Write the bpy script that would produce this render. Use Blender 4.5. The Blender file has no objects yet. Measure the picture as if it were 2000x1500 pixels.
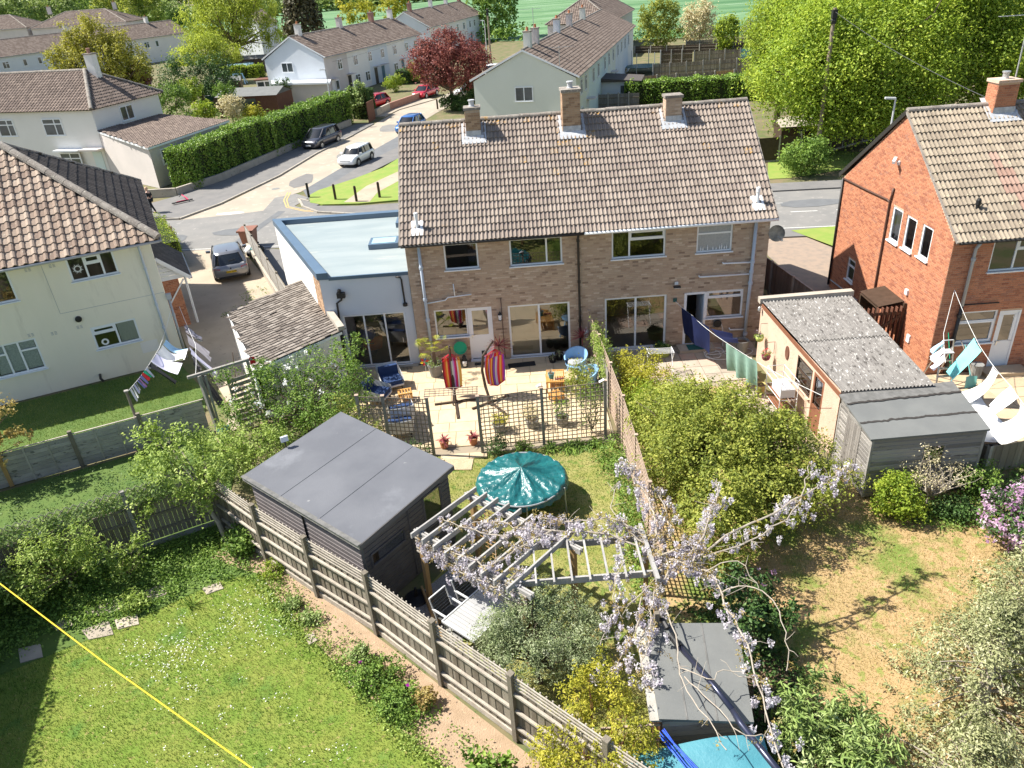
import bpy,math,random
import numpy as np
from mathutils import Vector,Matrix
random.seed(11)
RNG=np.random.default_rng(11)
sc=bpy.context.scene
COL=sc.collection
R=math.radians
# ------------------------------------------------------------------ camera, sky, sun, exposure
CAMC=Vector((3.587,-26.742,13.580))
cam_data=bpy.data.cameras.new('camera')
cam_data.sensor_width=36.0
cam_data.lens=26.725
cam_data.clip_start=0.1
cam_data.clip_end=6000
cam=bpy.data.objects.new('camera',cam_data)
COL.objects.link(cam)
_p,_r,_y=0.503144,-0.074718,0.00265
_fw=Vector((-math.sin(_y)*math.cos(_p),math.cos(_y)*math.cos(_p),-math.sin(_p)))
_ri=Vector((math.cos(_y),math.sin(_y),0))
_up=_ri.cross(_fw)
_r2=math.cos(_r)*_ri+math.sin(_r)*_up
_u2=-math.sin(_r)*_ri+math.cos(_r)*_up
cam.matrix_world=Matrix(((_r2.x,_u2.x,-_fw.x,CAMC.x),(_r2.y,_u2.y,-_fw.y,CAMC.y),
(_r2.z,_u2.z,-_fw.z,CAMC.z),(0,0,0,1)))
sc.camera=cam
SUN_TRAVEL=Vector((4.5,-1.03,-5.8)).normalized()
world=bpy.data.worlds.new('World')
sc.world=world
world.use_nodes=True
_nt=world.node_tree
_bg=_nt.nodes['Background']
_sky=_nt.nodes.new('ShaderNodeTexSky')
_sky.sky_type='NISHITA'
_sky.sun_disc=False
_sky.sun_elevation=R(51.5)
_sky.sun_rotation=math.atan2(-SUN_TRAVEL.x,-SUN_TRAVEL.y)
_sky.air_density=1.0
_sky.dust_density=1.2
_sky.ozone_density=1.0
_nt.links.new(_sky.outputs[0],_bg.inputs[0])
_bg.inputs[1].default_value=0.085
sun_d=bpy.data.lights.new('sun', 'SUN')
sun_d.energy=5.0
sun_d.angle=R(0.53)
sun_d.color=(1.0,0.955,0.87)
sun=bpy.data.objects.new('sun',sun_d)
COL.objects.link(sun)
sun.rotation_euler=SUN_TRAVEL.to_track_quat('-Z', 'Y').to_euler()
sc.view_settings.view_transform='Standard'
sc.view_settings.look='None'
sc.view_settings.exposure=0.95
sc.view_settings.gamma=1
sc.view_settings.use_curve_mapping=False
sc.cycles.max_bounces=6
sc.cycles.diffuse_bounces=3
sc.cycles.glossy_bounces=3
sc.cycles.transmission_bounces=4
sc.cycles.transparent_max_bounces=8
sc.cycles.use_denoising=True
sc.cycles.sample_clamp_indirect=6
# ------------------------------------------------------------------ materials
MATS={}
def lin(r,g,b):
 """sRGB 0..255 to linear"""
 f=lambda c:(c/255/12.92)if c<=10.3 else((c/255+.055)/1.055)**2.4
 return(f(r),f(g),f(b),1)
def c4(c):
 return(*c[:3],1)
def M(name,col,col2=None,scale=3.0,rough=.85,rv=0.,ramp=None,bump=0.,bscale=30.,spot=None,sscale=8.,sthr=.62,
metal=0.,spec=.35,stretch=None,detail=4.,trans=None,spot2=None,s2scale=2.,s2thr=.6,coat=0.,sheen=0.,wave=None):
 """procedural surface: two colours mixed by noise, per-piece variation from the 'rnd' attribute, spots, bump"""
 m=bpy.data.materials.new(name)
 m.use_nodes=True
 nt=m.node_tree
 N,L=nt.nodes,nt.links
 b=N['Principled BSDF']
 geo=N.new('ShaderNodeNewGeometry')
 vec=geo.outputs['Position']
 if stretch:
  mp=N.new('ShaderNodeMapping')
  mp.inputs['Scale'].default_value=stretch
  L.new(vec,mp.inputs[0])
  vec=mp.outputs[0]
 def noise(s,d=detail,rg=.55):
  n=N.new('ShaderNodeTexNoise')
  n.inputs['Scale'].default_value=s
  n.inputs['Detail'].default_value=d
  n.inputs['Roughness'].default_value=rg
  L.new(vec,n.inputs['Vector'])
  return n
 def mix(a,bb,fac,mode='MIX'):
  x=N.new('ShaderNodeMix')
  x.data_type='RGBA'
  x.blend_type=mode
  for sock,v in((6,a),(7,bb)):
   if isinstance(v,tuple):
    x.inputs[sock].default_value=c4(v)
   else:
    L.new(v,x.inputs[sock])
  if isinstance(fac,(int,float)):
   x.inputs[0].default_value=fac
  else:
   L.new(fac,x.inputs[0])
  return x.outputs[2]
 def band(fac,lo,hi):
  r=N.new('ShaderNodeMapRange')
  r.inputs[1].default_value=lo
  r.inputs[2].default_value=hi
  L.new(fac,r.inputs[0])
  return r.outputs[0]
 att=None
 if rv or ramp:
  att=N.new('ShaderNodeAttribute')
  att.attribute_name='rnd'
 if ramp:
  cr=N.new('ShaderNodeValToRGB')
  els=cr.color_ramp.elements
  while len(els)<len(ramp):
   els.new(.5)
  for e,(p,c)in zip(els,ramp):
   e.position=p
   e.color=c4(c)
  L.new(att.outputs['Fac'],cr.inputs[0])
  base=cr.outputs[0]
  if col2:
   base=mix(base,col2,band(noise(scale).outputs[0],.42,.68))
 elif col2:
  base=mix(tuple(col),tuple(col2),band(noise(scale).outputs[0],.35,.65))
 else:
  rgb=N.new('ShaderNodeRGB')
  rgb.outputs[0].default_value=c4(col)
  base=rgb.outputs[0]
 if spot:
  base=mix(base,tuple(spot),band(noise(sscale,3.,.6).outputs[0],sthr,sthr+.06))
 if spot2:
  base=mix(base,tuple(spot2),band(noise(s2scale,5.,.65).outputs[0],s2thr,s2thr+.12))
 if rv:
  mth=N.new('ShaderNodeMapRange')
  mth.inputs[3].default_value=1-rv
  mth.inputs[4].default_value=1+rv
  L.new(att.outputs['Fac'],mth.inputs[0])
  base=mix(base,mth.outputs[0],1.0, 'MULTIPLY')
 L.new(base,b.inputs['Base Color'])
 b.inputs['Roughness'].default_value=rough
 b.inputs['Metallic'].default_value=metal
 b.inputs['Specular IOR Level'].default_value=spec
 if coat:
  b.inputs['Coat Weight'].default_value=coat
  b.inputs['Coat Roughness'].default_value=.08
 if bump or wave:
  bp=N.new('ShaderNodeBump')
  bp.inputs['Distance'].default_value=.02
  bp.inputs['Strength'].default_value=bump if bump else .5
  L.new(noise(bscale,3.,.6).outputs[0],bp.inputs['Height'])
  L.new(bp.outputs[0],b.inputs['Normal'])
 if trans:
  out=N['Material Output']
  tr=N.new('ShaderNodeBsdfTranslucent')
  tcol=mix(base,(1.0,1.0,.55),.25, 'MULTIPLY')
  L.new(tcol,tr.inputs[0])
  ms=N.new('ShaderNodeMixShader')
  ms.inputs[0].default_value=trans
  L.new(b.outputs[0],ms.inputs[1])
  L.new(tr.outputs[0],ms.inputs[2])
  L.new(ms.outputs[0],out.inputs[0])
 MATS[name]=m
 return m
def glass_mat(name,tint=(.75,.8,.8),gl=.16):
 m=bpy.data.materials.new(name)
 m.use_nodes=True
 N,L=m.node_tree.nodes,m.node_tree.links
 N.remove(N['Principled BSDF'])
 t=N.new('ShaderNodeBsdfTransparent')
 t.inputs[0].default_value=c4(tint)
 g=N.new('ShaderNodeBsdfGlossy')
 g.inputs['Roughness'].default_value=.015
 g.inputs['Color'].default_value=(.95,.97,1,1)
 fr=N.new('ShaderNodeFresnel')
 fr.inputs[0].default_value=1.5
 ad=N.new('ShaderNodeMath')
 ad.operation='ADD'
 ad.inputs[1].default_value=gl
 ad.use_clamp=True
 L.new(fr.outputs[0],ad.inputs[0])
 mx=N.new('ShaderNodeMixShader')
 L.new(ad.outputs[0],mx.inputs[0])
 L.new(t.outputs[0],mx.inputs[1])
 L.new(g.outputs[0],mx.inputs[2])
 L.new(mx.outputs[0],N['Material Output'].inputs[0])
 MATS[name]=m
 return m
def leafmat(name,cols,trans=.35,rough=.55,spec=.3,gain=1.45):
 n=len(cols)
 cols=[tuple(min(.86,v*gain)for v in c)for c in cols]
 return M(name,cols[0],ramp=[(i/max(1,n-1),c)for i,c in enumerate(cols)],rough=rough,trans=trans,spec=spec)
# ------------------------------------------------------------------ objects
INV={}
def thing(name,label,cat,loc=(0,0,0),rz=0.,group=None,local=False):
 """an Empty at the thing's base; its parts keep world coordinates unless local"""
 o=bpy.data.objects.new(name,None)
 COL.objects.link(o)
 o.location=loc
 o.rotation_euler=(0,0,rz)
 o.empty_display_size=.2
 o['label']=label
 o['category']=cat
 if group:
  o['group']=group
 if not local:
  INV[o.name]=Matrix.Translation(-Vector(loc))
 return o
def link(o,parent=None):
 COL.objects.link(o)
 if parent is not None:
  o.parent=parent
  if parent.name in INV:
   o.matrix_parent_inverse=INV[parent.name]
 return o
def tag(o,label=None,cat=None,group=None,kind=None):
 for k,v in(('label',label),('category',cat),('group',group),('kind',kind)):
  if v:
   o[k]=v
 return o
def mesh_np(name,V,F,rnd,mat,smooth=False):
 """mesh from arrays; F is (n,k)"""
 V=np.asarray(V,np.float32)
 F=np.asarray(F,np.int32)
 me=bpy.data.meshes.new(name)
 me.vertices.add(len(V))
 me.vertices.foreach_set('co',V.ravel())
 n,k=F.shape
 me.loops.add(n*k)
 me.loops.foreach_set('vertex_index',F.ravel())
 me.polygons.add(n)
 me.polygons.foreach_set('loop_start',np.arange(0,n*k,k,dtype=np.int32))
 me.polygons.foreach_set('loop_total',np.full(n,k,np.int32))
 me.polygons.foreach_set('use_smooth',np.full(n,bool(smooth)))
 if rnd is not None:
  a=me.attributes.new('rnd', 'FLOAT', 'POINT')
  a.data.foreach_set('value',np.asarray(rnd,np.float32))
 if mat:
  me.materials.append(MATS[mat])
 me.update(calc_edges=True)
 return me
class MB:
 """collects boxes, bars, tubes and sheets and links them as ONE mesh object"""
 def __init__(s):
  s.v,s.f,s.r=[],[],[]
 def add(s,vs,fs,r=None):
  n=len(s.v)
  s.v+=[tuple(p)for p in vs]
  s.f+=[tuple(i+n for i in f)for f in fs]
  s.r+=[random.random()if r is None else r]*(len(s.v)-n)
  return s
 BF=((0,3,2,1),(4,5,6,7),(0,1,5,4),(1,2,6,5),(2,3,7,6),(3,0,4,7))
 def box(s,c,d,rz=0.,r=None):
  a,b,h=d[0]/2,d[1]/2,d[2]/2
  cs,sn=math.cos(rz),math.sin(rz)
  vs=[]
  for z in(-h,h):
   for x,y in((-a,-b),(a,-b),(a,b),(-a,b)):
    vs.append((c[0]+x*cs-y*sn,c[1]+x*sn+y*cs,c[2]+z))
  return s.add(vs,s.BF,r)
 def bar(s,p0,p1,w,h,r=None,up=(0,0,1)):
  p0,p1=Vector(p0),Vector(p1)
  d=(p1-p0).normalized()
  u=Vector(up)
  sd=d.cross(u)
  if sd.length<1e-4:
   sd=d.cross(Vector((1,0,0)))
  sd.normalize()
  u=sd.cross(d)
  vs=[]
  for p in(p0,p1):
   for x,y in((-1,-1),(1,-1),(1,1),(-1,1)):
    vs.append(p+sd*(x*w/2)+u*(y*h/2))
  return s.add(vs,s.BF,r)
 def quad(s,a,b,c,d,r=None):
  return s.add((a,b,c,d),((0,1,2,3),),r)
 def tube(s,pts,rad,n=6,r=None,cap=True):
  pts=[Vector(p)for p in pts]
  if isinstance(rad,(int,float)):
   rad=[rad]*len(pts)
  vs,fs=[],[]
  for i,p in enumerate(pts):
   d=(pts[min(i+1,len(pts)-1)]-pts[max(i-1,0)]).normalized()
   a=d.orthogonal()if i==0 else(a-d*a.dot(d))
   a.normalize()
   b=d.cross(a)
   for k in range(n):
    t=2*math.pi*k/n
    vs.append(p+(a*math.cos(t)+b*math.sin(t))*rad[i])
  for i in range(len(pts)-1):
   for k in range(n):
    fs.append((i*n+k,i*n+(k+1)%n,(i+1)*n+(k+1)%n,(i+1)*n+k))
  if cap:
   fs.append(tuple(range(n-1,-1,-1)))
   fs.append(tuple(range((len(pts)-1)*n,len(pts)*n)))
  return s.add(vs,fs,r)
 def prism(s,poly,z0,z1,r=None):
  n=len(poly)
  zs=z1 if isinstance(z1,(list,tuple))else[z1]*n
  vs=[(p[0],p[1],z0)for p in poly]+[(p[0],p[1],zs[i])for i,p in enumerate(poly)]
  fs=[tuple(range(n-1,-1,-1)),tuple(range(n,2*n))]
  fs+=[(i,(i+1)%n,n+(i+1)%n,n+i)for i in range(n)]
  return s.add(vs,fs,r)
 def lathe(s,c,prof,n=14,r=None,sx=1.,sy=1.):
  vs,fs=[],[]
  for(rr,z)in prof:
   for k in range(n):
    t=2*math.pi*k/n
    vs.append((c[0]+rr*sx*math.cos(t),c[1]+rr*sy*math.sin(t),c[2]+z))
  m=len(prof)
  for i in range(m-1):
   for k in range(n):
    fs.append((i*n+k,i*n+(k+1)%n,(i+1)*n+(k+1)%n,(i+1)*n+k))
  fs.append(tuple(range(n-1,-1,-1)))
  fs.append(tuple(range((m-1)*n,m*n)))
  return s.add(vs,fs,r)
 def grid(s,fn,nu,nv,r=None):
  vs=[fn(i/nu,j/nv)for j in range(nv+1)for i in range(nu+1)]
  fs=[(j*(nu+1)+i,j*(nu+1)+i+1,(j+1)*(nu+1)+i+1,(j+1)*(nu+1)+i)
  for j in range(nv)for i in range(nu)]
  return s.add(vs,fs,r)
 def obj(s,name,mat,parent=None,smooth=False,**props):
  me=bpy.data.meshes.new(name)
  me.from_pydata(s.v,[],s.f)
  a=me.attributes.new('rnd', 'FLOAT', 'POINT')
  a.data.foreach_set('value',s.r)
  me.materials.append(MATS[mat])
  if smooth:
   me.polygons.foreach_set('use_smooth',[True]*len(me.polygons))
  o=bpy.data.objects.new(name,me)
  link(o,parent)
  for k,v in props.items():
   o[k]=v
  return o
UNIT=MB().box((0,0,0),(1,1,1))
UNITV=np.array(UNIT.v)
UNITF=[tuple(f)for f in UNIT.f]
def pieces(name,parent,mat,mats,proto=None,limit=300,smooth=False,kinds=6,rest=None):
 """many alike pieces: the nearest ones as part objects sharing a few meshes, those past the limit joined as stuff"""
 if not mats:
  return
 V,F=(UNITV,UNITF)if proto is None else(np.array(proto.v),[tuple(f)for f in proto.f])
 mats=sorted(mats,key=lambda m:(m.translation-CAMC).length_squared)
 if limit:
  var=[]
  for k in range(kinds):
   me=bpy.data.meshes.new(name)
   me.from_pydata([tuple(v)for v in V],[],F)
   a=me.attributes.new('rnd', 'FLOAT', 'POINT')
   a.data.foreach_set('value',[(k+.5)/kinds]*len(V))
   me.materials.append(MATS[mat])
   if smooth:
    me.polygons.foreach_set('use_smooth',[True]*len(F))
   var.append(me)
  pinv=INV.get(parent.name)
  for m in mats[:limit]:
   o=bpy.data.objects.new(name,random.choice(var))
   COL.objects.link(o)
   o.parent=parent
   if pinv is not None:
    o.matrix_parent_inverse=pinv
   o.matrix_basis=m
 left=mats[limit:]
 if left:
  A=np.array([np.array(m)for m in left])
  Vh=np.c_[V,np.ones(len(V))]
  W=np.einsum('nij,vj->nvi',A,Vh)[:,:,:3]
  n,k=W.shape[:2]
  rnd=np.repeat(RNG.random(n),k)
  L4=len(set(len(f)for f in F))==1
  if L4:
   Fa=np.array(F)[None]+(np.arange(n)*k)[:,None,None]
   me=mesh_np(rest or name,W.reshape(-1,3),Fa.reshape(-1,Fa.shape[2]),rnd,mat,smooth)
  else:
   me=bpy.data.meshes.new(rest or name)
   fs=[]
   for i in range(n):
    fs+=[tuple(x+i*k for x in f)for f in F]
   me.from_pydata(W.reshape(-1,3).tolist(),[],fs)
   a=me.attributes.new('rnd', 'FLOAT', 'POINT')
   a.data.foreach_set('value',rnd.astype(np.float32))
   me.materials.append(MATS[mat])
  o=bpy.data.objects.new(rest or name,me)
  link(o,parent)
  o['kind']='stuff'
 return
def frame_m(o,ex,ey,ez,sx=1.,sy=1.,sz=1.):
 m=Matrix.Identity(4)
 for i in range(3):
  m[i][0]=ex[i]*sx
  m[i][1]=ey[i]*sy
  m[i][2]=ez[i]*sz
  m[i][3]=o[i]
 return m
def barm(p0,p1,w,h,up=(0,0,1)):
 """matrix that turns the unit box into a bar"""
 p0,p1=Vector(p0),Vector(p1)
 d=p1-p0
 L=d.length
 d.normalize()
 sd=d.cross(Vector(up))
 if sd.length<1e-4:
  sd=d.cross(Vector((1,0,0)))
 sd.normalize()
 u=sd.cross(d)
 return frame_m((p0+p1)/2,d,sd,u,L,w,h)
# ------------------------------------------------------------------ foliage
def leaf_mesh(name,C,rnd,size,mat,parent=None,up=.35,aspect=.55,out=None,sizev=.4,droop=0.):
 """one bent leaf per centre; random turn, biased upward/outward"""
 n=len(C)
 C=np.asarray(C,np.float64)
 nr=RNG.normal(size=(n,3))
 nr/=np.linalg.norm(nr,axis=1)[:,None]
 nr[:,2]+=up*2
 if out is not None:
  nr+=out*.8
 nr/=np.linalg.norm(nr,axis=1)[:,None]
 t=RNG.normal(size=(n,3))
 t[:,2]-=droop
 t-=nr*np.sum(t*nr,axis=1)[:,None]
 t/=np.linalg.norm(t,axis=1)[:,None]
 b=np.cross(nr,t)
 s=size*(1-sizev+2*sizev*RNG.random(n))[:,None]
 fold=nr*s*.18
 V=np.empty((n,4,3))
 V[:,0]=C-t*s*.5
 V[:,1]=C+b*s*aspect*.5+fold
 V[:,2]=C+t*s*.5
 V[:,3]=C-b*s*aspect*.5+fold
 i=(np.arange(n)*4)[:,None]
 F=np.concatenate((i+np.array([[0,1,2]]),i+np.array([[0,2,3]])),0)
 me=mesh_np(name,V.reshape(-1,3),F,np.repeat(np.clip(rnd,0,1),4),mat,True)
 o=bpy.data.objects.new(name,me)
 return link(o,parent)
def blob_points(blobs,n,clump=26,cr=.28,shell=.55,gaps=.0):
 """leaf centres gathered in clumps spread through ellipsoids; returns centres, tone, outward"""
 W=np.array([b[3]*b[4]*b[5]for b in blobs])**.75
 W/=W.sum()
 nc=max(4,n//clump)
 which=RNG.choice(len(blobs),nc,p=W)
 B=np.array([b[:6]for b in blobs])[which]
 d=RNG.normal(size=(nc,3))
 d/=np.linalg.norm(d,axis=1)[:,None]
 rr=(shell+(1.02-shell)*RNG.random(nc)**.6)
 rr*=1+.10*RNG.normal(size=nc)
 cc=B[:,:3]+d*B[:,3:6]*rr[:,None]
 tone=.5+.2*RNG.normal(size=nc)
 k=RNG.integers(0,nc,n)
 sz=cr*(.6+.8*RNG.random(nc))
 P=cc[k]+RNG.normal(size=(n,3))*sz[k][:,None]*.55
 t=tone[k]+.14*RNG.normal(size=n)
 return P,t,d[k],cc
def branches(mb,base,cc,r0=.12,n=10,jit=.15,split=.45):
 """limbs from a base (trunk foot, fork) to some clump centres"""
 foot,fork=Vector(base[0]),Vector(base[1])
 mb.tube([foot,foot.lerp(fork,.5)+Vector((random.uniform(-1,1),random.uniform(-1,1),0))*jit*.4,fork],[r0,r0*.85,r0*.7],7)
 idx=RNG.choice(len(cc),min(n,len(cc)),replace=False)
 for i in idx:
  e=Vector(cc[i])
  m1=fork.lerp(e,split)+Vector((random.uniform(-1,1),random.uniform(-1,1),random.uniform(-.3,1)))*jit
  q=fork.lerp(e,.85)+Vector((random.uniform(-1,1),random.uniform(-1,1),random.uniform(-.3,.6)))*jit*.6
  mb.tube([fork,m1,q,e],[r0*.55,r0*.32,r0*.18,r0*.06],5)
def tree(name,label,cat,base,fork,blobs,n,size,mat,bark='bark',r0=.15,nb=12,clump=26,cr=.3,shell=.55,
group=None,up=.35,aspect=.55,jit=.2,crown='crown',trunk='trunk',droop=0.,split=.45,lobes=3):
 t=thing(name,label,cat,base,0,group)
 big=list(blobs)
 for b in big:  # smaller boughs that break the outline
  for q in range(lobes):
   a,e=random.uniform(0,6.28),random.uniform(-.3,1.2)
   k=random.uniform(.28,.46)
   blobs=blobs+[(b[0]+b[3]*math.cos(a)*math.cos(e)*.92,b[1]+b[4]*math.sin(a)*math.cos(e)*.92,b[2]+b[5]*math.sin(e)*.92,b[3]*k,b[4]*k,b[5]*k)]
 P,tone,out,cc=blob_points(blobs,n,clump,cr,shell)
 P[:,2]=np.maximum(P[:,2],base[2]+.03)
 leaf_mesh(crown,P,tone,size,mat,t,up=up,aspect=aspect,out=out,droop=droop)
 mb=MB()
 branches(mb,(base,fork),cc,r0,nb,jit,split)
 mb.obj(trunk,bark,t)
 return t
def hedge(name,label,cat,p0,p1,w,h0,h1,n,size,mat,group=None,z0=0.):
 """clipped hedge: leaves over a box between two ground points, solid dark box inside"""
 p0,p1=Vector((p0[0],p0[1],z0)),Vector((p1[0],p1[1],z0))
 d=p1-p0
 L=d.length
 d.normalize()
 sd=Vector((d.y,-d.x,0))
 t=thing(name,label,cat,tuple((p0+p1)/2),0,group)
 a=RNG.random(n)
 top=RNG.random(n)<w/(w+(h0+h1)*.9)
 side=np.where(RNG.random(n)<.5,-1,1)
 hh=h0+(h1-h0)*a
 q=np.where(top,RNG.random(n)*2-1,side)
 zz=np.where(top,1.,RNG.random(n))*hh
 bumpn=.09*np.sin(a*L*1.7+1.3)+.08*np.sin(a*L*3.9+p0.x)+RNG.normal(size=n)*.08
 q=q*(w/2+np.where(top,0,bumpn))
 zz=zz+np.where(top,bumpn,0)
 P=np.array(p0)[None]+np.outer(a*L,d)+np.outer(q,sd)
 P[:,2]+=np.maximum(zz,.03)
 out=np.zeros((n,3))
 out[top]=(0,0,1)
 out[~top]=np.outer(side[~top],np.array(sd))
 ne=int(n*.12)  # the two ends
 s_e=np.where(RNG.random(ne)<.5,0.,1.)
 P[:ne]=np.array(p0)[None]+np.outer(s_e*L,d)+np.outer((RNG.random(ne)-.5)*w,sd)
 P[:ne,2]=z0+RNG.random(ne)*np.where(s_e>.5,h1,h0)
 out[:ne]=np.outer(s_e*2-1,np.array(d))
 tone=.5+.13*np.sin(a*L*3.7)+.2*RNG.normal(size=n)
 leaf_mesh('foliage',P,tone,size,mat,t,up=.2,out=out)
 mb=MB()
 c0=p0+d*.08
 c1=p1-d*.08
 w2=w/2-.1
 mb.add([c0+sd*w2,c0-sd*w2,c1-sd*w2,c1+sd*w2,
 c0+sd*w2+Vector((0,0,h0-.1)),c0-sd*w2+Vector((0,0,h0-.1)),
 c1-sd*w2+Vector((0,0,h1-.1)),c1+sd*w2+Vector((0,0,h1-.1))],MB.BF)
 mb.obj('branches', 'hedge_core',t)  # plain dark green box filling the hedge, no twigs built
 return t
def bush(name,label,cat,c,rx,ry,h,n,size,mat,group=None,clump=20,cr=.14,shell=.5,flowers=None,lobes=4,aspect=.55,up=.35,stems='bark'):
 """a rounded shrub made of several lobes; flowers = (material, count, size)"""
 bl=[(c[0],c[1],c[2]+h*.5,rx*.8,ry*.8,h*.5)]
 for i in range(lobes):
  a=2*math.pi*(i+random.random()*.6)/lobes
  k=random.uniform(.35,.6)
  bl.append((c[0]+math.cos(a)*rx*.55,c[1]+math.sin(a)*ry*.55,c[2]+h*random.uniform(.35,.72),rx*k,ry*k,h*random.uniform(.28,.42)))
 t=tree(name,label,cat,c,(c[0],c[1],c[2]+h*.2),bl,n,size,mat,stems,min(.05,.04+h*.01),8,clump,cr,shell,group,up,aspect,
 .06, 'foliage', 'stems')
 if flowers:
  P,tone,out,cc=blob_points(bl,flowers[1],12,cr*.6,.92)
  k=P[:,2]>c[2]+h*.25
  leaf_mesh('blossoms',P[k]+out[k]*.03,tone[k],flowers[2],flowers[0],t,out=out[k],aspect=.9)
 return t
# ------------------------------------------------------------------ palette
M('ground',(.11,.13,.045),(.20,.155,.09),scale=.8,rough=.95,bump=.5,bscale=18,spot=(.07,.11,.03),sscale=5)
M('lawn',(.145,.225,.028),(.215,.255,.045),scale=1.6,rough=.9,bump=.9,bscale=60,spot=(.30,.27,.09),sscale=9,sthr=.6,spot2=(.10,.19,.03),s2scale=1.1,s2thr=.56)
M('lawn_shade',(.075,.135,.025),(.11,.165,.035),scale=2,rough=.9,bump=.9,bscale=50)  # darker green: shade of house and trees put into the grass colour
M('lawn_mid',(.24,.25,.06),(.33,.30,.11),scale=1.7,rough=.9,bump=.9,bscale=60,spot=(.16,.22,.045),sscale=4,sthr=.55)
M('lawn_dry',(.46,.315,.16),(.38,.275,.125),scale=1.2,rough=.95,bump=.9,bscale=55,spot=(.26,.27,.075),sscale=3.2,sthr=.55,spot2=(.17,.23,.045),s2scale=.6,s2thr=.5)
M('verge',(.19,.29,.05),(.26,.30,.07),scale=1.2,rough=.9,bump=.8,bscale=30)
M('soil',(.40,.285,.19),(.33,.235,.15),scale=3,rough=.95,bump=1.,bscale=28,spot=(.52,.38,.24),sscale=14)
M('dark_soil',(.12,.085,.055),(.17,.12,.075),scale=4,rough=.95,bump=.9,bscale=30)
M('gravel',(.34,.33,.32),(.22,.215,.21),scale=30,rough=.9,bump=1.,bscale=60,spot=(.55,.54,.52),sscale=45,sthr=.58)
M('field',(.085,.185,.07),(.14,.25,.115),scale=.12,rough=.95,spot=(.27,.37,.25),sscale=.5,sthr=.56,stretch=(.12,1.6,1),spot2=(.05,.14,.05),s2scale=.045,s2thr=.5)
M('far_land',(.12,.17,.06),(.16,.22,.08),scale=.01,rough=.95)
M('asphalt',(.235,.225,.21),(.20,.195,.185),scale=.7,rough=.9,bump=.3,bscale=80,spot=(.28,.265,.245),sscale=2.5,sthr=.6)
M('asphalt_grey',(.165,.17,.175),(.14,.145,.15),scale=1.5,rough=.9,bump=.3,bscale=80)
M('concrete_road',(.40,.345,.27),(.34,.295,.235),scale=.45,rough=.9,bump=.25,bscale=60,spot=(.45,.395,.315),sscale=1.4,sthr=.58)
M('pavement',(.20,.19,.18),(.165,.16,.155),scale=1.2,rough=.9,bump=.25,bscale=70)
M('path',(.44,.36,.27),(.36,.30,.225),scale=.8,rough=.9,bump=.3,bscale=50,spot=(.28,.235,.18),sscale=3,sthr=.63)
M('kerb',(.42,.38,.32),(.34,.31,.265),scale=5,rough=.9,rv=.12,bump=.3)
M('paint_white',(.72,.72,.69),(.55,.54,.5),scale=9,rough=.8)
M('paint_yellow',(.66,.43,.13),(.52,.37,.16),scale=8,rough=.8)
M('patio_slab',(.61,.48,.315),(.53,.42,.27),scale=2.2,rough=.8,rv=.07,bump=.25,bscale=70,spot=(.48,.38,.25),sscale=6,sthr=.66)
M('joint',(.30,.25,.18),rough=.95)
M('slab_grey',(.42,.36,.29),(.35,.30,.24),scale=3,rough=.9,rv=.1,bump=.3,bscale=50)
M('slab_pink',(.50,.34,.26),(.44,.36,.29),scale=3,rough=.9,rv=.1,bump=.3,bscale=50)
M('slab_buff',(.55,.42,.275),(.46,.36,.24),scale=2.5,rough=.85,rv=.14,bump=.3,bscale=50)
M('block_paving',(.36,.285,.225),(.29,.235,.19),scale=3,rough=.9,rv=.25,ramp=[(0,(.40,.31,.24)),(.5,(.33,.25,.19)),(1,(.26,.215,.18))],bump=.3)
# walls
BR=[(0,(.26,.18,.13)),(.1,(.43,.305,.22)),(.4,(.52,.385,.28)),(.7,(.46,.335,.24)),(1,(.62,.49,.375))]
M('brick_buff',(.4,.3,.2),ramp=BR,rough=.9,bump=.6,bscale=70,spot=(.31,.24,.19),sscale=20,sthr=.66)
M('mortar_buff',(.50,.40,.31),(.43,.34,.26),scale=8,rough=.95,bump=.3)
RB=[(0,(.33,.125,.075)),(.25,(.46,.185,.10)),(.6,(.54,.235,.13)),(.85,(.49,.205,.11)),(1,(.38,.175,.115))]
M('brick_red',(.4,.15,.1),ramp=RB,rough=.9,bump=.6,bscale=70,spot=(.30,.11,.06),sscale=14,sthr=.66)
M('mortar_red',(.60,.42,.29),(.54,.38,.26),scale=8,rough=.95)
M('brick_brown',(.3,.2,.1),ramp=[(0,(.26,.16,.10)),(.5,(.40,.26,.16)),(1,(.50,.34,.22))],rough=.9,bump=.5)
M('render_cream',(.86,.80,.655),(.82,.76,.615),scale=.7,rough=.9,bump=.35,bscale=45,spot2=(.74,.68,.55),s2scale=1.2,s2thr=.56,stretch=(1.5,1.5,.3))
M('render_white',(.84,.81,.765),(.80,.77,.725),scale=.5,rough=.9,bump=.3,bscale=40)
M('render_cool',(.72,.75,.78),(.67,.70,.73),scale=.5,rough=.9,bump=.25,bscale=40)
M('render_green',(.76,.775,.69),(.72,.735,.65),scale=.4,rough=.9,bump=.3,bscale=30)
M('render_mint',(.70,.80,.77),(.66,.75,.73),scale=.4,rough=.9)
M('render_pink',(.66,.60,.565),(.60,.55,.52),scale=.6,rough=.9,bump=.3)
M('render_tan',(.66,.475,.36),(.59,.42,.315),scale=1.6,rough=.9,bump=.9,bscale=25,spot=(.50,.33,.20),sscale=9,sthr=.63)
M('white_wall',(.82,.81,.78),(.79,.78,.75),scale=.6,rough=.85)
M('white_wall_shaded',(.60,.63,.68),(.57,.60,.65),scale=.8,rough=.8)  # white wall facing away from the sun, its bluish shade in the colour
M('upvc',(.80,.82,.84),rough=.35,spec=.5)
M('upvc_grey',(.50,.56,.64),(.46,.52,.60),scale=2,rough=.5)
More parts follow.
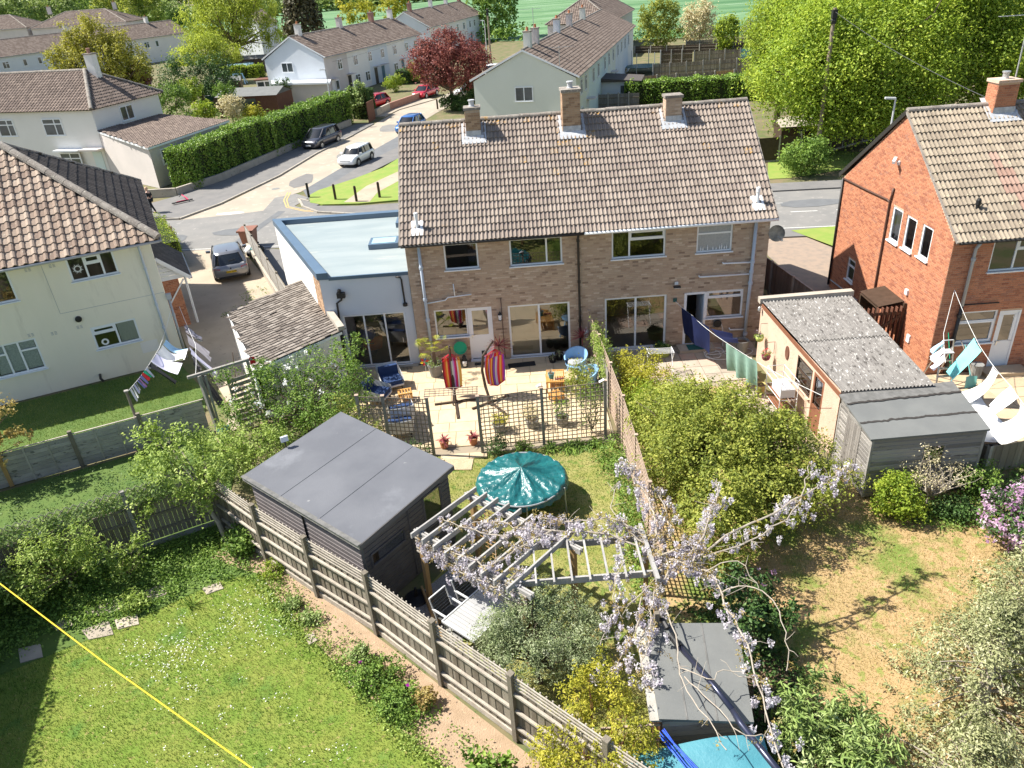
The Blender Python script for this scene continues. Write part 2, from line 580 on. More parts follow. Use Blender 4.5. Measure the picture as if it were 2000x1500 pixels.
M('pipe_black',(.03,.028,.026),rough=.45,rv=.2)
M('pipe_brown',(.10,.055,.04),rough=.5)
M('pipe_grey',(.40,.41,.42),rough=.5)
M('lead',(.55,.56,.58),(.40,.41,.43),scale=7,rough=.55,bump=.3,spot=(.70,.70,.68),sscale=10)
# roofs
RT=[(0,(.24,.195,.165)),(.35,(.27,.222,.187)),(.7,(.30,.247,.207)),(1,(.335,.28,.235))]
M('tile_grey',(.2,.2,.2),ramp=RT,rough=.92,bump=.7,bscale=60,spot=(.42,.37,.31),sscale=22,sthr=.66,spot2=(.46,.25,.06),s2scale=1.6,s2thr=.69)
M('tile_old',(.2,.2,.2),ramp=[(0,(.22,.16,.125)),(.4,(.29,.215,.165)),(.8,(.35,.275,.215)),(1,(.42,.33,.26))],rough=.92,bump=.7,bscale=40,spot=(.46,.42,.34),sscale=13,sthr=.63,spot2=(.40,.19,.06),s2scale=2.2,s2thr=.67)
M('tile_red_house',(.2,.2,.2),ramp=[(0,(.25,.205,.155)),(.5,(.30,.25,.19)),(.93,(.35,.29,.22)),(1,(.40,.21,.15))],rough=.92,bump=.7,bscale=50,spot=(.46,.40,.28),sscale=9,sthr=.62,spot2=(.40,.31,.12),s2scale=1.2,s2thr=.66)
M('tile_brown',(.2,.2,.2),ramp=[(0,(.145,.11,.09)),(.5,(.19,.145,.12)),(1,(.245,.19,.155))],rough=.92,bump=.5,bscale=30,spot=(.30,.25,.20),sscale=5,sthr=.66)
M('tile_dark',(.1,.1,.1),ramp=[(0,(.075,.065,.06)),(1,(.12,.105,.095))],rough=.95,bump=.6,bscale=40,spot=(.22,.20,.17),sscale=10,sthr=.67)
M('ridge',(.30,.27,.235),(.22,.19,.165),scale=3,rough=.95,rv=.12,bump=.9,bscale=25,spot=(.46,.43,.36),sscale=10,sthr=.6,spot2=(.42,.24,.07),s2scale=1.6,s2thr=.64)
M('underlay',(.045,.04,.036),rough=.95)
M('slate',(.3,.3,.3),ramp=[(0,(.12,.10,.085)),(.5,(.195,.165,.14)),(1,(.285,.25,.215))],rough=.95,bump=.8,bscale=40,spot=(.44,.41,.37),sscale=18,sthr=.62)
M('tile_new',(.2,.2,.2),ramp=[(0,(.28,.18,.14)),(1,(.35,.24,.19))],rough=.9,bump=.5)
M('tile_lichen',(.2,.2,.2),ramp=[(0,(.26,.21,.17)),(1,(.32,.265,.215))],rough=.92,bump=.7,bscale=60,spot=(.48,.27,.07),sscale=11,sthr=.55)
M('corrugated',(.235,.222,.208),(.175,.165,.155),scale=4,rough=.95,bump=.8,bscale=50,spot=(.50,.49,.47),sscale=13,sthr=.60,spot2=(.05,.045,.04),s2scale=7,s2thr=.545,stretch=(1.6,.5,1))
M('flat_roof',(.24,.29,.305),(.29,.335,.345),scale=.55,rough=.8,spec=.15,stretch=(.6,2.2,1),spot2=(.36,.385,.37),s2scale=.7,s2thr=.6)
M('parapet_blue',(.085,.135,.20),(.10,.155,.22),scale=1.5,rough=.35,spec=.6)
M('felt_dark',(.135,.14,.155),(.105,.11,.125),scale=1.4,rough=.66,spec=.4,stretch=(.5,.5,1),bump=.2,bscale=60,spot=(.26,.26,.26),sscale=7,sthr=.72,spot2=(.165,.172,.19),s2scale=1.,s2thr=.57)
M('felt_grey',(.175,.18,.172),(.15,.155,.15),scale=1.5,rough=.85,bump=.4,bscale=120,spot=(.24,.24,.23),sscale=60,sthr=.66)
M('felt_old',(.19,.185,.175),(.13,.128,.12),scale=6,rough=.9,bump=.5,bscale=80)
M('bitumen',(.045,.04,.035),rough=.7)
# timber
WD=[(0,(.16,.13,.095)),(.5,(.235,.20,.15)),(1,(.31,.27,.21))]
M('fence_board',(.2,.2,.2),ramp=WD,rough=.92,bump=.7,bscale=20,stretch=(9,9,.9),col2=None,spot=(.42,.40,.36),sscale=3.2,sthr=.68)
M('fence_rail',(.44,.395,.33),(.34,.30,.25),scale=5,rough=.9,rv=.1,bump=.5)
M('fence_post',(.23,.20,.155),(.18,.155,.12),scale=4,rough=.92,rv=.1,bump=.6,stretch=(6,6,.8))
M('timber_new',(.42,.27,.115),(.36,.225,.10),scale=4,rough=.8,bump=.4,stretch=(6,6,.8))
M('timber_old',(.33,.31,.285),(.25,.235,.21),scale=5,rough=.92,rv=.14,bump=.6,bscale=30,spot=(.16,.14,.12),sscale=7,sthr=.66)
M('pergola_wood',(.40,.385,.365),(.32,.305,.285),scale=4,rough=.9,rv=.1,bump=.5,bscale=30,spot=(.22,.205,.185),sscale=9,sthr=.66)
M('trellis_wood',(.30,.245,.185),(.235,.19,.145),scale=6,rough=.9,rv=.15)
M('trellis_pale',(.47,.36,.28),(.38,.28,.215),scale=6,rough=.9,rv=.15)
M('shed_board',(.2,.2,.2),ramp=[(0,(.20,.185,.17)),(.5,(.32,.30,.275)),(1,(.44,.41,.375))],rough=.95,bump=.8,bscale=22,stretch=(1,1,7),spot=(.15,.13,.115),sscale=3,sthr=.63)
M('shed_door',(.30,.275,.25),(.22,.20,.18),scale=4,rough=.95,rv=.15,bump=.8,bscale=20,stretch=(7,7,.7))
M('grey_paint',(.135,.125,.12),(.115,.105,.10),scale=3,rough=.75,rv=.06,bump=.2)
M('grey_brown_paint',(.21,.185,.185),(.185,.165,.165),scale=3,rough=.75,rv=.08,bump=.3)
M('teak',(.55,.29,.085),(.47,.24,.065),scale=5,rough=.6,rv=.1)
M('dark_wood',(.07,.045,.03),(.05,.032,.02),scale=5,rough=.55)
M('conc_panel',(.42,.40,.37),(.33,.315,.29),scale=2.2,rough=.95,rv=.14,bump=.8,bscale=22,spot=(.12,.12,.115),sscale=3.4,sthr=.62,stretch=(1,1,3))
M('conc_post',(.42,.40,.36),(.34,.32,.28),scale=4,rough=.95,rv=.1,bump=.5)
M('conc_wall',(.46,.41,.34),(.37,.33,.275),scale=1.6,rough=.95,bump=.4,spot=(.29,.25,.2),sscale=3)
M('rust_brown',(.17,.075,.045),(.13,.055,.035),scale=3,rough=.8,stretch=(5,5,1),bump=.3)
M('brown_frame',(.24,.10,.055),(.20,.085,.045),scale=5,rough=.6)
M('bark',(.17,.13,.095),(.12,.09,.065),scale=9,rough=.95,bump=.6)
M('bark_pale',(.42,.37,.30),(.33,.28,.225),scale=9,rough=.95,bump=.4)
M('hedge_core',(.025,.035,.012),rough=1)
# foliage
G1=[(.055,.105,.018),(.10,.17,.03),(.16,.25,.045),(.25,.33,.07)]
leafmat('leaf_mid',G1)
leafmat('leaf_dark',[(.018,.04,.01),(.035,.075,.018),(.06,.115,.028),(.11,.17,.05)],trans=.2)
leafmat('leaf_lime',[(.11,.17,.02),(.20,.29,.03),(.31,.39,.04),(.44,.49,.07)],trans=.42,gain=1.15)
leafmat('leaf_maple',[(.09,.15,.02),(.18,.26,.028),(.28,.355,.038),(.39,.44,.065)],trans=.42)
leafmat('leaf_hedge',[(.05,.10,.015),(.10,.18,.022),(.17,.27,.035),(.30,.38,.09)],trans=.25,rough=.4)
leafmat('leaf_gold',[(.19,.21,.02),(.33,.33,.035),(.46,.43,.05),(.58,.52,.09)],trans=.4,gain=1.15)
leafmat('leaf_khaki',[(.14,.15,.02),(.25,.25,.035),(.36,.345,.05),(.5,.45,.1)],trans=.4,gain=1.2)
leafmat('leaf_olive',[(.085,.115,.02),(.165,.20,.035),(.265,.29,.05),(.38,.38,.085)],trans=.4)
leafmat('leaf_apple',[(.08,.13,.02),(.165,.23,.045),(.26,.34,.075),(.42,.48,.16)],trans=.4)
leafmat('leaf_grey',[(.10,.12,.045),(.19,.205,.09),(.29,.295,.15),(.42,.41,.26)],trans=.25)
leafmat('leaf_sage',[(.09,.13,.05),(.16,.20,.085),(.25,.29,.15),(.40,.42,.28)],trans=.25)
leafmat('leaf_silver',[(.08,.13,.03),(.15,.215,.055),(.225,.29,.09),(.34,.40,.19)],trans=.25)
leafmat('leaf_red',[(.06,.018,.018),(.13,.035,.032),(.23,.07,.055),(.36,.15,.11)],trans=.3)
leafmat('leaf_bronze',[(.26,.18,.06),(.38,.28,.09),(.48,.38,.13),(.58,.5,.22)],trans=.4,gain=1.05)
leafmat('leaf_straw',[(.30,.26,.13),(.40,.35,.2),(.48,.43,.27),(.56,.5,.34)],trans=.3)
leafmat('leaf_willow',[(.12,.165,.02),(.22,.27,.035),(.33,.38,.05),(.42,.46,.09)],trans=.4)
leafmat('leaf_conifer',[(.035,.03,.015),(.06,.055,.025),(.09,.08,.04),(.13,.115,.06)],trans=.15)
leafmat('leaf_far',[(.09,.13,.035),(.14,.19,.05),(.20,.26,.07),(.28,.33,.11)],trans=.3)
leafmat('lilac_flower',[(.30,.15,.28),(.44,.25,.41),(.58,.40,.54),(.78,.66,.76)],trans=.35,gain=1.)
leafmat('wisteria_flower',[(.50,.45,.56),(.64,.59,.67),(.75,.71,.76),(.86,.84,.85)],trans=.4,gain=1.)
leafmat('white_flower',[(.7,.7,.66),(.8,.8,.77),(.85,.85,.83),(.88,.88,.86)],trans=.3,gain=1.)
leafmat('magenta_flower',[(.30,.02,.28),(.42,.03,.38),(.45,.05,.42)],trans=.3,gain=1.)
leafmat('red_flower',[(.45,.03,.04),(.6,.06,.06),(.65,.14,.12)],trans=.3,gain=1.)
leafmat('pansy_flower',[(.12,.03,.15),(.3,.15,.32),(.7,.65,.7)],trans=.3,gain=1.)
leafmat('grass_blade',[(.06,.13,.02),(.115,.195,.03),(.195,.25,.05),(.33,.31,.115)],trans=.35,rough=.6,gain=1.2)
leafmat('grass_dry',[(.16,.19,.045),(.33,.275,.10),(.48,.36,.17),(.60,.46,.25)],trans=.3,rough=.7,gain=1.15)
leafmat('cordyline',[(.15,.03,.04),(.25,.06,.07),(.36,.13,.13)],trans=.25)
leafmat('palm_leaf',[(.16,.20,.02),(.3,.32,.04),(.45,.42,.07)],trans=.3)
# things
glass_mat('pane',(.72,.76,.78),.11)
glass_mat('pane_low',(.8,.83,.84),.02)
glass_mat('pane_far',(.6,.64,.66),.25)
M('frosted',(.36,.38,.385),(.31,.33,.335),scale=12,rough=.25,spec=.6)
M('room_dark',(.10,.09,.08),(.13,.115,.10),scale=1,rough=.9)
M('room_floor',(.36,.25,.12),(.3,.2,.1),scale=2,rough=.6)
M('blind',(.70,.58,.40),(.66,.54,.37),scale=1.5,rough=.9)
M('curtain',(.62,.62,.60),(.50,.50,.49),scale=14,rough=.9,stretch=(8,8,.4))
M('curtain_lace',(.72,.76,.78),(.5,.54,.57),scale=20,rough=.9)
M('black',(.02,.02,.021),rough=.5)
M('rubber',(.028,.028,.03),rough=.8)
M('mat_black',(.02,.021,.022),(.03,.03,.03),scale=30,rough=.95,bump=.5)
M('mat_green',(.02,.11,.11),(.015,.085,.09),scale=20,rough=.95)
M('steel',(.62,.63,.64),rough=.3,metal=.9)
M('alu_white',(.72,.73,.74),rough=.35,metal=.2)
M('galv',(.50,.51,.52),rough=.45,metal=.6)
M('pole_grey',(.52,.53,.54),rough=.5)
M('wood_pole',(.30,.24,.18),(.24,.19,.14),scale=5,rough=.9,stretch=(4,4,.5))
M('teal_cover',(.008,.10,.105),(.012,.135,.14),scale=1.6,rough=.3,spec=.8,bump=1.,bscale=14,spot=(.30,.17,.10),sscale=2.6,sthr=.72)
M('teal_tarp',(.06,.22,.27),(.085,.265,.315),scale=2,rough=.5,spec=.4,bump=.5,bscale=14)
M('rope_blue',(.01,.06,.55),(.02,.12,.65),scale=10,rough=.6)
M('pole_dark',(.045,.05,.085),rough=.28,metal=.55,spec=.7)
M('plastic_blue',(.27,.48,.75),(.25,.45,.72),scale=1,rough=.4,spec=.5)
M('cushion_grey',(.36,.37,.38),(.30,.31,.32),scale=12,rough=.9)
M('sofa_navy',(.025,.055,.15),(.02,.045,.12),scale=4,rough=.8)
M('sofa_shell',(.62,.63,.64),rough=.6)
M('table_grey',(.40,.40,.40),(.36,.36,.36),scale=2,rough=.6,rv=.06)
M('mesh_dark',(.075,.075,.072),(.055,.055,.053),scale=8,rough=.7)
M('pot_grey',(.24,.24,.23),(.20,.20,.19),scale=5,rough=.8)
M('terracotta',(.50,.20,.095),(.42,.165,.08),scale=5,rough=.85)
M('pot_teal',(.06,.24,.28),rough=.3)
M('pot_green',(.42,.50,.13),rough=.5)
M('pot_purple',(.20,.035,.075),rough=.4)
M('pot_yellow',(.52,.43,.16),rough=.6)
M('plastic_green',(.005,.36,.20),rough=.35)
M('plastic_red',(.60,.03,.025),rough=.4)
M('plastic_yellow',(.78,.55,.02),rough=.4)
M('plastic_navy',(.03,.12,.42),rough=.4)
M('plastic_teal',(.19,.50,.47),rough=.4)
M('plastic_white',(.78,.78,.78),rough=.4)
M('plastic_darkgreen',(.012,.085,.08),rough=.45)
M('bin_brown',(.27,.125,.085),(.235,.105,.07),scale=4,rough=.6)
M('bag_white',(.75,.75,.74),rough=.5)
for _n,_c in dict(red=(.60,.03,.05),orange=(.74,.17,.025),gold=(.80,.45,.10),violet=(.22,.07,.47),white=(.78,.76,.74),grey=(.13,.11,.12),magenta=(.58,.03,.28),lilac=(.5,.35,.68),maroon=(.22,.015,.03),pale=(.55,.60,.56)).items():
 M('stripe_'+_n,_c,rough=.85)
M('cloth_white',(.86,.86,.85),rough=.9)
M('cloth_lilac',(.74,.72,.86),rough=.9)
M('cloth_sky',(.42,.66,.86),rough=.9)
M('cloth_navy',(.004,.009,.05),(.006,.013,.065),scale=3,rough=.85)
M('cloth_green',(.22,.37,.31),(.27,.43,.36),scale=5,rough=.9)
M('cloth_aqua',(.21,.62,.66),(.25,.68,.70),scale=4,rough=.9)
M('cloth_dark',(.012,.014,.018),rough=.9)
M('cloth_grey',(.36,.34,.36),rough=.9)
M('cloth_print',(.02,.02,.05),(.72,.66,.68),scale=9,rough=.9)
M('cloth_pink',(.58,.25,.52),rough=.9)
M('cloth_mauve',(.30,.28,.55),rough=.9)
M('cloth_red',(.55,.02,.03),rough=.9)
M('cloth_emerald',(.01,.30,.16),rough=.9)
M('line_white',(.72,.72,.70),rough=.7)
M('wire_yellow',(.72,.52,.03),rough=.5)
M('wire_dark',(.10,.10,.10),rough=.6)
M('skin',(.62,.38,.28),rough=.6)
M('hair_fair',(.52,.34,.22),rough=.7)
M('scooter_pink',(.58,.05,.12),rough=.35)
for _n,_c,_mt in(('car_grey',(.24,.245,.26),.5),('car_slate',(.07,.07,.085),.5),('car_white',(.82,.82,.82),0.),('car_blue',(.035,.14,.40),.3),('car_red',(.50,.012,.025),.15),('car_black',(.015,.015,.018),.2)):
 M(_n,_c,rough=.3,metal=_mt,coat=.9,spec=.5)
M('car_glass',(.012,.015,.018),rough=.06,spec=.8)
M('light_red',(.35,.008,.012),rough=.2,spec=.7)
M('light_clear',(.70,.72,.75),rough=.15,spec=.7)
M('plate_yellow',(.75,.50,.03),rough=.5)
M('plate_white',(.78,.78,.76),rough=.5)
M('rim',(.42,.43,.44),rough=.35,metal=.7)
M('dish',(.10,.095,.09),(.45,.40,.33),scale=2,rough=.6)
M('greenhouse_glass',(.35,.55,.60),rough=.15,spec=.7)
M('wall_pink_brick',(.40,.22,.17),(.34,.18,.14),scale=4,rough=.9)
# ------------------------------------------------------------------ the setting
def sheet(name,poly,z,mat,parent=None,kind='structure'):
 mb=MB().add([(p[0],p[1],z)for p in poly],[tuple(range(len(poly)))])
 o=mb.obj(name,mat,parent)
 if kind:
  o['kind']=kind
 return o
def slab_step(name,poly,z0,z1,mat,parent=None,kind='structure'):
 mb=MB().prism(poly,z0,z1)
 o=mb.obj(name,mat,parent)
 if kind:
  o['kind']=kind
 return o
def ccw(poly):
 a=sum(poly[i][0]*poly[(i+1)%len(poly)][1]-poly[(i+1)%len(poly)][0]*poly[i][1]for i in range(len(poly)))
 return poly if a>0 else poly[::-1]
sheet('ground',[(-2500,-400),(2500,-400),(2500,5000),(-2500,5000)],-.02, 'ground')
# far fields beyond the estate
sheet('field',[(-260,215),(-60,190),(-12,158),(8,142),(30,126),(58,116),(140,130),(400,240),(900,900),(300,1500),(-200,640)],.0, 'field')
# gardens
sheet('lawn',[(-20,-24),(-20,-19.5),(-9.5,-14.6),(-6.4,-12.9),(-4.4,-11.5),(-3.43,-11.4),(-2.5,-12.7),(-1.74,-13.64),(-.42,-15.08),(.95,-16.6),(1.71,-17.33),(5,-21),(5,-24)],.0, 'lawn')
sheet('flower_bed',[(-3.9,-11.2),(-5.0,-10.6),(-4.4,-9.6),(4.6,-18.4),(6,-20.2),(5,-21),(1.71,-17.33),(.95,-16.6),(-.42,-15.08),(-1.74,-13.64),(-2.5,-12.7),(-3.43,-11.4)],.004, 'soil')
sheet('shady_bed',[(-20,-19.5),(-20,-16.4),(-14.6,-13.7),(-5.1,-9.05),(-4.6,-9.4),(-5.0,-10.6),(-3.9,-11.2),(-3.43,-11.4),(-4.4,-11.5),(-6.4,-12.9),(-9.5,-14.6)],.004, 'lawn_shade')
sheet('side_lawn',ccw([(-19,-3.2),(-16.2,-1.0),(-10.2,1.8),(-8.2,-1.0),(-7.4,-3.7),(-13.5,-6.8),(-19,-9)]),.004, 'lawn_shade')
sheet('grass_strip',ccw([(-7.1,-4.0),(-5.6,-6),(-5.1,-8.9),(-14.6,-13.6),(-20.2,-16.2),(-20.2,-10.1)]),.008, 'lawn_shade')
sheet('garden_lawn',ccw([(-2.2,-6.5),(6.75,-6.15),(6.75,-13.9),(5.7,-17.2),(4.6,-17.6),(2.0,-14.9),(.5,-13.2),(1.9,-11.0),(-.4,-8.2)]),.002, 'lawn_mid')
sheet('gravel_patch',ccw([(.1,-13.4),(1.9,-11.4),(3.0,-12.4),(2.2,-14.0),(1.4,-14.4)]),.008, 'gravel')
sheet('dry_lawn',ccw([(6.95,-2.2),(7.0,-10),(6.85,-14),(7.8,-16),(7.8,-21),(20,-21),(20,-11),(16.4,-9.6),(12.6,-9.0),(12.2,-6.9),(11.3,-5.7),(11.6,-3.2)]),.0, 'lawn_dry')
sheet('dark_bed',ccw([(6.9,-14.4),(8.6,-14.0),(9.4,-16.6),(9.2,-20),(7.3,-20),(7.7,-16)]),.004, 'dark_soil')  # darker brown ground at the lower left of the dry lawn
# concrete path by the side of the cream house, stepping stones in the near lawn
sheet('side_path',ccw([(-6.8,-2.44),(-9.76,2.68),(-12.95,9.59),(-11.48,10.7),(-7.67,1.85),(-6.63,0.33),(-6.14,-3.6),(-6.48,-4.87)]),.006, 'path')
for i,q in enumerate(([(-8.73,-13.43),(-8.25,-13.32),(-7.98,-13.74),(-8.44,-13.88)],[(-8.29,-12.73),(-8,-12.38),(-7.73,-12.78),(-8.05,-12.92)],[(-7.41,-12.98),(-6.88,-12.69),(-6.54,-13.19),(-7.09,-13.3)],
[(-6.72,-12.71),(-6.22,-12.55),(-6.03,-12.91),(-6.51,-13.03)],[(-7.64,-12.31),(-6.74,-11.87),(-6.43,-12.22),(-7.34,-12.58)],[(-6.6,-11.81),(-5.97,-11.57),(-5.66,-11.9),(-6.27,-12.16)],
[(-4.84,-11.8),(-4.43,-11.62),(-4.26,-11.86),(-4.64,-12.04)])):
 o=slab_step('stepping_stone',ccw(q),0,.022, 'slab_grey',kind=None)
 tag(o,['grey stepping stone, lowest and most shaded of the lawn path', 'small shaded stepping stone half lost in ground cover', 'sunlit buff stepping stone speckled with leaf shade', 'brightest stepping stone, beside the leafy clump',
 'long dim stepping stone behind the leafy clump', 'stepping stone near the shrub shadow, sixth along', 'last stepping stone before the soil bed by the fence'][i], 'stepping stone', 'stepping stones across the near lawn')
for q,lb in(([(-1.77,-13.7),(-1.6,-13.62),(-1.43,-13.86),(-1.62,-13.99)], 'flat grey edging stone at the bed corner by the lavender'),([(-0.53,-15.14),(-0.3,-15.03),(-0.16,-15.22),(-0.39,-15.3)], 'flat grey edging stone beside the geraniums')):
 tag(slab_step('edging_stone',ccw(q),0,.05, 'slab_grey',kind=None),lb, 'edging stone', 'edging stones along the soil bed')
# road with its far and near pavements
sheet('road',[(-120,27.6),(-120,34.9),(-18,24.6),(-14.5,25.2),(-13,27.5),(-11.6,27.5),(-10.6,25.2),(-5,22.6),(30,19.6),(140,9),(140,1.8),(30,11.9),(-25,18.2)][::-1],.0, 'asphalt')
sheet('side_road',ccw([(-21.5,25.6),(-18.07,24.16),(-14,24.6),(-11.9,25.2),(-12.1,28.1),(-10.99,29.45),(-9.31,35.81),(-5.57,48.6),(-2.75,59.77),(2.0,76),(14,108),(9,110),(-3.31,69.8),(-7.06,64.06),(-10.25,50.38),(-12.34,42.99),(-13.88,34.99),(-16.31,27.46),(-18.3,25.6)]),.004, 'concrete_road')
sheet('road',ccw([(-12.6,24.6),(-12.6,28.3),(-11.2,29.0),(-10.0,27.6),(-10.6,25.6),(-8,23.2),(-11,23.6)]),.006, 'asphalt')
sheet('parking_bay',ccw([(-10.89,29.86),(-9.31,35.81),(-5.57,48.6),(-4.78,50.88),(-4.3,45.23),(-7.4,37),(-9.13,30.24),(-9.81,26.76)]),.008, 'asphalt_grey')
slab_step('pavement',ccw([(-18.07,24.4),(-16.31,27.46),(-13.88,34.99),(-12.34,42.99),(-10.25,50.38),(-8.9,56),(-10.9,56.3),(-13.3,50),(-15.9,42.2),(-18.2,34.7),(-20.5,30.7),(-24,26.5)]),-.02,.09, 'pavement')
slab_step('pavement',ccw([(-8.2,60),(-7.06,64.06),(-3.31,69.8),(-4.6,71.4),(-8.8,66.2),(-9.6,60.6)]),-.02,.09, 'concrete_road')
slab_step('pavement',ccw([(-9.72,26.34),(-9.13,30.24),(-7.4,37),(-4.3,45.23),(-3.86,40.08),(-6.28,34.17),(-7.28,30.6),(-8.44,26.38),(-8.96,24.97),(-5.97,24.17),(-2.85,24.08),(-2.66,21.97),(-5.68,22.17),(-8.52,23.38),(-9.9,25.09),(-10.64,27.25)]),-.02,.08, 'pavement')
slab_step('verge',ccw([(-9.56,25.9),(-10.04,27.91),(-9.62,29.2),(-7.47,31.9),(-5.56,34.98),(-4.24,39.4),(-2.92,24.87),(-6.04,24.69),(-8.57,25.12)]),-.02,.10, 'verge')
sheet('path',ccw([(-7.11,25.24),(-6.11,29.36),(-3.76,34.06),(-3.48,31.02),(-5.04,27.33),(-5.3,24.87)]),.106, 'path')
slab_step('pavement',ccw([(-3,22.3),(40,18.9),(40,20.6),(-3,24.1)]),-.02,.08, 'pavement')
slab_step('pavement',ccw([(13,12.2),(40,9.6),(40,10.9),(13,13.5)]),-.02,.08, 'pavement')
sheet('verge',ccw([(19.09,12.6),(22.02,12.8),(20.5,9.01),(20.13,9.88)]),.09, 'verge')
sheet('verge',ccw([(21.43,23.49),(22.75,23.37),(27.33,24.54),(31.04,28.08),(27.63,30.67),(22.86,27.84)]),.012, 'verge')
sheet('block_drive',ccw([(17.71,13.02),(19.2,12.66),(20.13,9.88),(20.41,8.8),(16.78,0.6),(17.08,3.49),(16.74,9.23)]),.006, 'block_paving')
sheet('driveway',ccw([(-16.5,17.2),(-11.9,17.0),(-8.2,9.8),(-6.3,5.6),(-7.8,1.9),(-9.4,4.4),(-10.2,2.9),(-12.5,7.5),(-14.5,12.5)]),.004, 'path')
sheet('front_yard',ccw([(-1,8.4),(13.4,8.4),(13.4,12.4),(-3,13.6),(-11.5,17),(-7.5,9.4)]),.002, 'pavement')
# kerb stones along the junction, each one built
def kerb_run(pts,parent,w=.14,h=.12,L=.9,limit=60):
 ms=[]
 for i in range(len(pts)-1):
  a,b=Vector((*pts[i],0)),Vector((*pts[i+1],0))
  n=max(1,round((b-a).length/L))
  for k in range(n):
   p=a.lerp(b,k/n)
   q=a.lerp(b,(k+1)/n)
   e=(q-p).normalized()*.012
   ms.append(barm(p+e+Vector((0,0,h/2)),q-e+Vector((0,0,h/2)),w,h))
 pieces('kerb_stone',parent, 'kerb',ms,limit=limit)
kb=bpy.data.objects.new('kerb',None)
COL.objects.link(kb)
kb['kind']='structure'
kerb_run([(-24,26.1),(-20,24.55),(-18.07,24.3),(-16.31,27.46),(-13.88,34.99),(-12.34,42.99),(-10.25,50.38)],kb)
kerb_run([(-9.72,26.34),(-10.64,27.25),(-9.9,25.09),(-8.52,23.38),(-5.68,22.17),(-2.66,21.97)],kb)
def stripe(pts,w,z,mat,name='road_marking'):
 mb=MB()
 for i in range(len(pts)-1):
  a,b=Vector((*pts[i],z)),Vector((*pts[i+1],z))
  d=(b-a).normalized()
  s=Vector((-d.y,d.x,0))*w/2
  mb.quad(a-s,b-s,b+s,a+s)
 o=mb.obj(name,mat)
 o['kind']='structure'
for dx in(0,.2):
 stripe([(-11.95+dx,29.6),(-11.75+dx,27.4),(-11.1+dx*.6,25.4+dx*.6),(-9.6,24.05+dx),(-6.2,22.75+dx),(-3,22.35+dx)],.08,.012, 'paint_yellow')
stripe([(-19.2,24.35),(-17.8,24.7),(-16.05,27.9),(-15.1,30.8)],.08,.012, 'paint_yellow')
stripe([(-16.4,17.55),(-13.5,17.2),(-10.5,16.9),(-5,16.2)],.1,.012, 'paint_white')
stripe([(-30,21.9),(-17,21.0)],.06,.012, 'paint_white')
for k in range(9):
 x=15.2+k*2.55
 stripe([(x,16.6-.1*(x-15)),(x+1.5,16.6-.1*(x-13.5))],.1,.012, 'paint_white')
stripe([(18.8,18.1),(24.5,17.5)],.06,.012, 'paint_white')
stripe([(14,13.75),(26,12.6)],.09,.012, 'paint_white')
stripe([(-12.6,17.2),(-11.2,24.5)],.55,.008, 'asphalt_grey', 'road_patch')
for q in(((-14.9,24.9),1.1,.35,.3, 'paint_white'),((-13.3,20.4),1.6,.8,.1, 'asphalt_grey'),((-16.8,19.6),.9,1.3,-.1, 'asphalt_grey'),((-11.6,33.0),1.0,2.2,-.35, 'pavement'),((-9.6,41.5),.8,1.6,-.35, 'asphalt'),((-7.0,53.0),1.2,2.4,-.35, 'asphalt'),((22,17.5),2.2,.8,-.1, 'asphalt_grey')):
 c,w,d,a,m=q
 n=9
 sheet('road_patch',[(c[0]+w*random.uniform(.75,1.05)*math.cos(2*math.pi*k/n+a),c[1]+d*random.uniform(.75,1.05)*math.sin(2*math.pi*k/n+a))for k in range(n)],.0135,m)
for i,c in enumerate(((-12.9,22.6),(-13.2,31.0),(16.5,15.0))):
 o=MB().lathe((c[0],c[1],.009),[(.01,.004),(.3,.004),(.32,0)],16).obj('manhole_cover', 'pot_grey')
 tag(o,('round manhole cover in the junction in front of the drive', 'round manhole cover on the pale side road', 'round manhole cover on the main road right of the brick house')[i], 'manhole cover', 'manhole covers in the road')
# patio: every slab its own
pt=sheet('patio',[(-3.2,-6.45),(6.72,-6.45),(6.72,-.02),(-3.2,-.02)],.004, 'joint')
ms=[]
y=-.05
rows=[.6,.9,.6,.9,.6,.9,.6,.9]
k=0
for rh in rows:
 x=-3.2+(k%3)*-.35
 while x<6.7:
  w=random.choice([.6,.9,.9])
  x0,x1=max(x,-3.19),min(x+w,6.70)
  y0=max(y-rh,-6.44)
  if x1-x0>.15 and y-y0>.1:
   ms.append(frame_m(((x0+x1)/2,(y+y0)/2,.022),(1,0,0),(0,1,0),(0,0,1),x1-x0-.016,y-y0-.016,.03))
  x+=w
 y-=rh
 k+=1
for gx,gy,gw,gh in((1.55,-6.62,.9,.3),(2.3,-6.62,.55,.3)):
 ms.append(frame_m((gx,gy,.02),(1,0,0),(0,1,0),(0,0,1),gw,gh,.03))
pieces('slab',pt, 'patio_slab',ms)
for q,lb in(((1.67,-7.05,.9,.6), 'pale stepping slab on the grass just below the patio opening'),):
 o=MB().box((q[0],q[1],.015),(q[2],q[3],.03),-.1).obj('stepping_slab', 'slab_buff')
 tag(o,lb, 'paving slab')
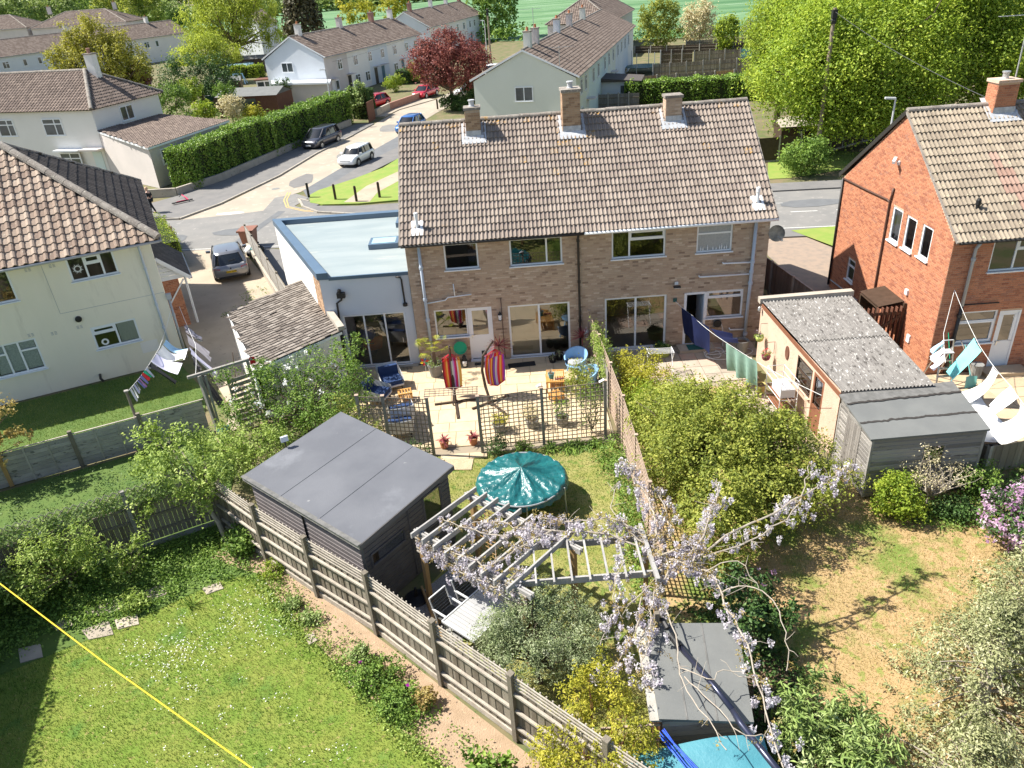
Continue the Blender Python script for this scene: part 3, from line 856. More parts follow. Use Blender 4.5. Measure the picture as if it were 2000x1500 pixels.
# neighbour's patio
pt2=sheet('terrace',ccw([(6.95,-.05),(13.2,-.05),(12.6,-1.5),(12.0,-3.6),(9.0,-3.0),(6.95,-2.4)]),.006, 'joint')
ms,ms2=[],[]
for i in range(11):
 for j in range(5):
  x,y=7.3+i*.6,-.35-j*.6
  if x>12.9-j*.15:
   continue
  (ms2 if(i*3+j*5)%7==0 or(i+j)%6==0 else ms).append(frame_m((x,y,.022),(1,0,0),(0,1,0),(0,0,1),.58,.58,.03))
pieces('slab',pt2, 'slab_grey',ms)
pieces('slab',pt2, 'slab_pink',ms2)
pth=bpy.data.objects.new('garden_path',None)
COL.objects.link(pth)
pth['kind']='structure'
ms,ms2=[],[]
for i in range(7):
 (ms if i%2 else ms2).append(frame_m((11.45+.02*i,-3.5-i*.62,.02),(1,0,0),(0,1,0),(0,0,1),.55,.58,.03))
 (ms2 if i%2 else ms).append(frame_m((12.1+.05*i,-3.9-i*.62,.02),(1,0,0),(0,1,0),(0,0,1),.5,.58,.03))
pieces('slab',pth, 'slab_grey',ms)
pieces('slab',pth, 'slab_pink',ms2)
pt3=sheet('back_patio',ccw([(17.0,-3.65),(26,-3.65),(26,-9.0),(16.9,-9.0),(16.4,-7)]),.004, 'joint')
ms=[]
for i in range(14):
 for j in range(7):
  ms.append(frame_m((17.3+i*.62+(.3 if j%2 else 0),-4.0-j*.62,.022),(1,0,0),(0,1,0),(0,0,1),.6,.6,.03))
pieces('slab',pt3, 'slab_buff',ms)
# ------------------------------------------------------------------ builders for walls, windows, roofs
def wall_holes(mb,O,ex,nrm,w,h,holes,depth=.12,ztop=None):
 """front face of a wall with window openings and their reveals"""
 O,ex,nrm=Vector(O),Vector(ex).normalized(),Vector(nrm).normalized()
 up=Vector((0,0,1))
 P=lambda x,z,d=0.:O+ex*x+up*z-nrm*d
 xs=sorted({0,w,*[q for hh in holes for q in hh[:2]]})
 zs=sorted({0,h,*[q for hh in holes for q in hh[2:4]]})
 for i in range(len(xs)-1):
  for j in range(len(zs)-1):
   cx,cz=(xs[i]+xs[i+1])/2,(zs[j]+zs[j+1])/2
   if any(a<cx<b and c<cz<d for a,b,c,d in holes):
    continue
   mb.quad(P(xs[i],zs[j]),P(xs[i+1],zs[j]),P(xs[i+1],zs[j+1]),P(xs[i],zs[j+1]))
 for a,b,c,d in holes:
  for p,q in(((a,c),(b,c)),((b,c),(b,d)),((b,d),(a,d)),((a,d),(a,c))):
   mb.quad(P(*p),P(*q),P(*q,depth),P(*p,depth))
 return mb
def bricks(parent,mat,O,ex,nrm,w,h,holes,limit=300,gable=None,name='brick',bl=.225,bh=.075,proud=.008,sub=None):
 """running bond: every brick a piece, cut at openings and edges"""
 O,ex,nrm=Vector(O),Vector(ex).normalized(),Vector(nrm).normalized()
 up=Vector((0,0,1))
 ms=[]
 n=int(h/bh)
 for j in range(n):
  z=(j+.5)*bh
  x0,x1=0,w
  if gable and z>gable[0]:
   t=(z+bh*.5-gable[0])/(gable[1]-gable[0])
   if t>=.97:
    break
   x0,x1=gable[2]*t,w-(w-gable[2])*t
  spans=[(x0,x1)]
  for a,b,c,d in holes:
   if c-.03<z<d+.03:
    ns=[]
    for p,q in spans:
     if b<=p or a>=q:
      ns.append((p,q))
     else:
      if a-p>.04:
       ns.append((p,a))
      if q-b>.04:
       ns.append((b,q))
    spans=ns
  off=(j%2)*bl/2+random.uniform(-.02,.02)
  for p,q in spans:
   k=math.floor((p-off)/bl)
   while True:
    a=max(off+k*bl,p)
    b=min(off+(k+1)*bl,q)
    k+=1
    if a>=q:
     break
    if b-a<.035:
     continue
    c=O+ex*((a+b)/2)+up*z+nrm*(proud*.5-.01+random.uniform(-.002,.002))
    ms.append(frame_m(c,ex,-nrm,up,b-a-.011,.02+proud,bh-.011))
 pieces(name,parent,mat,ms,limit=limit,rest=name+'s')
def window(parent,O,ex,nrm,rect,cols,fw=.06,sill=True,mat='upvc',glass='pane',rec=.07,sash=(),name='window',dummy=None,sillmat=None):
 """cols: list of (x0frac, x1frac, [z splits as fractions]); panes and sill are sub-parts"""
 O,ex,nrm=Vector(O),Vector(ex).normalized(),Vector(nrm).normalized()
 up=Vector((0,0,1))
 a,b,c,d=rect
 P=lambda x,z,dd=rec:O+ex*x+up*z-nrm*dd
 mb=MB()
 def fr(x0,x1,z0,z1,dep=.06,pr=0.):
  ctr=P((x0+x1)/2,(z0+z1)/2,rec-pr)
  vs=[]
  for s in(-1,1):
   for q,r_ in((-1,-1),(1,-1),(1,1),(-1,1)):
    vs.append(ctr+ex*(q*(x1-x0)/2)+up*(r_*(z1-z0)/2)+nrm*(s*dep/2))
  mb.add(vs,MB.BF,.5)
 fr(a,b,d-fw,d)
 fr(a,b,c,c+fw)
 fr(a,a+fw,c+fw,d-fw)
 fr(b-fw,b,c+fw,d-fw)
 panes=[]
 W,H=b-a,d-c
 for i,(u0,u1,zs)in enumerate(cols):
  x0=a+u0*W+(fw if u0==0 else fw*.5)
  x1=a+u1*W-(fw if u1==1 else fw*.5)
  if u1<1:
   fr(x1,x1+fw,c+fw,d-fw,.055)
  zz=[c+fw]+[c+z*H for z in zs]+[d-fw]
  for k in range(len(zz)-1):
   z0=zz[k]+(fw*.5 if k else 0)
   z1=zz[k+1]-(fw*.5 if k<len(zz)-2 else 0)
   if k<len(zz)-2:
    fr(x0,x1,zz[k+1]-fw*.5,zz[k+1]+fw*.5,.053)
   if(i,k)in sash:  # opening light with its own frame
    s=fw*.75
    fr(x0-.005,x1+.005,z1-s,z1+.004,.05,.012)
    fr(x0-.005,x1+.005,z0-.004,z0+s,.05,.012)
    fr(x0-.005,x0+s,z0+s,z1-s,.05,.012)
    fr(x1-s,x1+.005,z0+s,z1-s,.05,.012)
    panes.append((x0+s*.8,x1-s*.8,z0+s*.8,z1-s*.8,.004))
   else:
    panes.append((x0,x1,z0,z1,0))
 w=mb.obj(name,mat,parent)
 for x0,x1,z0,z1,pr in panes:
  MB().quad(P(x0,z0,rec-pr),P(x1,z0,rec-pr),P(x1,z1,rec-pr),P(x0,z1,rec-pr)).obj('pane',glass,w)
 if sill:
  s=MB()
  c0=P((a+b)/2,c-.02,-.02)
  vs=[]
  for q in(-.06,.06):
   for x,z in((-1,-.02),(1,-.02),(1,.02),(-1,.02)):
    vs.append(c0+ex*(x*(W/2+.05))+up*z+nrm*q)
  s.add(vs,MB.BF,.5)
  s.obj('sill',sillmat or mat,w)
 return w
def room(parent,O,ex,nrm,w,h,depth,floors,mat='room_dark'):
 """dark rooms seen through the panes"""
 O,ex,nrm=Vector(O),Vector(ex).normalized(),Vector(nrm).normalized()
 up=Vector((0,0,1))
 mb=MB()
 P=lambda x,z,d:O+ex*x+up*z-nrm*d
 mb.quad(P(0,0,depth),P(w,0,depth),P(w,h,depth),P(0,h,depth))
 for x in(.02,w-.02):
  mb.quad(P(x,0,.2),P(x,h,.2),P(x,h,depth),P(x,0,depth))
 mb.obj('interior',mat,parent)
 f=MB()
 for z in floors:
  f.quad(P(0,z,.2),P(w,z,.2),P(w,z,depth),P(0,z,depth))
 f.obj('interior_floor', 'room_floor',parent)
def tile_proto(tw=.3,gauge=.34,rolls=2,roll_h=.05,thick=.045):
 """double roman tile: x across, y up the slope, z out of the roof"""
 mb=MB()
 xs,zs=[],[]
 for r in range(rolls):
  for u,z in((0,0),(.42,0),(.54,.65),(.71,1),(.88,.65)):
   xs.append((r+u)/rolls*tw)
   zs.append(z*roll_h)
 xs.append(tw)
 zs.append(0)
 n=len(xs)
 lo=[(x-tw/2,0,z+thick)for x,z in zip(xs,zs)]
 hi=[(x-tw/2,gauge*1.12,z)for x,z in zip(xs,zs)]
 lip=[(x-tw/2,0.004,max(z-.004,-.004))for x,z in zip(xs,zs)]
 mb.v=lo+hi+lip
 mb.f=[(i,i+1,n+i+1,n+i)for i in range(n-1)]+[(2*n+i,2*n+i+1,i+1,i)for i in range(n-1)]
 mb.r=[.5]*len(mb.v)
 return mb
def roof_plane(parent,poly,O,ex,mat,tw=.3,gauge=.34,limit=300,proto=None,name='roof',jitter=.006,under='underlay',tiles=True,thick=.05,special=None):
 """poly: 3D corners of the slope; O: eave corner; ex: along the eave. Tiles fill the polygon."""
 O,ex=Vector(O),Vector(ex).normalized()
 pv=[Vector(p)for p in poly]
 n=(pv[1]-pv[0]).cross(pv[2]-pv[0]).normalized()
 if n.z<0:
  n=-n
 ey=n.cross(ex).normalized()
 if ey.z<0:
  ey=-ey
 mb=MB()
 k=len(pv)
 vs=[p-n*.012 for p in pv]+[p-n*(thick+.012)for p in pv]
 mb.add(vs,[tuple(range(k)),tuple(range(2*k-1,k-1,-1))]+[(i,i+k,(i+1)%k+k,(i+1)%k)for i in range(k)])
 rf=mb.obj(name,under,parent)
 if not tiles:
  return rf
 p2=[((p-O).dot(ex),(p-O).dot(ey))for p in pv]
 def inside(x,y):
  c=False
  for i in range(k):
   (x1,y1),(x2,y2)=p2[i],p2[(i+1)%k]
   if(y1>y)!=(y2>y)and x<(x2-x1)*(y-y1)/(y2-y1)+x1:
    c=not c
  return c
 xm,xM=min(p[0]for p in p2),max(p[0]for p in p2)
 yM=max(p[1]for p in p2)
 rows=max(1,round(yM/gauge))
 g=yM/rows
 cols=max(1,round((xM-xm)/tw))
 t=(xM-xm)/cols
 ms=[]
 for j in range(rows):
  for i in range(cols):
   x=xm+(i+.5)*t
   y=j*g-(.03 if j==0 else 0)
   if not inside(x,min(y+g*.5,yM-.01)):
    continue
   o=O+ex*(x+random.gauss(0,jitter*.4))+ey*(y+random.gauss(0,jitter))+n*random.uniform(0,.006)
   a=random.gauss(0,.006)
   e1=ex*math.cos(a)+ey*math.sin(a)
   ms.append(frame_m(o,e1,n.cross(e1),n,t/tw,g/gauge,1))
 if special:
  sp=[m for m in ms if special[0](m.translation)]
  ms=[m for m in ms if m not in sp]
  pieces('roof_tile',rf,special[1],sp,proto=proto or tile_proto(tw,gauge))
 pieces('roof_tile',rf,mat,ms,proto=proto or tile_proto(tw,gauge),limit=limit,rest='roof_tiles',smooth=False)
 return rf
def ridge_run(parent,a,b,mat='ridge',r=.115,L=.42,limit=200,lift=.0,name='ridge_tile'):
 a,b=Vector(a),Vector(b)
 d=(b-a)
 n=max(1,round(d.length/L))
 d.normalize()
 sd=d.cross(Vector((0,0,1))).normalized()
 up=sd.cross(d)
 mb=MB()
 vs,k=[],7
 for x in(-.5,.5):
  for i in range(k):
   t=math.pi*i/(k-1)
   vs.append((x,math.cos(t),math.sin(t)))
 mb.add(vs,[(i,i+1,k+i+1,k+i)for i in range(k-1)]+[tuple(range(k)),tuple(range(2*k-1,k-1,-1))])
 ms=[]
 for i in range(n):
  c=a.lerp(b,(i+.5)/n)+up*(lift+random.uniform(-.008,.008))
  ms.append(frame_m(c,d,sd,up,(b-a).length/n-.012,r*random.uniform(.97,1.05),r*random.uniform(.97,1.05)))
 pieces(name,parent,mat,ms,proto=mb,limit=limit,rest=name+'s')
def chimney(parent,c,w,d,z0,z1,mat,mortar,cap='ridge',pot=True,brick=True,potmat='terracotta',rz=0.):
 """stack > bricks, flashing, cap, pot"""
 ex=Vector((math.cos(rz),math.sin(rz),0))
 ey=Vector((-ex.y,ex.x,0))
 st=MB().box((c[0],c[1],(z0+z1)/2),(w,d,z1-z0),rz).obj('chimney',mortar,parent)
 if brick:
  for e,n,ww,dd in((ex,-ey,w,d),(ey,ex,d,w),(-ex,ey,w,d),(-ey,-ex,d,w)):
   o=Vector((c[0],c[1],z0))-e*ww/2+n*dd/2
   bricks(st,mat,o,e,n,ww,z1-z0-.05,[],limit=300,proud=.01)
 MB().box((c[0],c[1],z1+.03),(w+.1,d+.1,.1),rz).obj('cap',cap,st)
 if pot:
  MB().lathe((c[0],c[1],z1+.06),[(.11,0),(.12,.04),(.1,.06),(.1,.2),(.13,.22),(.13,.26),(.02,.27)],10).obj('pot',potmat,st)
 return st
def skirt(parent,c,w,d,zc,slope,mat='lead'):
 """lead flashing dressed onto a slope that rises with +y"""
 mb=MB()
 for s in(-1,1):
  mb.add([(c[0]+s*(w/2+.02),c[1]-d/2-.2,zc+slope*(-d/2-.2)+.07),(c[0]+s*(w/2+.2),c[1]-d/2-.2,zc+slope*(-d/2-.2)+.07),
  (c[0]+s*(w/2+.2),c[1]+d/2,zc+slope*d/2+.07),(c[0]+s*(w/2+.02),c[1]+d/2,zc+slope*d/2+.07)],((0,1,2,3),))
 y0=c[1]-d/2
 mb.add([(c[0]-w/2-.2,y0-.3,zc+slope*(-d/2-.3)+.08),(c[0]+w/2+.2,y0-.3,zc+slope*(-d/2-.3)+.08),
 (c[0]+w/2+.1,y0-.02,zc+slope*(-d/2)+.1),(c[0]-w/2-.1,y0-.02,zc+slope*(-d/2)+.1)],((0,1,2,3),))
 mb.add([(c[0]-w/2-.015,y0-.03,zc-slope*d/2+.08),(c[0]+w/2+.015,y0-.03,zc-slope*d/2+.08),
 (c[0]+w/2+.015,y0-.03,zc-slope*d/2+.28),(c[0]-w/2-.015,y0-.03,zc-slope*d/2+.28)],((0,1,2,3),))
 return mb.obj('flashing',mat,parent)
# ------------------------------------------------------------------ the buff brick pair of houses in the middle
X,Y_,Z_=Vector((1,0,0)),Vector((0,1,0)),Vector((0,0,1))
W,D,H=13.33,8.4,4.87
ho=thing('brick_house', 'pair of buff brick houses under one grey tiled roof with three chimneys', 'house',(W/2,D/2,0))
holes=[(1.38,2.63,3.85,4.84),(3.79,5.72,3.81,4.84),(7.54,9.52,3.80,4.84),(10.67,11.98,3.80,4.84),(.75,2.0,1.13,2.28),(2.0,2.95,.05,2.28),
(3.57,5.93,.04,2.25),(7.27,9.64,.05,2.25),(10.31,11.16,.02,2.25),(11.16,12.57,1.12,2.25)]
RZ,EZ,RY=8.37,5.03,4.19
mb=wall_holes(MB(),(0,0,0),X,-Y_,W,H,holes)
mb.add([(0,0,0),(0,D,0),(0,D,H),(0,RY,RZ-.12),(0,0,H)],((0,1,2,3,4),))
mb.add([(W,0,0),(W,D,0),(W,D,H),(W,RY,RZ-.12),(W,0,H)],((4,3,2,1,0),))
mb.add([(0,D,0),(W,D,0),(W,D,H),(0,D,H)],((0,1,2,3),))
wl=mb.obj('wall', 'mortar_buff',ho)
bricks(wl, 'brick_buff',(0,0,0),X,-Y_,W,H,holes)
bricks(wl, 'brick_buff',(W,0,0),Y_,X,D,RZ-.15,[],limit=0,gable=(H,RZ-.15,D/2))
bricks(wl, 'brick_buff',(0,D,0),-Y_,-X,D,RZ-.15,[(0,8,0,3.8)],limit=0,gable=(H,RZ-.15,D/2))
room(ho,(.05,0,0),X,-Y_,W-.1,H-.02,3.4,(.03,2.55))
window(ho,(0,0,0),X,-Y_,holes[0],[(0,1,[])])
window(ho,(0,0,0),X,-Y_,holes[1],[(0,.70,[]),(.70,1,[])])
window(ho,(0,0,0),X,-Y_,holes[2],[(0,.33,[]),(.33,1,[.66])],sash=((1,1),))
w4=window(ho,(0,0,0),X,-Y_,holes[3],[(0,1,[.68])],glass='frosted')
mb=MB()
for i,(x,h)in enumerate(((10.85,.16),(10.93,.12),(11.1,.2),(11.3,.14),(11.42,.1),(11.55,.17),(11.62,.22),(11.72,.12),(11.8,.15))):
 mb.lathe((x,-.0+.055,3.87),[(.022,0),(.025,h*.6),(.01,h*.7),(.01,h)],6)
mb.obj('bottles', 'plastic_white',w4)
kw=window(ho,(0,0,0),X,-Y_,holes[4],[(0,1,[])])
for i,hh in((6, 'l'),(7, 'r')):
 wn=window(ho,(0,0,0),X,-Y_,holes[i],[(0,.5,[]),(.5,1,[])],fw=.075,name='patio_door')
 if i==6:
  MB().box((4.22,.22,1.13),(1.15,.01,2.1)).obj('blind', 'blind',wn)
window(ho,(0,0,0),X,-Y_,holes[9],[(0,1,[.74])],sash=((0,1),))
MB().box((11.5,.5,1.85),(.55,.02,.9)).obj('blind', 'blind',ho)
# back door with obscured pane and cat flap
dr=MB()
dr.box((2.475,.07,.62),(.83,.05,1.0)).box((2.475,.07,2.19),(.83,.05,.1)).box((2.12,.07,1.63),(.12,.05,1.03)).box((2.83,.07,1.63),(.12,.05,1.03))
do=dr.obj('door', 'upvc',ho)
mb=MB()
mb.box((2.035,.06,1.17),(.06,.09,2.22)).box((2.915,.06,1.17),(.06,.09,2.22)).box((2.475,.06,2.255),(.82,.09,.05)).box((2.475,-.02,.06),(.99,.16,.05))
mb.obj('door_frame', 'upvc',ho)
MB().box((2.475,.07,1.63),(.6,.02,1.03)).obj('pane', 'blind',do)
MB().quad((2.17,.048,1.12),(2.78,.048,1.12),(2.78,.048,2.14),(2.17,.048,2.14)).obj('pane', 'pane',do)
MB().box((2.52,.042,.33),(.19,.02,.19)).obj('cat_flap', 'black',do)
MB().box((2.13,.03,1.08),(.03,.03,.16)).box((2.18,.015,1.12),(.12,.02,.025)).obj('handle', 'steel',do)
# the neighbour's open doorway
mb=MB()
mb.box((10.36,.05,1.13),(.1,.1,2.2)).box((11.12,.05,1.13),(.09,.1,2.2)).box((10.74,.05,2.2),(.68,.1,.09)).box((10.74,-.02,.045),(.95,.2,.05))
mb.obj('door_frame', 'upvc',ho)
MB().box((11.06,.48,1.1),(.05,.78,2.05),.06).obj('door', 'upvc_grey',ho)
MB().box((10.75,-.42,.07),(1.4,.62,.14)).obj('doorstep', 'slab_grey',ho)
# gutters, fascia, verge
MB().box((W/2,-.06,4.905),(W+.1,.1,.12)).obj('fascia', 'upvc',ho)
MB().box((W/2,-.2,4.965),(W+.16,.32,.03)).obj('soffit', 'upvc',ho)
MB().tube([(-.1,-.38,4.985),(6.5,-.38,4.985)],.055,8).obj('gutter', 'pipe_black',ho,smooth=True)
MB().tube([(6.5,-.38,4.985),(W+.15,-.38,4.985)],.06,8).obj('gutter', 'upvc',ho,smooth=True)
def pipe(parent,pts,r,mat,collars=(),name='drain_pipe'):
 o=MB().tube(pts,r,9).obj(name,mat,parent,smooth=True)
 for c in collars:
  MB().lathe((c[0],c[1],c[2]),[(r*1.35,0),(r*1.35,.1)],10).obj('collar',mat,o)
 return o
pipe(ho,[(.5,-.09,4.9),(.5,-.09,3.0),(.51,-.09,.05)],.06, 'upvc_grey',[(.5,-.09,2.75),(.5,-.09,1.9),(.5,-.09,4.0)])
pipe(ho,[(.53,-.07,2.62),(1.25,-.07,2.70),(1.35,-.07,2.80),(2.25,-.07,2.86)],.024, 'upvc',name='waste_pipe')
pipe(ho,[(1.62,-.06,2.83),(1.61,-.06,3.32)],.022, 'upvc',name='waste_pipe')
pipe(ho,[(6.3,-.34,4.95),(6.3,-.09,4.72),(6.3,-.08,2),(6.3,-.08,.05)],.045, 'pipe_black',[(6.3,-.08,4.6),(6.3,-.08,3.0),(6.3,-.08,1.4)])
pipe(ho,[(12.78,-.1,4.9),(12.76,-.1,2.5),(12.72,-.1,.0)],.065, 'upvc_grey',[(12.77,-.1,3.3),(12.76,-.1,2.45),(12.76,-.1,2.9),(12.74,-.1,.35)])
for pts in([(11.66,-.07,3.40),(11.68,-.09,3.35),(12.7,-.09,3.32)],[(10.8,-.07,2.94),(10.83,-.09,2.88),(12.68,-.09,2.86)],[(12.1,-.07,.68),(12.13,-.09,.60),(12.7,-.09,.58)],[(12.25,-.09,.22),(12.7,-.09,.2)]):
 pipe(ho,pts,.032, 'upvc',name='waste_pipe')
pipe(ho,[(3.33,-.05,2.6),(3.33,-.05,.1)],.014, 'pipe_brown',name='cable')
# roof
rf=roof_plane(ho,[(-.12,-.35,EZ),(W+.12,-.35,EZ),(W+.12,RY,RZ),(-.12,RY,RZ)],(-.12,-.35,EZ),X, 'tile_grey',gauge=.335,special=(lambda p:random.random()<.55*math.exp(-((p.x-6.5)/.6)**2-((p.y-2.9)/.8)**2)+(.22 if p.y>3.7 else .012), 'tile_lichen'))
roof_plane(ho,[(W+.12,D+.35,EZ),(-.12,D+.35,EZ),(-.12,RY+.01,RZ),(W+.12,RY+.01,RZ)],(W+.12,D+.35,EZ),-X, 'tile_grey',limit=0,gauge=.335)
ridge_run(rf,(-.12,RY,RZ),(W+.12,RY,RZ),lift=.0)
for x in(-.14,W+.14):
 MB().bar((x,-.36,EZ-.01),(x,RY,RZ-.0),.05,.07).bar((x,D+.36,EZ-.01),(x,RY,RZ-.0),.05,.07).obj('verge', 'ridge',ho)
sl=(RZ-EZ)/(RY+.35)
for cx,w,top in((2.76,.55,8.88),(6.52,.66,9.28),(10.44,.6,8.78)):
 zc=RZ-sl*(RY-3.75)
 c=chimney(ho,(cx,3.75),w,.55 if cx!=6.52 else .75,zc-.4,top, 'brick_buff' if cx>9 else 'brick_brown', 'mortar_buff',cap='ridge',pot=cx<9,potmat='lead')
 skirt(c,(cx,3.75),w,.55 if cx!=6.52 else .75,zc,sl)
for x in(.52,12.85):
 f=MB().lathe((x,.2,5.3),[(.06,0),(.06,.55),(.075,.57),(.075,.72),(.02,.75)],10).obj('flue', 'upvc',ho)
 MB().add([(x-.22,-.12,EZ+.26),(x+.22,-.12,EZ+.26),(x+.22,.42,EZ+.65),(x-.22,.42,EZ+.65)],((0,1,2,3),)).obj('flashing', 'plastic_white',f)
# wall fittings that hang on the brickwork
t=thing('wall_lantern', 'black lantern on the brick wall between back door and patio door', 'lamp',(3.25,-.1,1.7))
MB().box((3.25,-.02,1.9),(.09,.03,.2)).bar((3.25,-.02,1.98),(3.25,-.13,2.04),.02,.02).lathe((3.25,-.15,1.98),[(.085,0),(.02,.09),(.01,.13)],6).lathe((3.25,-.15,1.72),[(.03,0),(.06,.03),(.07,.05)],6).obj('frame', 'black',t)
MB().lathe((3.25,-.15,1.77),[(.055,0),(.07,.2)],6).obj('lamp_glass', 'light_clear',t)
t=thing('floodlight', 'small black and white floodlight above the open doorway', 'lamp',(9.98,-.1,2.55))
MB().box((9.98,-.03,2.68),(.13,.06,.1)).obj('mount', 'upvc',t)
MB().box((9.98,-.14,2.58),(.26,.14,.06)).obj('housing', 'black',t)
MB().box((9.98,-.15,2.545),(.22,.12,.015)).obj('lens', 'plastic_white',t)
t=thing('satellite_dish', 'round dark satellite dish on the far right end of the brick house', 'satellite dish',(13.5,-.1,4.2))
mb=MB()
mb.lathe((0,0,0),[(.02,.0),(.16,.02),(.29,.07),(.3,.075),(.29,.08),(.02,.03)],18)
mm=Matrix.Translation((13.58,-.12,4.38))@Matrix.Rotation(R(75),4, 'X')@Matrix.Rotation(R(-35),4, 'Y')
mb.v=[tuple(mm@Vector(v))for v in mb.v]
mb.obj('dish', 'dish',t)
MB().bar((13.36,.1,4.25),(13.56,-.05,4.36),.04,.04).bar((13.58,-.15,4.3),(13.62,-.5,4.22),.02,.02).box((13.62,-.5,4.24),(.07,.09,.06)).obj('arm', 'galv',t)
# ------------------------------------------------------------------ flat roofed side extension
ex_=thing('extension', 'white flat roofed extension with blue grey parapet and folding glass doors', 'extension',(-3,3.5,0))
A,B,C,Dd=(-3.35,.12),(-.03,.12),(-.03,7.9),(-6.9,7.9)
hole=(.6,2.98,.07,2.28)
mb=wall_holes(MB(),(A[0],A[1],0),X,-Y_,3.32,3.86,[hole],depth=.1)
mb.obj('wall', 'white_wall_shaded',ex_)
lv=Vector((A[0]-Dd[0],A[1]-Dd[1],0))
ll=lv.length
lv.normalize()
ln=Vector((lv.y,-lv.x,0))
mb=MB()
D0=Vector((*Dd,0))
q=D0+lv*(ll-1.15)
mb.quad(D0,q,q+Z_*3.86,D0+Z_*3.86).quad((*Dd,0),(*C,0),(*C,3.86),(*Dd,3.86))
mb.obj('side_wall', 'white_wall',ex_)
br=MB().quad(q,(*A,0),(A[0],A[1],3.86),q+Z_*3.86).obj('brick_end', 'mortar_buff',ex_)
bricks(br, 'brick_brown',q,lv,ln,1.15,3.84,[(0,.0,0,0)],limit=200)
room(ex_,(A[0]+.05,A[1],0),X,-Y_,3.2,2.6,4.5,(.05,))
bf=window(ex_,(A[0],A[1],0),X,-Y_,hole,[(0,.333,[]),(.333,.667,[]),(.667,1,[])],fw=.06,name='folding_door',sill=True)
MB().box((A[0]+2.78,A[1]+.015,1.1),(.03,.03,.2)).obj('handle', 'steel',bf)
sheetz=[(A[0]+.34,A[1]+.02,3.84),(B[0],B[1],3.84),(C[0],C[1]-.3,3.84),(Dd[0]+.42,Dd[1]-.3,3.84)]
MB().add(sheetz,((0,1,2,3),)).obj('roof', 'flat_roof',ex_)
def par(a,b,c,d,z0,z1):
 return MB().prism(ccw([a,b,c,d]),z0,z1)
lo=lambda p,s:(p[0]+s,p[1])
par((Dd[0]-.06,Dd[1]+.05),(A[0]-.06,A[1]-.04),(A[0]+.36,A[1]-.04),(Dd[0]+.44,Dd[1]-.3),3.80,4.06).obj('parapet', 'parapet_blue',ex_)
par((Dd[0]+.44,Dd[1]-.3),(Dd[0]-.06,Dd[1]+.052),(C[0]+.01,C[1]+.05),(C[0]+.01,C[1]-.3),3.80,4.058).obj('parapet', 'parapet_blue',ex_)
MB().box(((A[0]+.36+B[0])/2,A[1]-.01,3.82),(B[0]-A[0]-.36,.07,.13)).obj('edge_trim', 'parapet_blue',ex_)
for cx,cy in((-1.28,3.55),(-.45,6.35)):
 s=MB().box((cx,cy,3.94),(1.2,.95,.22)).obj('skylight', 'parapet_blue',ex_)
 MB().box((cx,cy,4.055),(.96,.7,.012)).obj('pane', 'greenhouse_glass',s)
pipe(ex_,[(-.5,.07,3.72),(-.33,.03,3.7),(-.3,.03,3.6),(-.29,.03,2.66)],.035, 'pipe_black')
MB().lathe((-.29,.04,2.55),[(.0,-.02),(.09,0),(.09,.1),(.04,.12)],12).obj('drain_cup', 'pipe_black',ex_)
hp=MB().box((-2.62,.0,3.18),(.3,.16,.2)).lathe((-2.66,.0,3.28),[(.07,0),(.075,.1),(.05,.14)],10).obj('hopper', 'black',ex_)
pipe(ex_,[(-2.62,.04,3.1),(-2.64,.04,2.98),(-2.84,.05,2.85),(-2.86,.05,2.1),(-2.86,.05,.1)],.04, 'pipe_black')
MB().box((-1.7,-.02,.04),(3.2,.22,.05)).obj('threshold', 'slab_grey',ex_)
g=MB()
for i in range(12):
 g.box((-.95+i*.055,-.22,.045),(.02,.26,.02))
tag(g.obj('drain_grate', 'pipe_black'), 'black slotted drain grate in front of the folding doors', 'drain')
# what one sees through the folding doors
t=thing('gym_ball', 'blue exercise ball behind the folding glass doors', 'ball',(-2.2,1.2,.05))
MB().lathe((-2.15,1.3,.95),[(.02,-.33),(.2,-.26),(.32,-.08),(.33,.05),(.24,.23),(.02,.33)],16).obj('ball', 'plastic_navy',t,smooth=True)
MB().box((-2.15,1.3,.32),(.5,.5,.6)).obj('stand', 'dark_wood',t)
tag(MB().grid(lambda u,v:(-1.95+.8*(u-.5),.75+.5*v,.45+.35*v*v+.1*(2*u-1)**2),6,4).obj('sling_seat', 'stripe_orange'), 'orange sling seat behind the folding doors', 'chair')
# ------------------------------------------------------------------ red brick house on the right
rh=thing('red_brick_house', 'red brick house with sunlit gable and lichen spotted roof', 'house',(22,.6,0))
gx,y0,y1,e,rz_=18.05,-3.6,4.9,4.9,8.2
ym=(y0+y1)/2
gh=[(-y0+-.23,-y0+.5,3.62,4.89),(-y0-1.26,-y0-.56,3.66,4.86),(-y0-2.34,-y0-1.66,3.72,4.88),(-y0+2.72,-y0+3.4,.95,1.9)]
gh=[(a,b,c,d)for a,b,c,d in gh]
# gable seen from -x: run from y1 down to y0 so that the frame is right handed
GO,GX,GN=Vector((gx,y1,0)),-Y_,-X
L_=y1-y0
gholes=[(L_-b,L_-a,c,d)for a,b,c,d in gh]
mb=wall_holes(MB(),GO,GX,GN,L_,e,gholes)
mb.add([(gx,y1,e),(gx,y0,e),(gx,ym,rz_-.1)],((0,1,2),))
rholes=[(1.33,3.6,3.72,4.83),(.7,2.06,1.12,2.32),(2.12,2.86,.06,2.26)]
wall_holes(mb,(gx,y0,0),X,-Y_,8.0,e,rholes)
mb.quad((26.05,y0,0),(26.05,y1,0),(26.05,y1,e),(26.05,y0,e)).quad((gx,y1,0),(26.05,y1,0),(26.05,y1,e),(gx,y1,e))
wl=mb.obj('wall', 'mortar_red',rh)
bricks(wl, 'brick_red',GO,GX,GN,L_,rz_-.1,gholes,gable=(e,rz_-.1,L_/2))
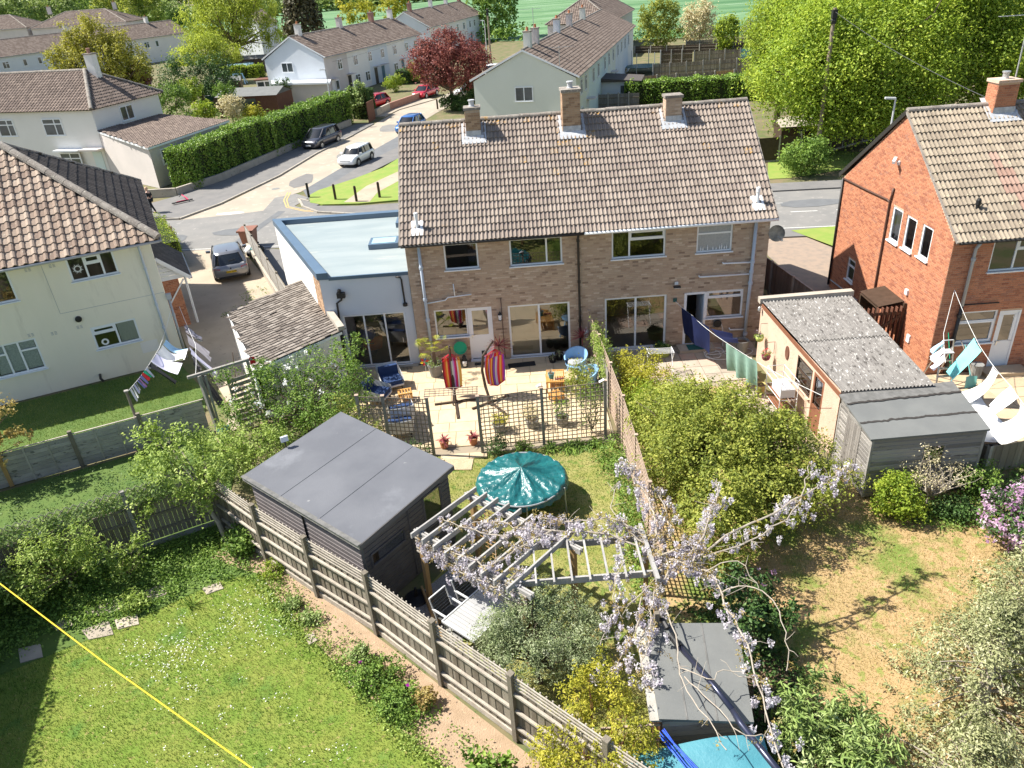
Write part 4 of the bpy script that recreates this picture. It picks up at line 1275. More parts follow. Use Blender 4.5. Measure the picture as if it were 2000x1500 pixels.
bricks(wl, 'brick_red',(gx,y0,0),X,-Y_,4.6,e,rholes,limit=200)
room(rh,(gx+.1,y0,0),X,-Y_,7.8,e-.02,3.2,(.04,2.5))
for k in(0,1,2):
 w=window(rh,GO,GX,GN,gholes[k],[(0,1,[])],fw=.075,rec=.05)
 if k!=2:
  a,b,c,d=gholes[k]
  MB().box((gx+.16,y1-(a+b)/2,(c+d)/2),(.01,b-a-.16,d-c-.1)).obj('curtain', 'curtain',w)
window(rh,GO,GX,GN,gholes[3],[(0,1,[.66])],fw=.07,rec=.05)
window(rh,(gx,y0,0),X,-Y_,rholes[0],[(0,.36,[]),(.36,1,[.64])],fw=.06,sash=((1,1),))
window(rh,(gx,y0,0),X,-Y_,rholes[1],[(0,1,[.68])],fw=.06,sash=((0,0),))
dr=MB().box((gx+2.49,y0+.06,.62),(.62,.05,1.0)).box((gx+2.49,y0+.06,2.15),(.62,.05,.12)).box((gx+2.24,y0+.06,1.6),(.12,.05,1.0)).box((gx+2.74,y0+.06,1.6),(.12,.05,1.0)).obj('door', 'upvc',rh)
MB().box((gx+2.15,y0+.05,1.16),(.06,.1,2.2)).box((gx+2.83,y0+.05,1.16),(.06,.1,2.2)).box((gx+2.49,y0+.05,2.24),(.62,.1,.05)).obj('door_frame', 'upvc',rh)
MB().quad((gx+2.3,y0+.045,1.12),(gx+2.68,y0+.045,1.12),(gx+2.68,y0+.045,2.09),(gx+2.3,y0+.045,2.09)).obj('pane', 'pane',dr)
MB().box((gx+2.27,y0+.02,1.05),(.03,.04,.18)).bar((gx+2.27,y0,1.1),(gx+2.38,y0,1.1),.02,.025).obj('handle', 'steel',dr)
rfp=[(gx-.06,y0-.3,e+.03),(26.1,y0-.3,e+.03),(26.1,ym,rz_),(gx-.06,ym,rz_)]
rf=roof_plane(rh,rfp,rfp[0],X, 'tile_red_house',tw=.3,gauge=.36,limit=250,special=(lambda p:20.1<p.x<21.3 and-3.2<p.y<-1.2 and abs(p.x-20.4+(p.y+2.2)*.45)<.35, 'tile_new'))
roof_plane(rh,[(26.1,y1+.3,e+.03),(gx-.06,y1+.3,e+.03),(gx-.06,ym+.01,rz_),(26.1,ym+.01,rz_)],(26.1,y1+.3,e+.03),-X, 'tile_red_house',gauge=.36,limit=0)
ridge_run(rf,(gx-.06,ym,rz_),(26.1,ym,rz_))
MB().bar((gx-.05,y0-.31,e),(gx-.05,ym,rz_-.03),.09,.06).obj('verge', 'ridge',rh)
MB().bar((gx-.08,y1+.32,e),(gx-.08,ym,rz_-.04),.04,.16).obj('barge_board', 'pipe_black',rh)
MB().box((gx+4,y0-.04,4.87),(7.6,.08,.12)).obj('fascia', 'upvc',rh)
MB().tube([(gx,y0-.33,4.9),(26,y0-.33,4.9)],.055,8).obj('gutter', 'pipe_black',rh,smooth=True)
c=chimney(rh,(21.15,.55),.72,.62,7.4,8.98, 'brick_red', 'mortar_red',cap='render_tan',pot=True,potmat='galv')
skirt(c,(21.15,.55),.72,.62,rz_-(rz_-e)/(ym-y0+.3)*(ym-.55),(rz_-e)/(ym-y0+.3))
c=MB().lathe((19.0,-2.9,5.35),[(.06,0),(.06,.42),(.08,.45),(.08,.6),(.05,.66)],9).obj('flue', 'black',rh)
MB().add([(18.78,-3.2,5.21),(19.25,-3.2,5.21),(19.25,-2.65,5.66),(18.78,-2.65,5.66)],((0,1,2,3),)).obj('flashing', 'lead',c)
pipe(rh,[(gx-.05,.64,5.5),(gx-.06,.68,5.2),(gx-.06,.74,4.95),(gx-.06,.74,2.5),(gx-.06,.7,.1)],.04, 'pipe_brown')
pipe(rh,[(gx-.05,4.9,4.84),(gx-.05,2.6,4.92),(gx-.05,.95,5.0),(gx-.06,.74,4.95)],.035, 'pipe_brown')
pipe(rh,[(gx-.06,4.85,4.85),(gx-.06,4.85,.1)],.045, 'pipe_black')
pipe(rh,[(18.72,y0-.3,4.85),(18.75,y0-.1,4.6),(18.74,y0-.1,2.6)],.055, 'pipe_grey',[(18.75,y0-.1,4.2)])
pipe(rh,[(18.74,y0-.1,2.6),(18.70,y0-.1,.05)],.06, 'pipe_black',[(18.73,y0-.1,2.2),(18.72,y0-.1,1.3)])
pipe(rh,[(18.8,y0-.06,2.62),(20.0,y0-.06,2.62)],.022, 'pipe_black',name='waste_pipe')
pipe(rh,[(gx-.05,4.7,.38),(gx-.05,2.0,.5)],.03, 'pipe_grey',name='waste_pipe')
for yy,zz in((-1.52,2.29),(-.96,1.7)):
 MB().box((gx-.04,yy,zz),(.08,.17,.2)).obj('vent', 'upvc',rh)
MB().box((gx-.03,-2.2,.75),(.06,.2,.28)).obj('meter_box', 'upvc',rh)
t=thing('security_camera', 'white security camera high on the sunlit red gable', 'camera',(gx-.1,.63,6.3))
MB().box((gx-.04,.63,6.42),(.06,.14,.14)).bar((gx-.06,.63,6.42),(gx-.2,.63,6.5),.03,.03).obj('mount', 'upvc',t)
MB().bar((gx-.1,.78,6.56),(gx-.3,.5,6.48),.1,.1).obj('body', 'upvc',t)
# aerial on the chimney
def aerial(name,label,base,h,dirv=(1,.2,0),L=1.2,n=9,mat='galv',group='roof aerials'):
 t=thing(name,label, 'aerial',base,0,group)
 b=Vector(base)
 d=Vector(dirv).normalized()
 s=Vector((-d.y,d.x,0))
 MB().tube([b,b+Z_*h],.025,6).obj('mast',mat,t)
 mb=MB()
 c=b+Z_*(h-.1)
 mb.bar(c-d*L*.4,c+d*L*.6,.025,.025)
 for i in range(n):
  p=c-d*L*.4+d*L*i/(n-1)
  w=.3-.012*i
  mb.bar(p-s*w/2,p+s*w/2,.012,.012)
 mb.obj('antenna',mat,t)
aerial('aerial', 'tall aerial beside the red brick chimney pot',(21.6,.7,8.4),2.7,(-1,.1,0),1.6)
# side porch of the red house and the gate beside it
t=thing('garden_gate', 'dark brown boarded gate between the red house and the corrugated garage', 'gate',(17.1,-1.6,0))
ms=[barm((16.35+.17*i,-1.62,.05),(16.35+.17*i,-1.62,1.78),.155,.03)for i in range(10)]
pieces('board',t, 'rust_brown',ms)
MB().bar((16.25,-1.66,.35),(18.0,-1.66,.35),.05,.1).bar((16.25,-1.66,1.55),(18.0,-1.66,1.55),.05,.1).bar((16.3,-1.67,.4),(17.95,-1.67,1.5),.04,.1).obj('brace', 'dark_wood',t)
for x in(16.2,18.0):
 MB().box((x-.02,-1.62,.95),(.1,.1,1.9)).obj('post', 'dark_wood',t)
t=thing('lean_to', 'low dark tiled lean-to against the shaded foot of the red gable', 'lean-to',(17.6,1.0,0))
MB().add([(17.1,-1.45,1.75),(18.03,-1.45,1.9),(18.03,.1,1.9),(17.1,.1,1.75)],((0,1,2,3),)).add([(17.1,-1.45,1.65),(18.03,-1.45,1.8),(18.03,.1,1.8),(17.1,.1,1.65)],((3,2,1,0),)).obj('roof', 'dark_wood',t)
MB().box((17.15,-1.35,.82),(.1,.1,1.64)).box((17.15,.0,.82),(.1,.1,1.64)).box((17.55,.05,.82),(.8,.06,1.62)).obj('frame', 'dark_wood',t)
# ------------------------------------------------------------------ cream rendered house on the left
U=Vector((.9056,.4241,0))
Nn=Vector((-.4241,.9056,0))
P1=Vector((-10.06,2.1,0))
yh=thing('rendered_house', 'cream rendered house with hipped roof of lichen marked tiles', 'house',tuple(P1-U*5+Nn*5))
LW,HW,DW=9.5,5.15,10.7
OO=P1-U*LW
hx=lambda a:LW+a
yholes=[(hx(-2.98),hx(-1.34),4.17,5.1),(hx(-2.98),hx(-1.34),1.31,2.27),(hx(-6.5),hx(-4.85),1.07,2.37),(hx(-6.5),hx(-4.87),3.9,5.1)]
mb=wall_holes(MB(),OO,U,-Nn,LW,HW,yholes)
mb.quad(P1,P1+Nn*DW,P1+Nn*DW+Z_*HW,P1+Z_*HW)
mb.quad(OO+Nn*DW,P1+Nn*DW,P1+Nn*DW+Z_*HW,OO+Nn*DW+Z_*HW)
mb.quad(OO,OO+Nn*DW,OO+Nn*DW+Z_*HW,OO+Z_*HW)
mb.obj('wall', 'render_cream',yh)
room(yh,OO+U*.1,U,-Nn,LW-.2,HW-.03,3.,(.04,2.6))
w=window(yh,OO,U,-Nn,yholes[0],[(0,.36,[]),(.36,.70,[.62]),(.70,1,[])],fw=.07,rec=.05,sash=((1,1),),glass='pane_low')
sn=MB()
for k in range(16):
 a=2*math.pi*k/16
 c=OO+U*(yholes[0][0]+.31)+Z_*4.63+Nn*.02
 rr=.21 if k%2 else .17
 e1=U*math.cos(a)+Z_*math.sin(a)
 e2=U*-math.sin(a)+Z_*math.cos(a)
 sn.add([c+e1*.085-e2*.022,c+e1*.085+e2*.022,c+e1*rr],((0,1,2),))
sn.obj('sun_ornament', 'plastic_white',w)
w=window(yh,OO,U,-Nn,yholes[1],[(0,.53,[.68]),(.53,1,[])],fw=.07,rec=.05,sash=((0,1),),glass='pane_low')
MB().quad(*[OO+U*x+Z_*z+Nn*.12 for x,z in((hx(-2.05),1.35),(hx(-1.4),1.35),(hx(-1.4),2.22),(hx(-2.05),2.22))]).obj('curtain', 'curtain',w)
mb=MB()
cc=OO+U*hx(-2.62)+Z_*1.56+Nn*.035
for k in range(12):
 a0,a1=2*math.pi*k/12,2*math.pi*(k+1)/12
 mb.quad(*[cc+(U*math.cos(a)+Z_*math.sin(a))*rr for a,rr in((a0,.07),(a1,.07),(a1,.14),(a0,.14))])
mb.obj('vent_fan', 'plastic_white',w)
w=window(yh,OO,U,-Nn,yholes[2],[(0,.33,[.68]),(.33,.62,[]),(.62,1,[.68])],fw=.07,rec=.05,glass='pane_low')
MB().quad(*[OO+U*x+Z_*z+Nn*.12 for x,z in((hx(-6.4),1.15),(hx(-4.95),1.15),(hx(-4.95),2.3),(hx(-6.4),2.3))]).obj('curtain', 'curtain_lace',w)
window(yh,OO,U,-Nn,yholes[3],[(0,.45,[]),(.45,1,[])],fw=.07,rec=.05)
RE,RI=5.25,.60
oh=.36
c1=P1+U*oh-Nn*oh+Z_*RE
c0=OO-U*oh-Nn*oh+Z_*RE
c2=P1+U*oh+Nn*(DW+oh)+Z_*RE
half=(DW+2*oh)/2
ap=P1+U*-4.4+Nn*(half-oh)+Z_*(RE+half*RI)
r0=OO-U*oh+Nn*(half-oh)+Z_*(RE+half*RI)
c3=OO-U*oh+Nn*(DW+oh)+Z_*RE
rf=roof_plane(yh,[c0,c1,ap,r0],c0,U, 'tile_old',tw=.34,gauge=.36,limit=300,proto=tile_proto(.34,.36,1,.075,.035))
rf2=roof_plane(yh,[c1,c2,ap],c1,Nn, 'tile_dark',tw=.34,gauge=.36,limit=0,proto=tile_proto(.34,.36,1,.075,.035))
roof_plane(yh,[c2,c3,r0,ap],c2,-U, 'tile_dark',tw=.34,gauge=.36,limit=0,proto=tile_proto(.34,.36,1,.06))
ridge_run(rf,c1+Z_*.06,ap+Z_*.06,r=.16,L=.45,lift=.02,name='hip_tile')
ridge_run(rf,c2+Z_*.04,ap+Z_*.04,r=.12,L=.45,name='hip_tile')
ridge_run(rf,ap,r0,r=.13,L=.45)
q0=c1-Z_*.05
MB().tube([c0-Z_*.06-Nn*.03,c1-Z_*.06-Nn*.03],.055,8).obj('gutter', 'pipe_grey',yh,smooth=True)
MB().tube([c1-Z_*.06+U*.03,c2-Z_*.06+U*.03],.055,8).obj('gutter', 'pipe_grey',yh,smooth=True)
mb=MB()
mb.quad(*[p-Z_*.08 for p in(c0,c1,P1+Z_*RE,OO+Z_*RE)]).quad(*[p-Z_*.08 for p in(c1,c2,P1+Nn*DW+Z_*RE,P1+Z_*RE)])
mb.obj('soffit', 'upvc',yh)
yw=lambda a,z,d=.05:P1+U*a+Z_*z-Nn*d
pipe(yh,[yw(-.42,5.15,.35),yw(-.42,4.95,.1),yw(-.42,2.5,.08),yw(-.4,.1,.08)],.045, 'upvc_grey',[yw(-.42,4.1,.08),yw(-.42,2.6,.08),yw(-.42,1.6,.08)])
pipe(yh,[P1+U*.08-Nn*.02+Z_*2.75,P1+U*.08-Nn*.02+Z_*.1],.045, 'pipe_grey',[P1+U*.08-Nn*.02+Z_*2.0])
pipe(yh,[yw(-3.2,.28,.02),yw(-3.2,.22,.3),yw(-3.12,.1,.35)],.05, 'pipe_black',name='waste_pipe')
MB().box(tuple(P1+U*.1-Nn*.02+Z_*2.85),(.2,.2,.22),.43).obj('hopper', 'pipe_grey',yh)
MB().lathe((0,0,0),[(.12,0),(.12,.06),(.05,.08)],14).obj('vent', 'black',yh).matrix_basis=Matrix.Translation(yw(-3.23,2.72,.0))@Nn.to_track_quat('-Z', 'Y').to_matrix().to_4x4()
for a,z in((-6.6,5.0),(-4.3,5.0),(-3.5,4.98),(-5.0,2.55),(-3.35,2.45),(-4.25,2.42)):
 mb=MB()
 for i in range(2):
  for j in range(3):
   c=yw(a+i*.12,z-.05*j,.004)
   mb.bar(c-U*.04,c+U*.04,.02,.018)
 mb.obj('air_brick', 'pipe_grey',yh)
mb=MB().bar(yw(-3.78,5.1,.003),yw(-3.75,3.07,.003),.012,.012).bar(yw(-3.75,3.07,.003),yw(-.02,3.05,.003),.012,.012)
mb.obj('string_course', 'pipe_grey',yh)
MB().quad(yw(-1.45,.72,.004),yw(-.8,.72,.004),yw(-.8,1.2,.004),yw(-1.45,1.2,.004)).obj('patch', 'render_white',yh)
# porch on its side
po=thing('porch', 'small slate roofed porch with white boarded gable and brick side', 'porch',tuple(P1+U*.9+Nn*5.2))
b0=P1+Nn*3.9
pw,pd=1.1,3.6
MB().add([b0,b0+U*pw*.62,b0+U*pw*.62+Z_*2.3,b0+Z_*2.3],((0,1,2,3),)).add([b0+U*pw*.62,b0+U*pw*.62+Nn*pd,b0+U*pw*.62+Nn*pd+Z_*2.3,b0+U*pw*.62+Z_*2.3],((0,1,2,3),)).obj('wall', 'mortar_red',po)
bricks(po, 'brick_red',b0,U,-Nn,pw*.62,2.3,[],limit=250)
a0=b0-Nn*.15
tri=MB()
nb=5
for i in range(nb):
 z0,z1=2.3+i*.2,2.3+(i+1)*.2-.01
 x1=pw*(1-i/nb)
 tri.add([a0+Z_*z0,a0+U*x1+Z_*z0,a0+U*(x1-pw/nb)+Z_*z1,a0+Z_*z1],((0,1,2,3),),.5)
tri.obj('gable_boards', 'upvc',po)
e0=P1+Nn*3.6+U*(pw+.1)+Z_*2.3
e1=P1+Nn*7.7+U*(pw+.1)+Z_*2.3
t0=P1+Nn*3.6+Z_*3.42
t1=P1+Nn*7.7+Z_*3.42
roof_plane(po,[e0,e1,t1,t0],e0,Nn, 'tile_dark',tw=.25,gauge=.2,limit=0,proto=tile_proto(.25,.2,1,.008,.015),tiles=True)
MB().bar(e0-Nn*.02-Z_*.03,t0-Nn*.02-Z_*.03,.03,.16).obj('barge_board', 'upvc',po)
MB().bar(P1+Nn*3.95+U*(pw-.12)+Z_*2.25,P1+Nn*3.95+U*(pw-.12),.08,.08).obj('post', 'upvc',po)
MB().bar(P1+Nn*3.85+U*(pw-.2)+Z_*2.2,P1+Nn*3.85+U*.1+Z_*1.2,.06,.06).obj('brace', 'upvc',po)
MB().tube([e0-Z_*.04+U*.04,e1-Z_*.04+U*.04],.04,7).obj('gutter', 'pipe_grey',po)
# ------------------------------------------------------------------ rendered garage with slate roof, left of the patio
ga=thing('garage', 'rendered garage with coarse slate roof and raised stone coping', 'garage',(-5,.2,0))
k0,k1,k2,k3=Vector((-7.45,1.22,2.3)),Vector((-5.13,-3.55,2.15)),Vector((-2.55,-1.25,2.3)),Vector((-4.95,3.95,2.5))
n_=(k1-k0).cross(k3-k0).normalized()
ey_=(k0-k1).normalized()
ex_g=(k2-k1).normalized()
rf=roof_plane(ga,[k1,k2,k3,k0],k1,ex_g, 'slate',tw=.3,gauge=.19,limit=300,proto=tile_proto(.3,.19,1,.006,.03),jitter=.02)
mb=MB()
dn=Vector((0,0,-1))
for p,q in((k0,k1),(k1,k2),(k2,k3),(k3,k0)):
 p2,q2=p.lerp(q,.03),q.lerp(p,.03)
 mb.quad((p2.x,p2.y,0),(q2.x,q2.y,0),tuple(q2-Z_*.06),tuple(p2-Z_*.06))
mb.obj('wall', 'render_white',ga)
MB().bar(k2+Z_*.1+(k2-k3).normalized()*.05,k3+Z_*.1,.24,.16).obj('coping', 'conc_wall',ga)
MB().bar(k1-Z_*.1,k0-Z_*.1,.05,.14).bar(k1-Z_*.08-Y_*.05,k2-Z_*.1,.04,.1).obj('fascia', 'upvc',ga)
pipe(ga,[k1-Z_*.1-Vector((.05,.05,0)),Vector((k1.x-.05,k1.y-.06,.05))],.05, 'upvc')
# ------------------------------------------------------------------ garage with corrugated roof on the right
gb=thing('garage', 'tan roughcast garage with patchy grey corrugated roof', 'garage',(14.3,-4.8,0))
zf,zb=2.28,2.42
r0_,r1_,r2_,r3_=(12.95,-8.1,zf),(15.6,-8.1,zf),(15.85,-1.75,zb),(12.68,-1.75,zb)
def corr(u,v):
 xa,xb=12.95+(12.68-12.95)*v,15.6+(15.85-15.6)*v
 x=xa+(xb-xa)*u
 return(x,-8.1+6.35*v,zf+(zb-zf)*v+.03*math.sin(u*2*math.pi*26)+(.025 if v<.52 else 0)*0+(.02 if .0<v<=.5 else 0))
mb=MB()
mb.grid(lambda u,v:(*corr(u,v*.5)[:2],corr(u,v*.5)[2]),208,3)
mb.obj('roof', 'corrugated',gb,smooth=False)
MB().grid(lambda u,v:(*corr(u,.485+v*.515)[:2],corr(u,.485+v*.515)[2]+.028),208,3).obj('roof', 'corrugated',gb)
wh=[(3.45,4.6,.95,1.95),(4.72,5.45,.05,2.0)]
mb=MB()
SO,SX,SN=Vector((12.72,-1.6,0)),Vector((.22,-6.45,0)).normalized(),Vector((-6.45,-.22,0)).normalized()
wall_holes(mb,SO,SX,SN,6.45,2.28,wh,depth=.1)
mb.quad((15.8,-1.6,0),(15.55,-8.05,0),(15.55,-8.05,2.25),(15.8,-1.6,2.38)).quad((12.72,-1.6,0),(15.8,-1.6,0),(15.8,-1.6,2.4),(12.72,-1.6,2.4))
mb.obj('wall', 'render_tan',gb)
fw_=MB().quad((12.945,-8.05,0),(15.55,-8.05,0),(15.55,-8.05,2.24),(12.945,-8.05,2.24)).obj('end_wall', 'mortar_buff',gb)
bricks(fw_, 'brick_brown',(12.945,-8.05,0),X,-Y_,2.6,2.22,[],limit=120)
room(gb,SO+SX*.1,SX,SN,6.2,2.2,2.4,(.03,))
MB().bar((12.6,-1.66,2.46),(15.95,-1.66,2.5),.26,.2).obj('coping', 'conc_wall',gb)
MB().bar((12.68,-1.8,2.3),(12.9,-8.12,2.17),.035,.13).obj('fascia', 'brown_frame',gb)
MB().bar((12.92,-8.13,2.16),(15.6,-8.13,2.16),.05,.05).obj('edge_trim', 'upvc',gb)
window(gb,SO,SX,SN,wh[0],[(0,1,[.55])],fw=.06,mat='dark_wood',rec=.03,sillmat='render_tan')
d=window(gb,SO,SX,SN,wh[1],[(0,1,[.42])],fw=.1,mat='brown_frame',rec=.03,sill=False,name='door')
P_d=SO+SX*5.08+SN*0
MB().bar(P_d+Z_*.15-SN*.02,P_d+Z_*.85-SN*.02,.55,.03,up=tuple(SN)).obj('door_panel', 'brown_frame',d)
t=tag(MB().lathe((0,0,0),[(.02,0),(.19,.005),(.2,.03),(.17,.04),(.02,.03)],18,sx=.75,sy=1.25).obj('wall_plaque', 'rust_brown'), 'oval brown plaque on the sunlit garage wall', 'plaque')
t.matrix_basis=Matrix.Translation(SO+SX*2.65+Z_*1.62)@SN.to_track_quat('Z', 'Y').to_matrix().to_4x4()
MB().lathe((12.62,-1.75,2.05),[(.03,0),(.07,.06),(.06,.16),(.02,.2)],8).obj('lamp', 'galv',gb)
# ------------------------------------------------------------------ weathered wooden shed on the right
ws=thing('wooden_shed', 'weathered board shed with grey felt roof and one dark window', 'shed',(14.6,-9.0,0))
s0,s1,s2,s3=Vector((12.98,-10.12,0)),Vector((16.0,-10.05,0)),Vector((16.15,-7.95,0)),Vector((12.95,-8.2,0))
HF,HB=1.95,2.2
wz=lambda p,z:Vector((p.x,p.y,z))
mb=MB()
for p,q,za,zb2 in((s0,s1,HF,HF),(s1,s2,HF,HB),(s2,s3,HB,HB),(s3,s0,HB,HF)):
 mb.quad(wz(p,.05),wz(q,.05),wz(q,zb2-.03),wz(p,za-.03))
mb.obj('wall', 'room_dark',ws)
ms=[]
ex2=(s1-s0).normalized()
n2=Vector((ex2.y,-ex2.x,0))
for i in range(15):
 z=.08+i*.125
 L0=(s1-s0).length
 spans=[(0,L0)]if not(.95<z<1.55)else[(0,1.42),(2.02,L0)]
 for a,b in spans:
  c=s0+ex2*((a+b)/2)+Z_*(z+.0625)+n2*.015
  m=frame_m(c,ex2,-n2,Z_,b-a,.025,.13)@Matrix.Rotation(R(7),4, 'X')
  ms.append(frame_m(c,ex2,(-n2+Z_*.12).normalized(),(Z_+n2*.12).normalized(),b-a,.022,.135))
ex3=(s0-s3).normalized()
n3=Vector((ex3.y,-ex3.x,0))
L3=(s0-s3).length
for i in range(16):
 z=.08+i*.125
 for a,b in((0,.52),(1.28,L3)):
  top=HB+(HF-HB)*((a+b)/2)/L3
  if z>top-.12:
   continue
  c=s3+ex3*((a+b)/2)+Z_*(z+.0625)+n3*.015
  ms.append(frame_m(c,ex3,(-n3+Z_*.12).normalized(),(Z_+n3*.12).normalized(),b-a,.022,.135))
pieces('board',ws, 'shed_board',ms)
dr=MB().bar(s3+ex3*.9+Z_*.1,s3+ex3*.9+Z_*1.88,.74,.02,up=tuple(n3)).obj('door', 'room_dark',ws)
pieces('plank',dr, 'shed_door',[barm(s3+ex3*(.55+.118*i)+n3*.03+Z_*.12,s3+ex3*(.55+.118*i)+n3*.03+Z_*1.88,.11,.025,up=tuple(n3))for i in range(7)])
MB().bar(s3+ex3*.5+n3*.03+Z_*1.93,s3+ex3*1.3+n3*.03+Z_*1.93,.07,.03,up=tuple(n3)).obj('lintel', 'timber_old',ws)
w=MB().bar(s0+ex2*1.42+Z_*1.0,s0+ex2*1.42+Z_*1.7,.05,.05).bar(s0+ex2*2.02+Z_*1.0,s0+ex2*2.02+Z_*1.7,.05,.05).obj('window', 'timber_old',ws)
MB().quad(*[s0+ex2*x+Z_*z+n2*.005 for x,z in((1.42,1.0),(2.02,1.0),(2.02,1.7),(1.42,1.7))]).obj('pane', 'pane_far',w)
for p in(s0,s1,s3):
 MB().box((p.x,p.y,1.0),(.07,.07,1.85)).obj('corner_board', 'timber_old',ws)
def rpt(u,v):
 p=s0.lerp(s1,u).lerp(s3.lerp(s2,u),v)
 c=(s0+s2)/2
 p=c+(p-c)*1.06
 return p,HF+(HB-HF)*v+.03
rf=None
for i,(va,vb,mt)in enumerate(((0,.34, 'felt_grey'),(.33,.76, 'felt_grey'),(.75,1.0, 'felt_old'))):
 mb=MB()
 q=[]
 for u,v in((0,va),(1,va),(1,vb),(0,vb)):
  p,z=rpt(u,v)
  q.append((p.x,p.y,z+.012*(2-i)))
 mb.add(q+[(a,b,z-.05)for a,b,z in q],MB.BF[1:2]+((0,1,2,3),)+((0,4,5,1),(1,5,6,2),(2,6,7,3),(3,7,4,0)))
 mb.f=mb.f[1:]
 mb.obj('roof_felt',mt,ws)
for v in(.335,.755):
 mb=MB()
 pts=[]
 for k in range(40):
  p,z=rpt(k/39,v+random.gauss(0,.006))
  pts.append((p,z))
 for k in range(39):
  (p,z),(p2,z2)=pts[k],pts[k+1]
  wv,wv2=.035+.03*random.random(),.035+.03*random.random()
  mb.quad((p.x,p.y-.03,z+.032),(p2.x,p2.y-.03,z2+.032),(p2.x,p2.y+wv2,z2+.034),(p.x,p.y+wv,z+.034))
 mb.obj('bitumen_seam', 'bitumen',ws)
# ------------------------------------------------------------------ big dark grey summer house
gs=thing('garden_shed', 'large dark grey shed with smooth felt roof beside the pergola', 'shed',(-.8,-10.4,0))
q0,q1,q2,q3=Vector((-.16,-13.32,0)),Vector((1.9,-10.7,0)),Vector((-1.5,-7.55,0)),Vector((-3.68,-10.22,0))
cz=(q0+q1+q2+q3)/4
base=[cz+(q-cz)*.93 for q in(q0,q1,q2,q3)]
zt=(2.34,2.52,2.52,2.34)
mb=MB()
for i in range(4):
 a,b=base[i],base[(i+1)%4]
 mb.quad(a,b,b+Z_*(zt[(i+1)%4]-.05),a+Z_*(zt[i]-.05))
mb.obj('wall', 'grey_paint',gs)
rv_=[Vector((q.x,q.y,z))for q,z in zip((q0,q1,q2,q3),zt)]
mb=MB()
mb.add(rv_+[p-Z_*.09 for p in rv_],((0,1,2,3),(7,6,5,4),(0,4,5,1),(1,5,6,2),(2,6,7,3),(3,7,4,0)))
mb.obj('roof', 'felt_dark',gs)
for f_ in(.33,.66):  # laps in the felt
 a,b=rv_[0].lerp(rv_[3],f_),rv_[1].lerp(rv_[2],f_)
 MB().bar(a.lerp(b,.005)+Z_*.003,a.lerp(b,.995)+Z_*.003,.05,.012).obj('felt_lap', 'felt_dark',gs)
MB().bar(rv_[3].lerp(rv_[0],.0)+Z_*.004,rv_[0]+Z_*.004,.12,.012).obj('felt_lap', 'felt_old',gs)
# shiplap boards: the two walls the camera sees
def shiplap(parent,a,b,h0,h1,mat,holes=(),bh=.135,out=None):
 d=(b-a)
 L=d.length
 d=d.normalized()
 n=Vector((d.y,-d.x,0))
 ms=[]
 for i in range(int(h1/bh)):
  z=.1+i*bh
  spans=[(0,L)]
  for x0,x1,z0,z1 in holes:
   if z0-.05<z+bh/2<z1+.05:
    spans=[s for p,q in spans for s in((p,min(q,x0)),(max(p,x1),q))if s[1]-s[0]>.05]
  for p,q in spans:
   tp=h0+(h1-h0)*(p+q)/2/L
   if z+bh>tp:
    continue
   ms.append(frame_m(a+d*((p+q)/2)+n*.012+Z_*(z+bh/2),d,(-n+Z_*.1).normalized(),(Z_+n*.1).normalized(),q-p,.02,bh-.004))
 pieces('board',parent,mat,ms)
 return d,n,L
d,n,L=shiplap(gs,base[0],base[1],2.28,2.45, 'grey_paint',holes=((.22,1.35,1.35,1.72),(2.1,2.75,1.15,2.15)))
for x0,x1,z0,z1 in((.22,1.35,1.35,1.72),(2.1,2.75,1.15,2.15)):
 w=MB()
 for p,q in(((x0,z0),(x1,z0)),((x0,z1),(x1,z1)),((x0,z0),(x0,z1)),((x1,z0),(x1,z1))):
  w.bar(base[0]+d*p[0]+Z_*p[1]+n*.03,base[0]+d*q[0]+Z_*q[1]+n*.03,.05,.05)
 w=w.obj('window', 'grey_paint',gs)
 MB().quad(*[base[0]+d*x+Z_*z+n*.02 for x,z in((x0,z0),(x1,z0),(x1,z1),(x0,z1))]).obj('pane', 'pane_far',w)
MB().bar(base[0]+d*1.55+n*.03+Z_*.1,base[0]+d*1.55+n*.03+Z_*2.3,.05,.04).bar(base[0]+d*.02+n*.02+Z_*.1,base[0]+d*.02+n*.02+Z_*2.2,.06,.06).obj('trim', 'grey_paint',gs)
d2,n2_,L2=shiplap(gs,base[3],base[0],2.28,2.28, 'grey_brown_paint')
MB().bar(base[3]+d2*2.2+n2_*.03+Z_*.1,base[3]+d2*2.2+n2_*.03+Z_*2.2,.05,.04).obj('trim', 'black',gs)
for a,b in((rv_[3],rv_[0]),(rv_[0],rv_[1])):
 MB().bar(a-Z_*.07,b-Z_*.07,.04,.13).obj('fascia', 'grey_paint' if a is rv_[0]else 'timber_old',gs)
t=thing('solar_lamp', 'small glass floodlight on the edge of the dark shed roof', 'lamp',tuple(rv_[3].lerp(rv_[2],.42)))
p=rv_[3].lerp(rv_[2],.42)
MB().bar(p,p+Z_*.22,.03,.03).obj('stalk', 'black',t)
MB().box(tuple(p+Z_*.27),(.2,.06,.16),.5).obj('lamp_head', 'light_clear',t)
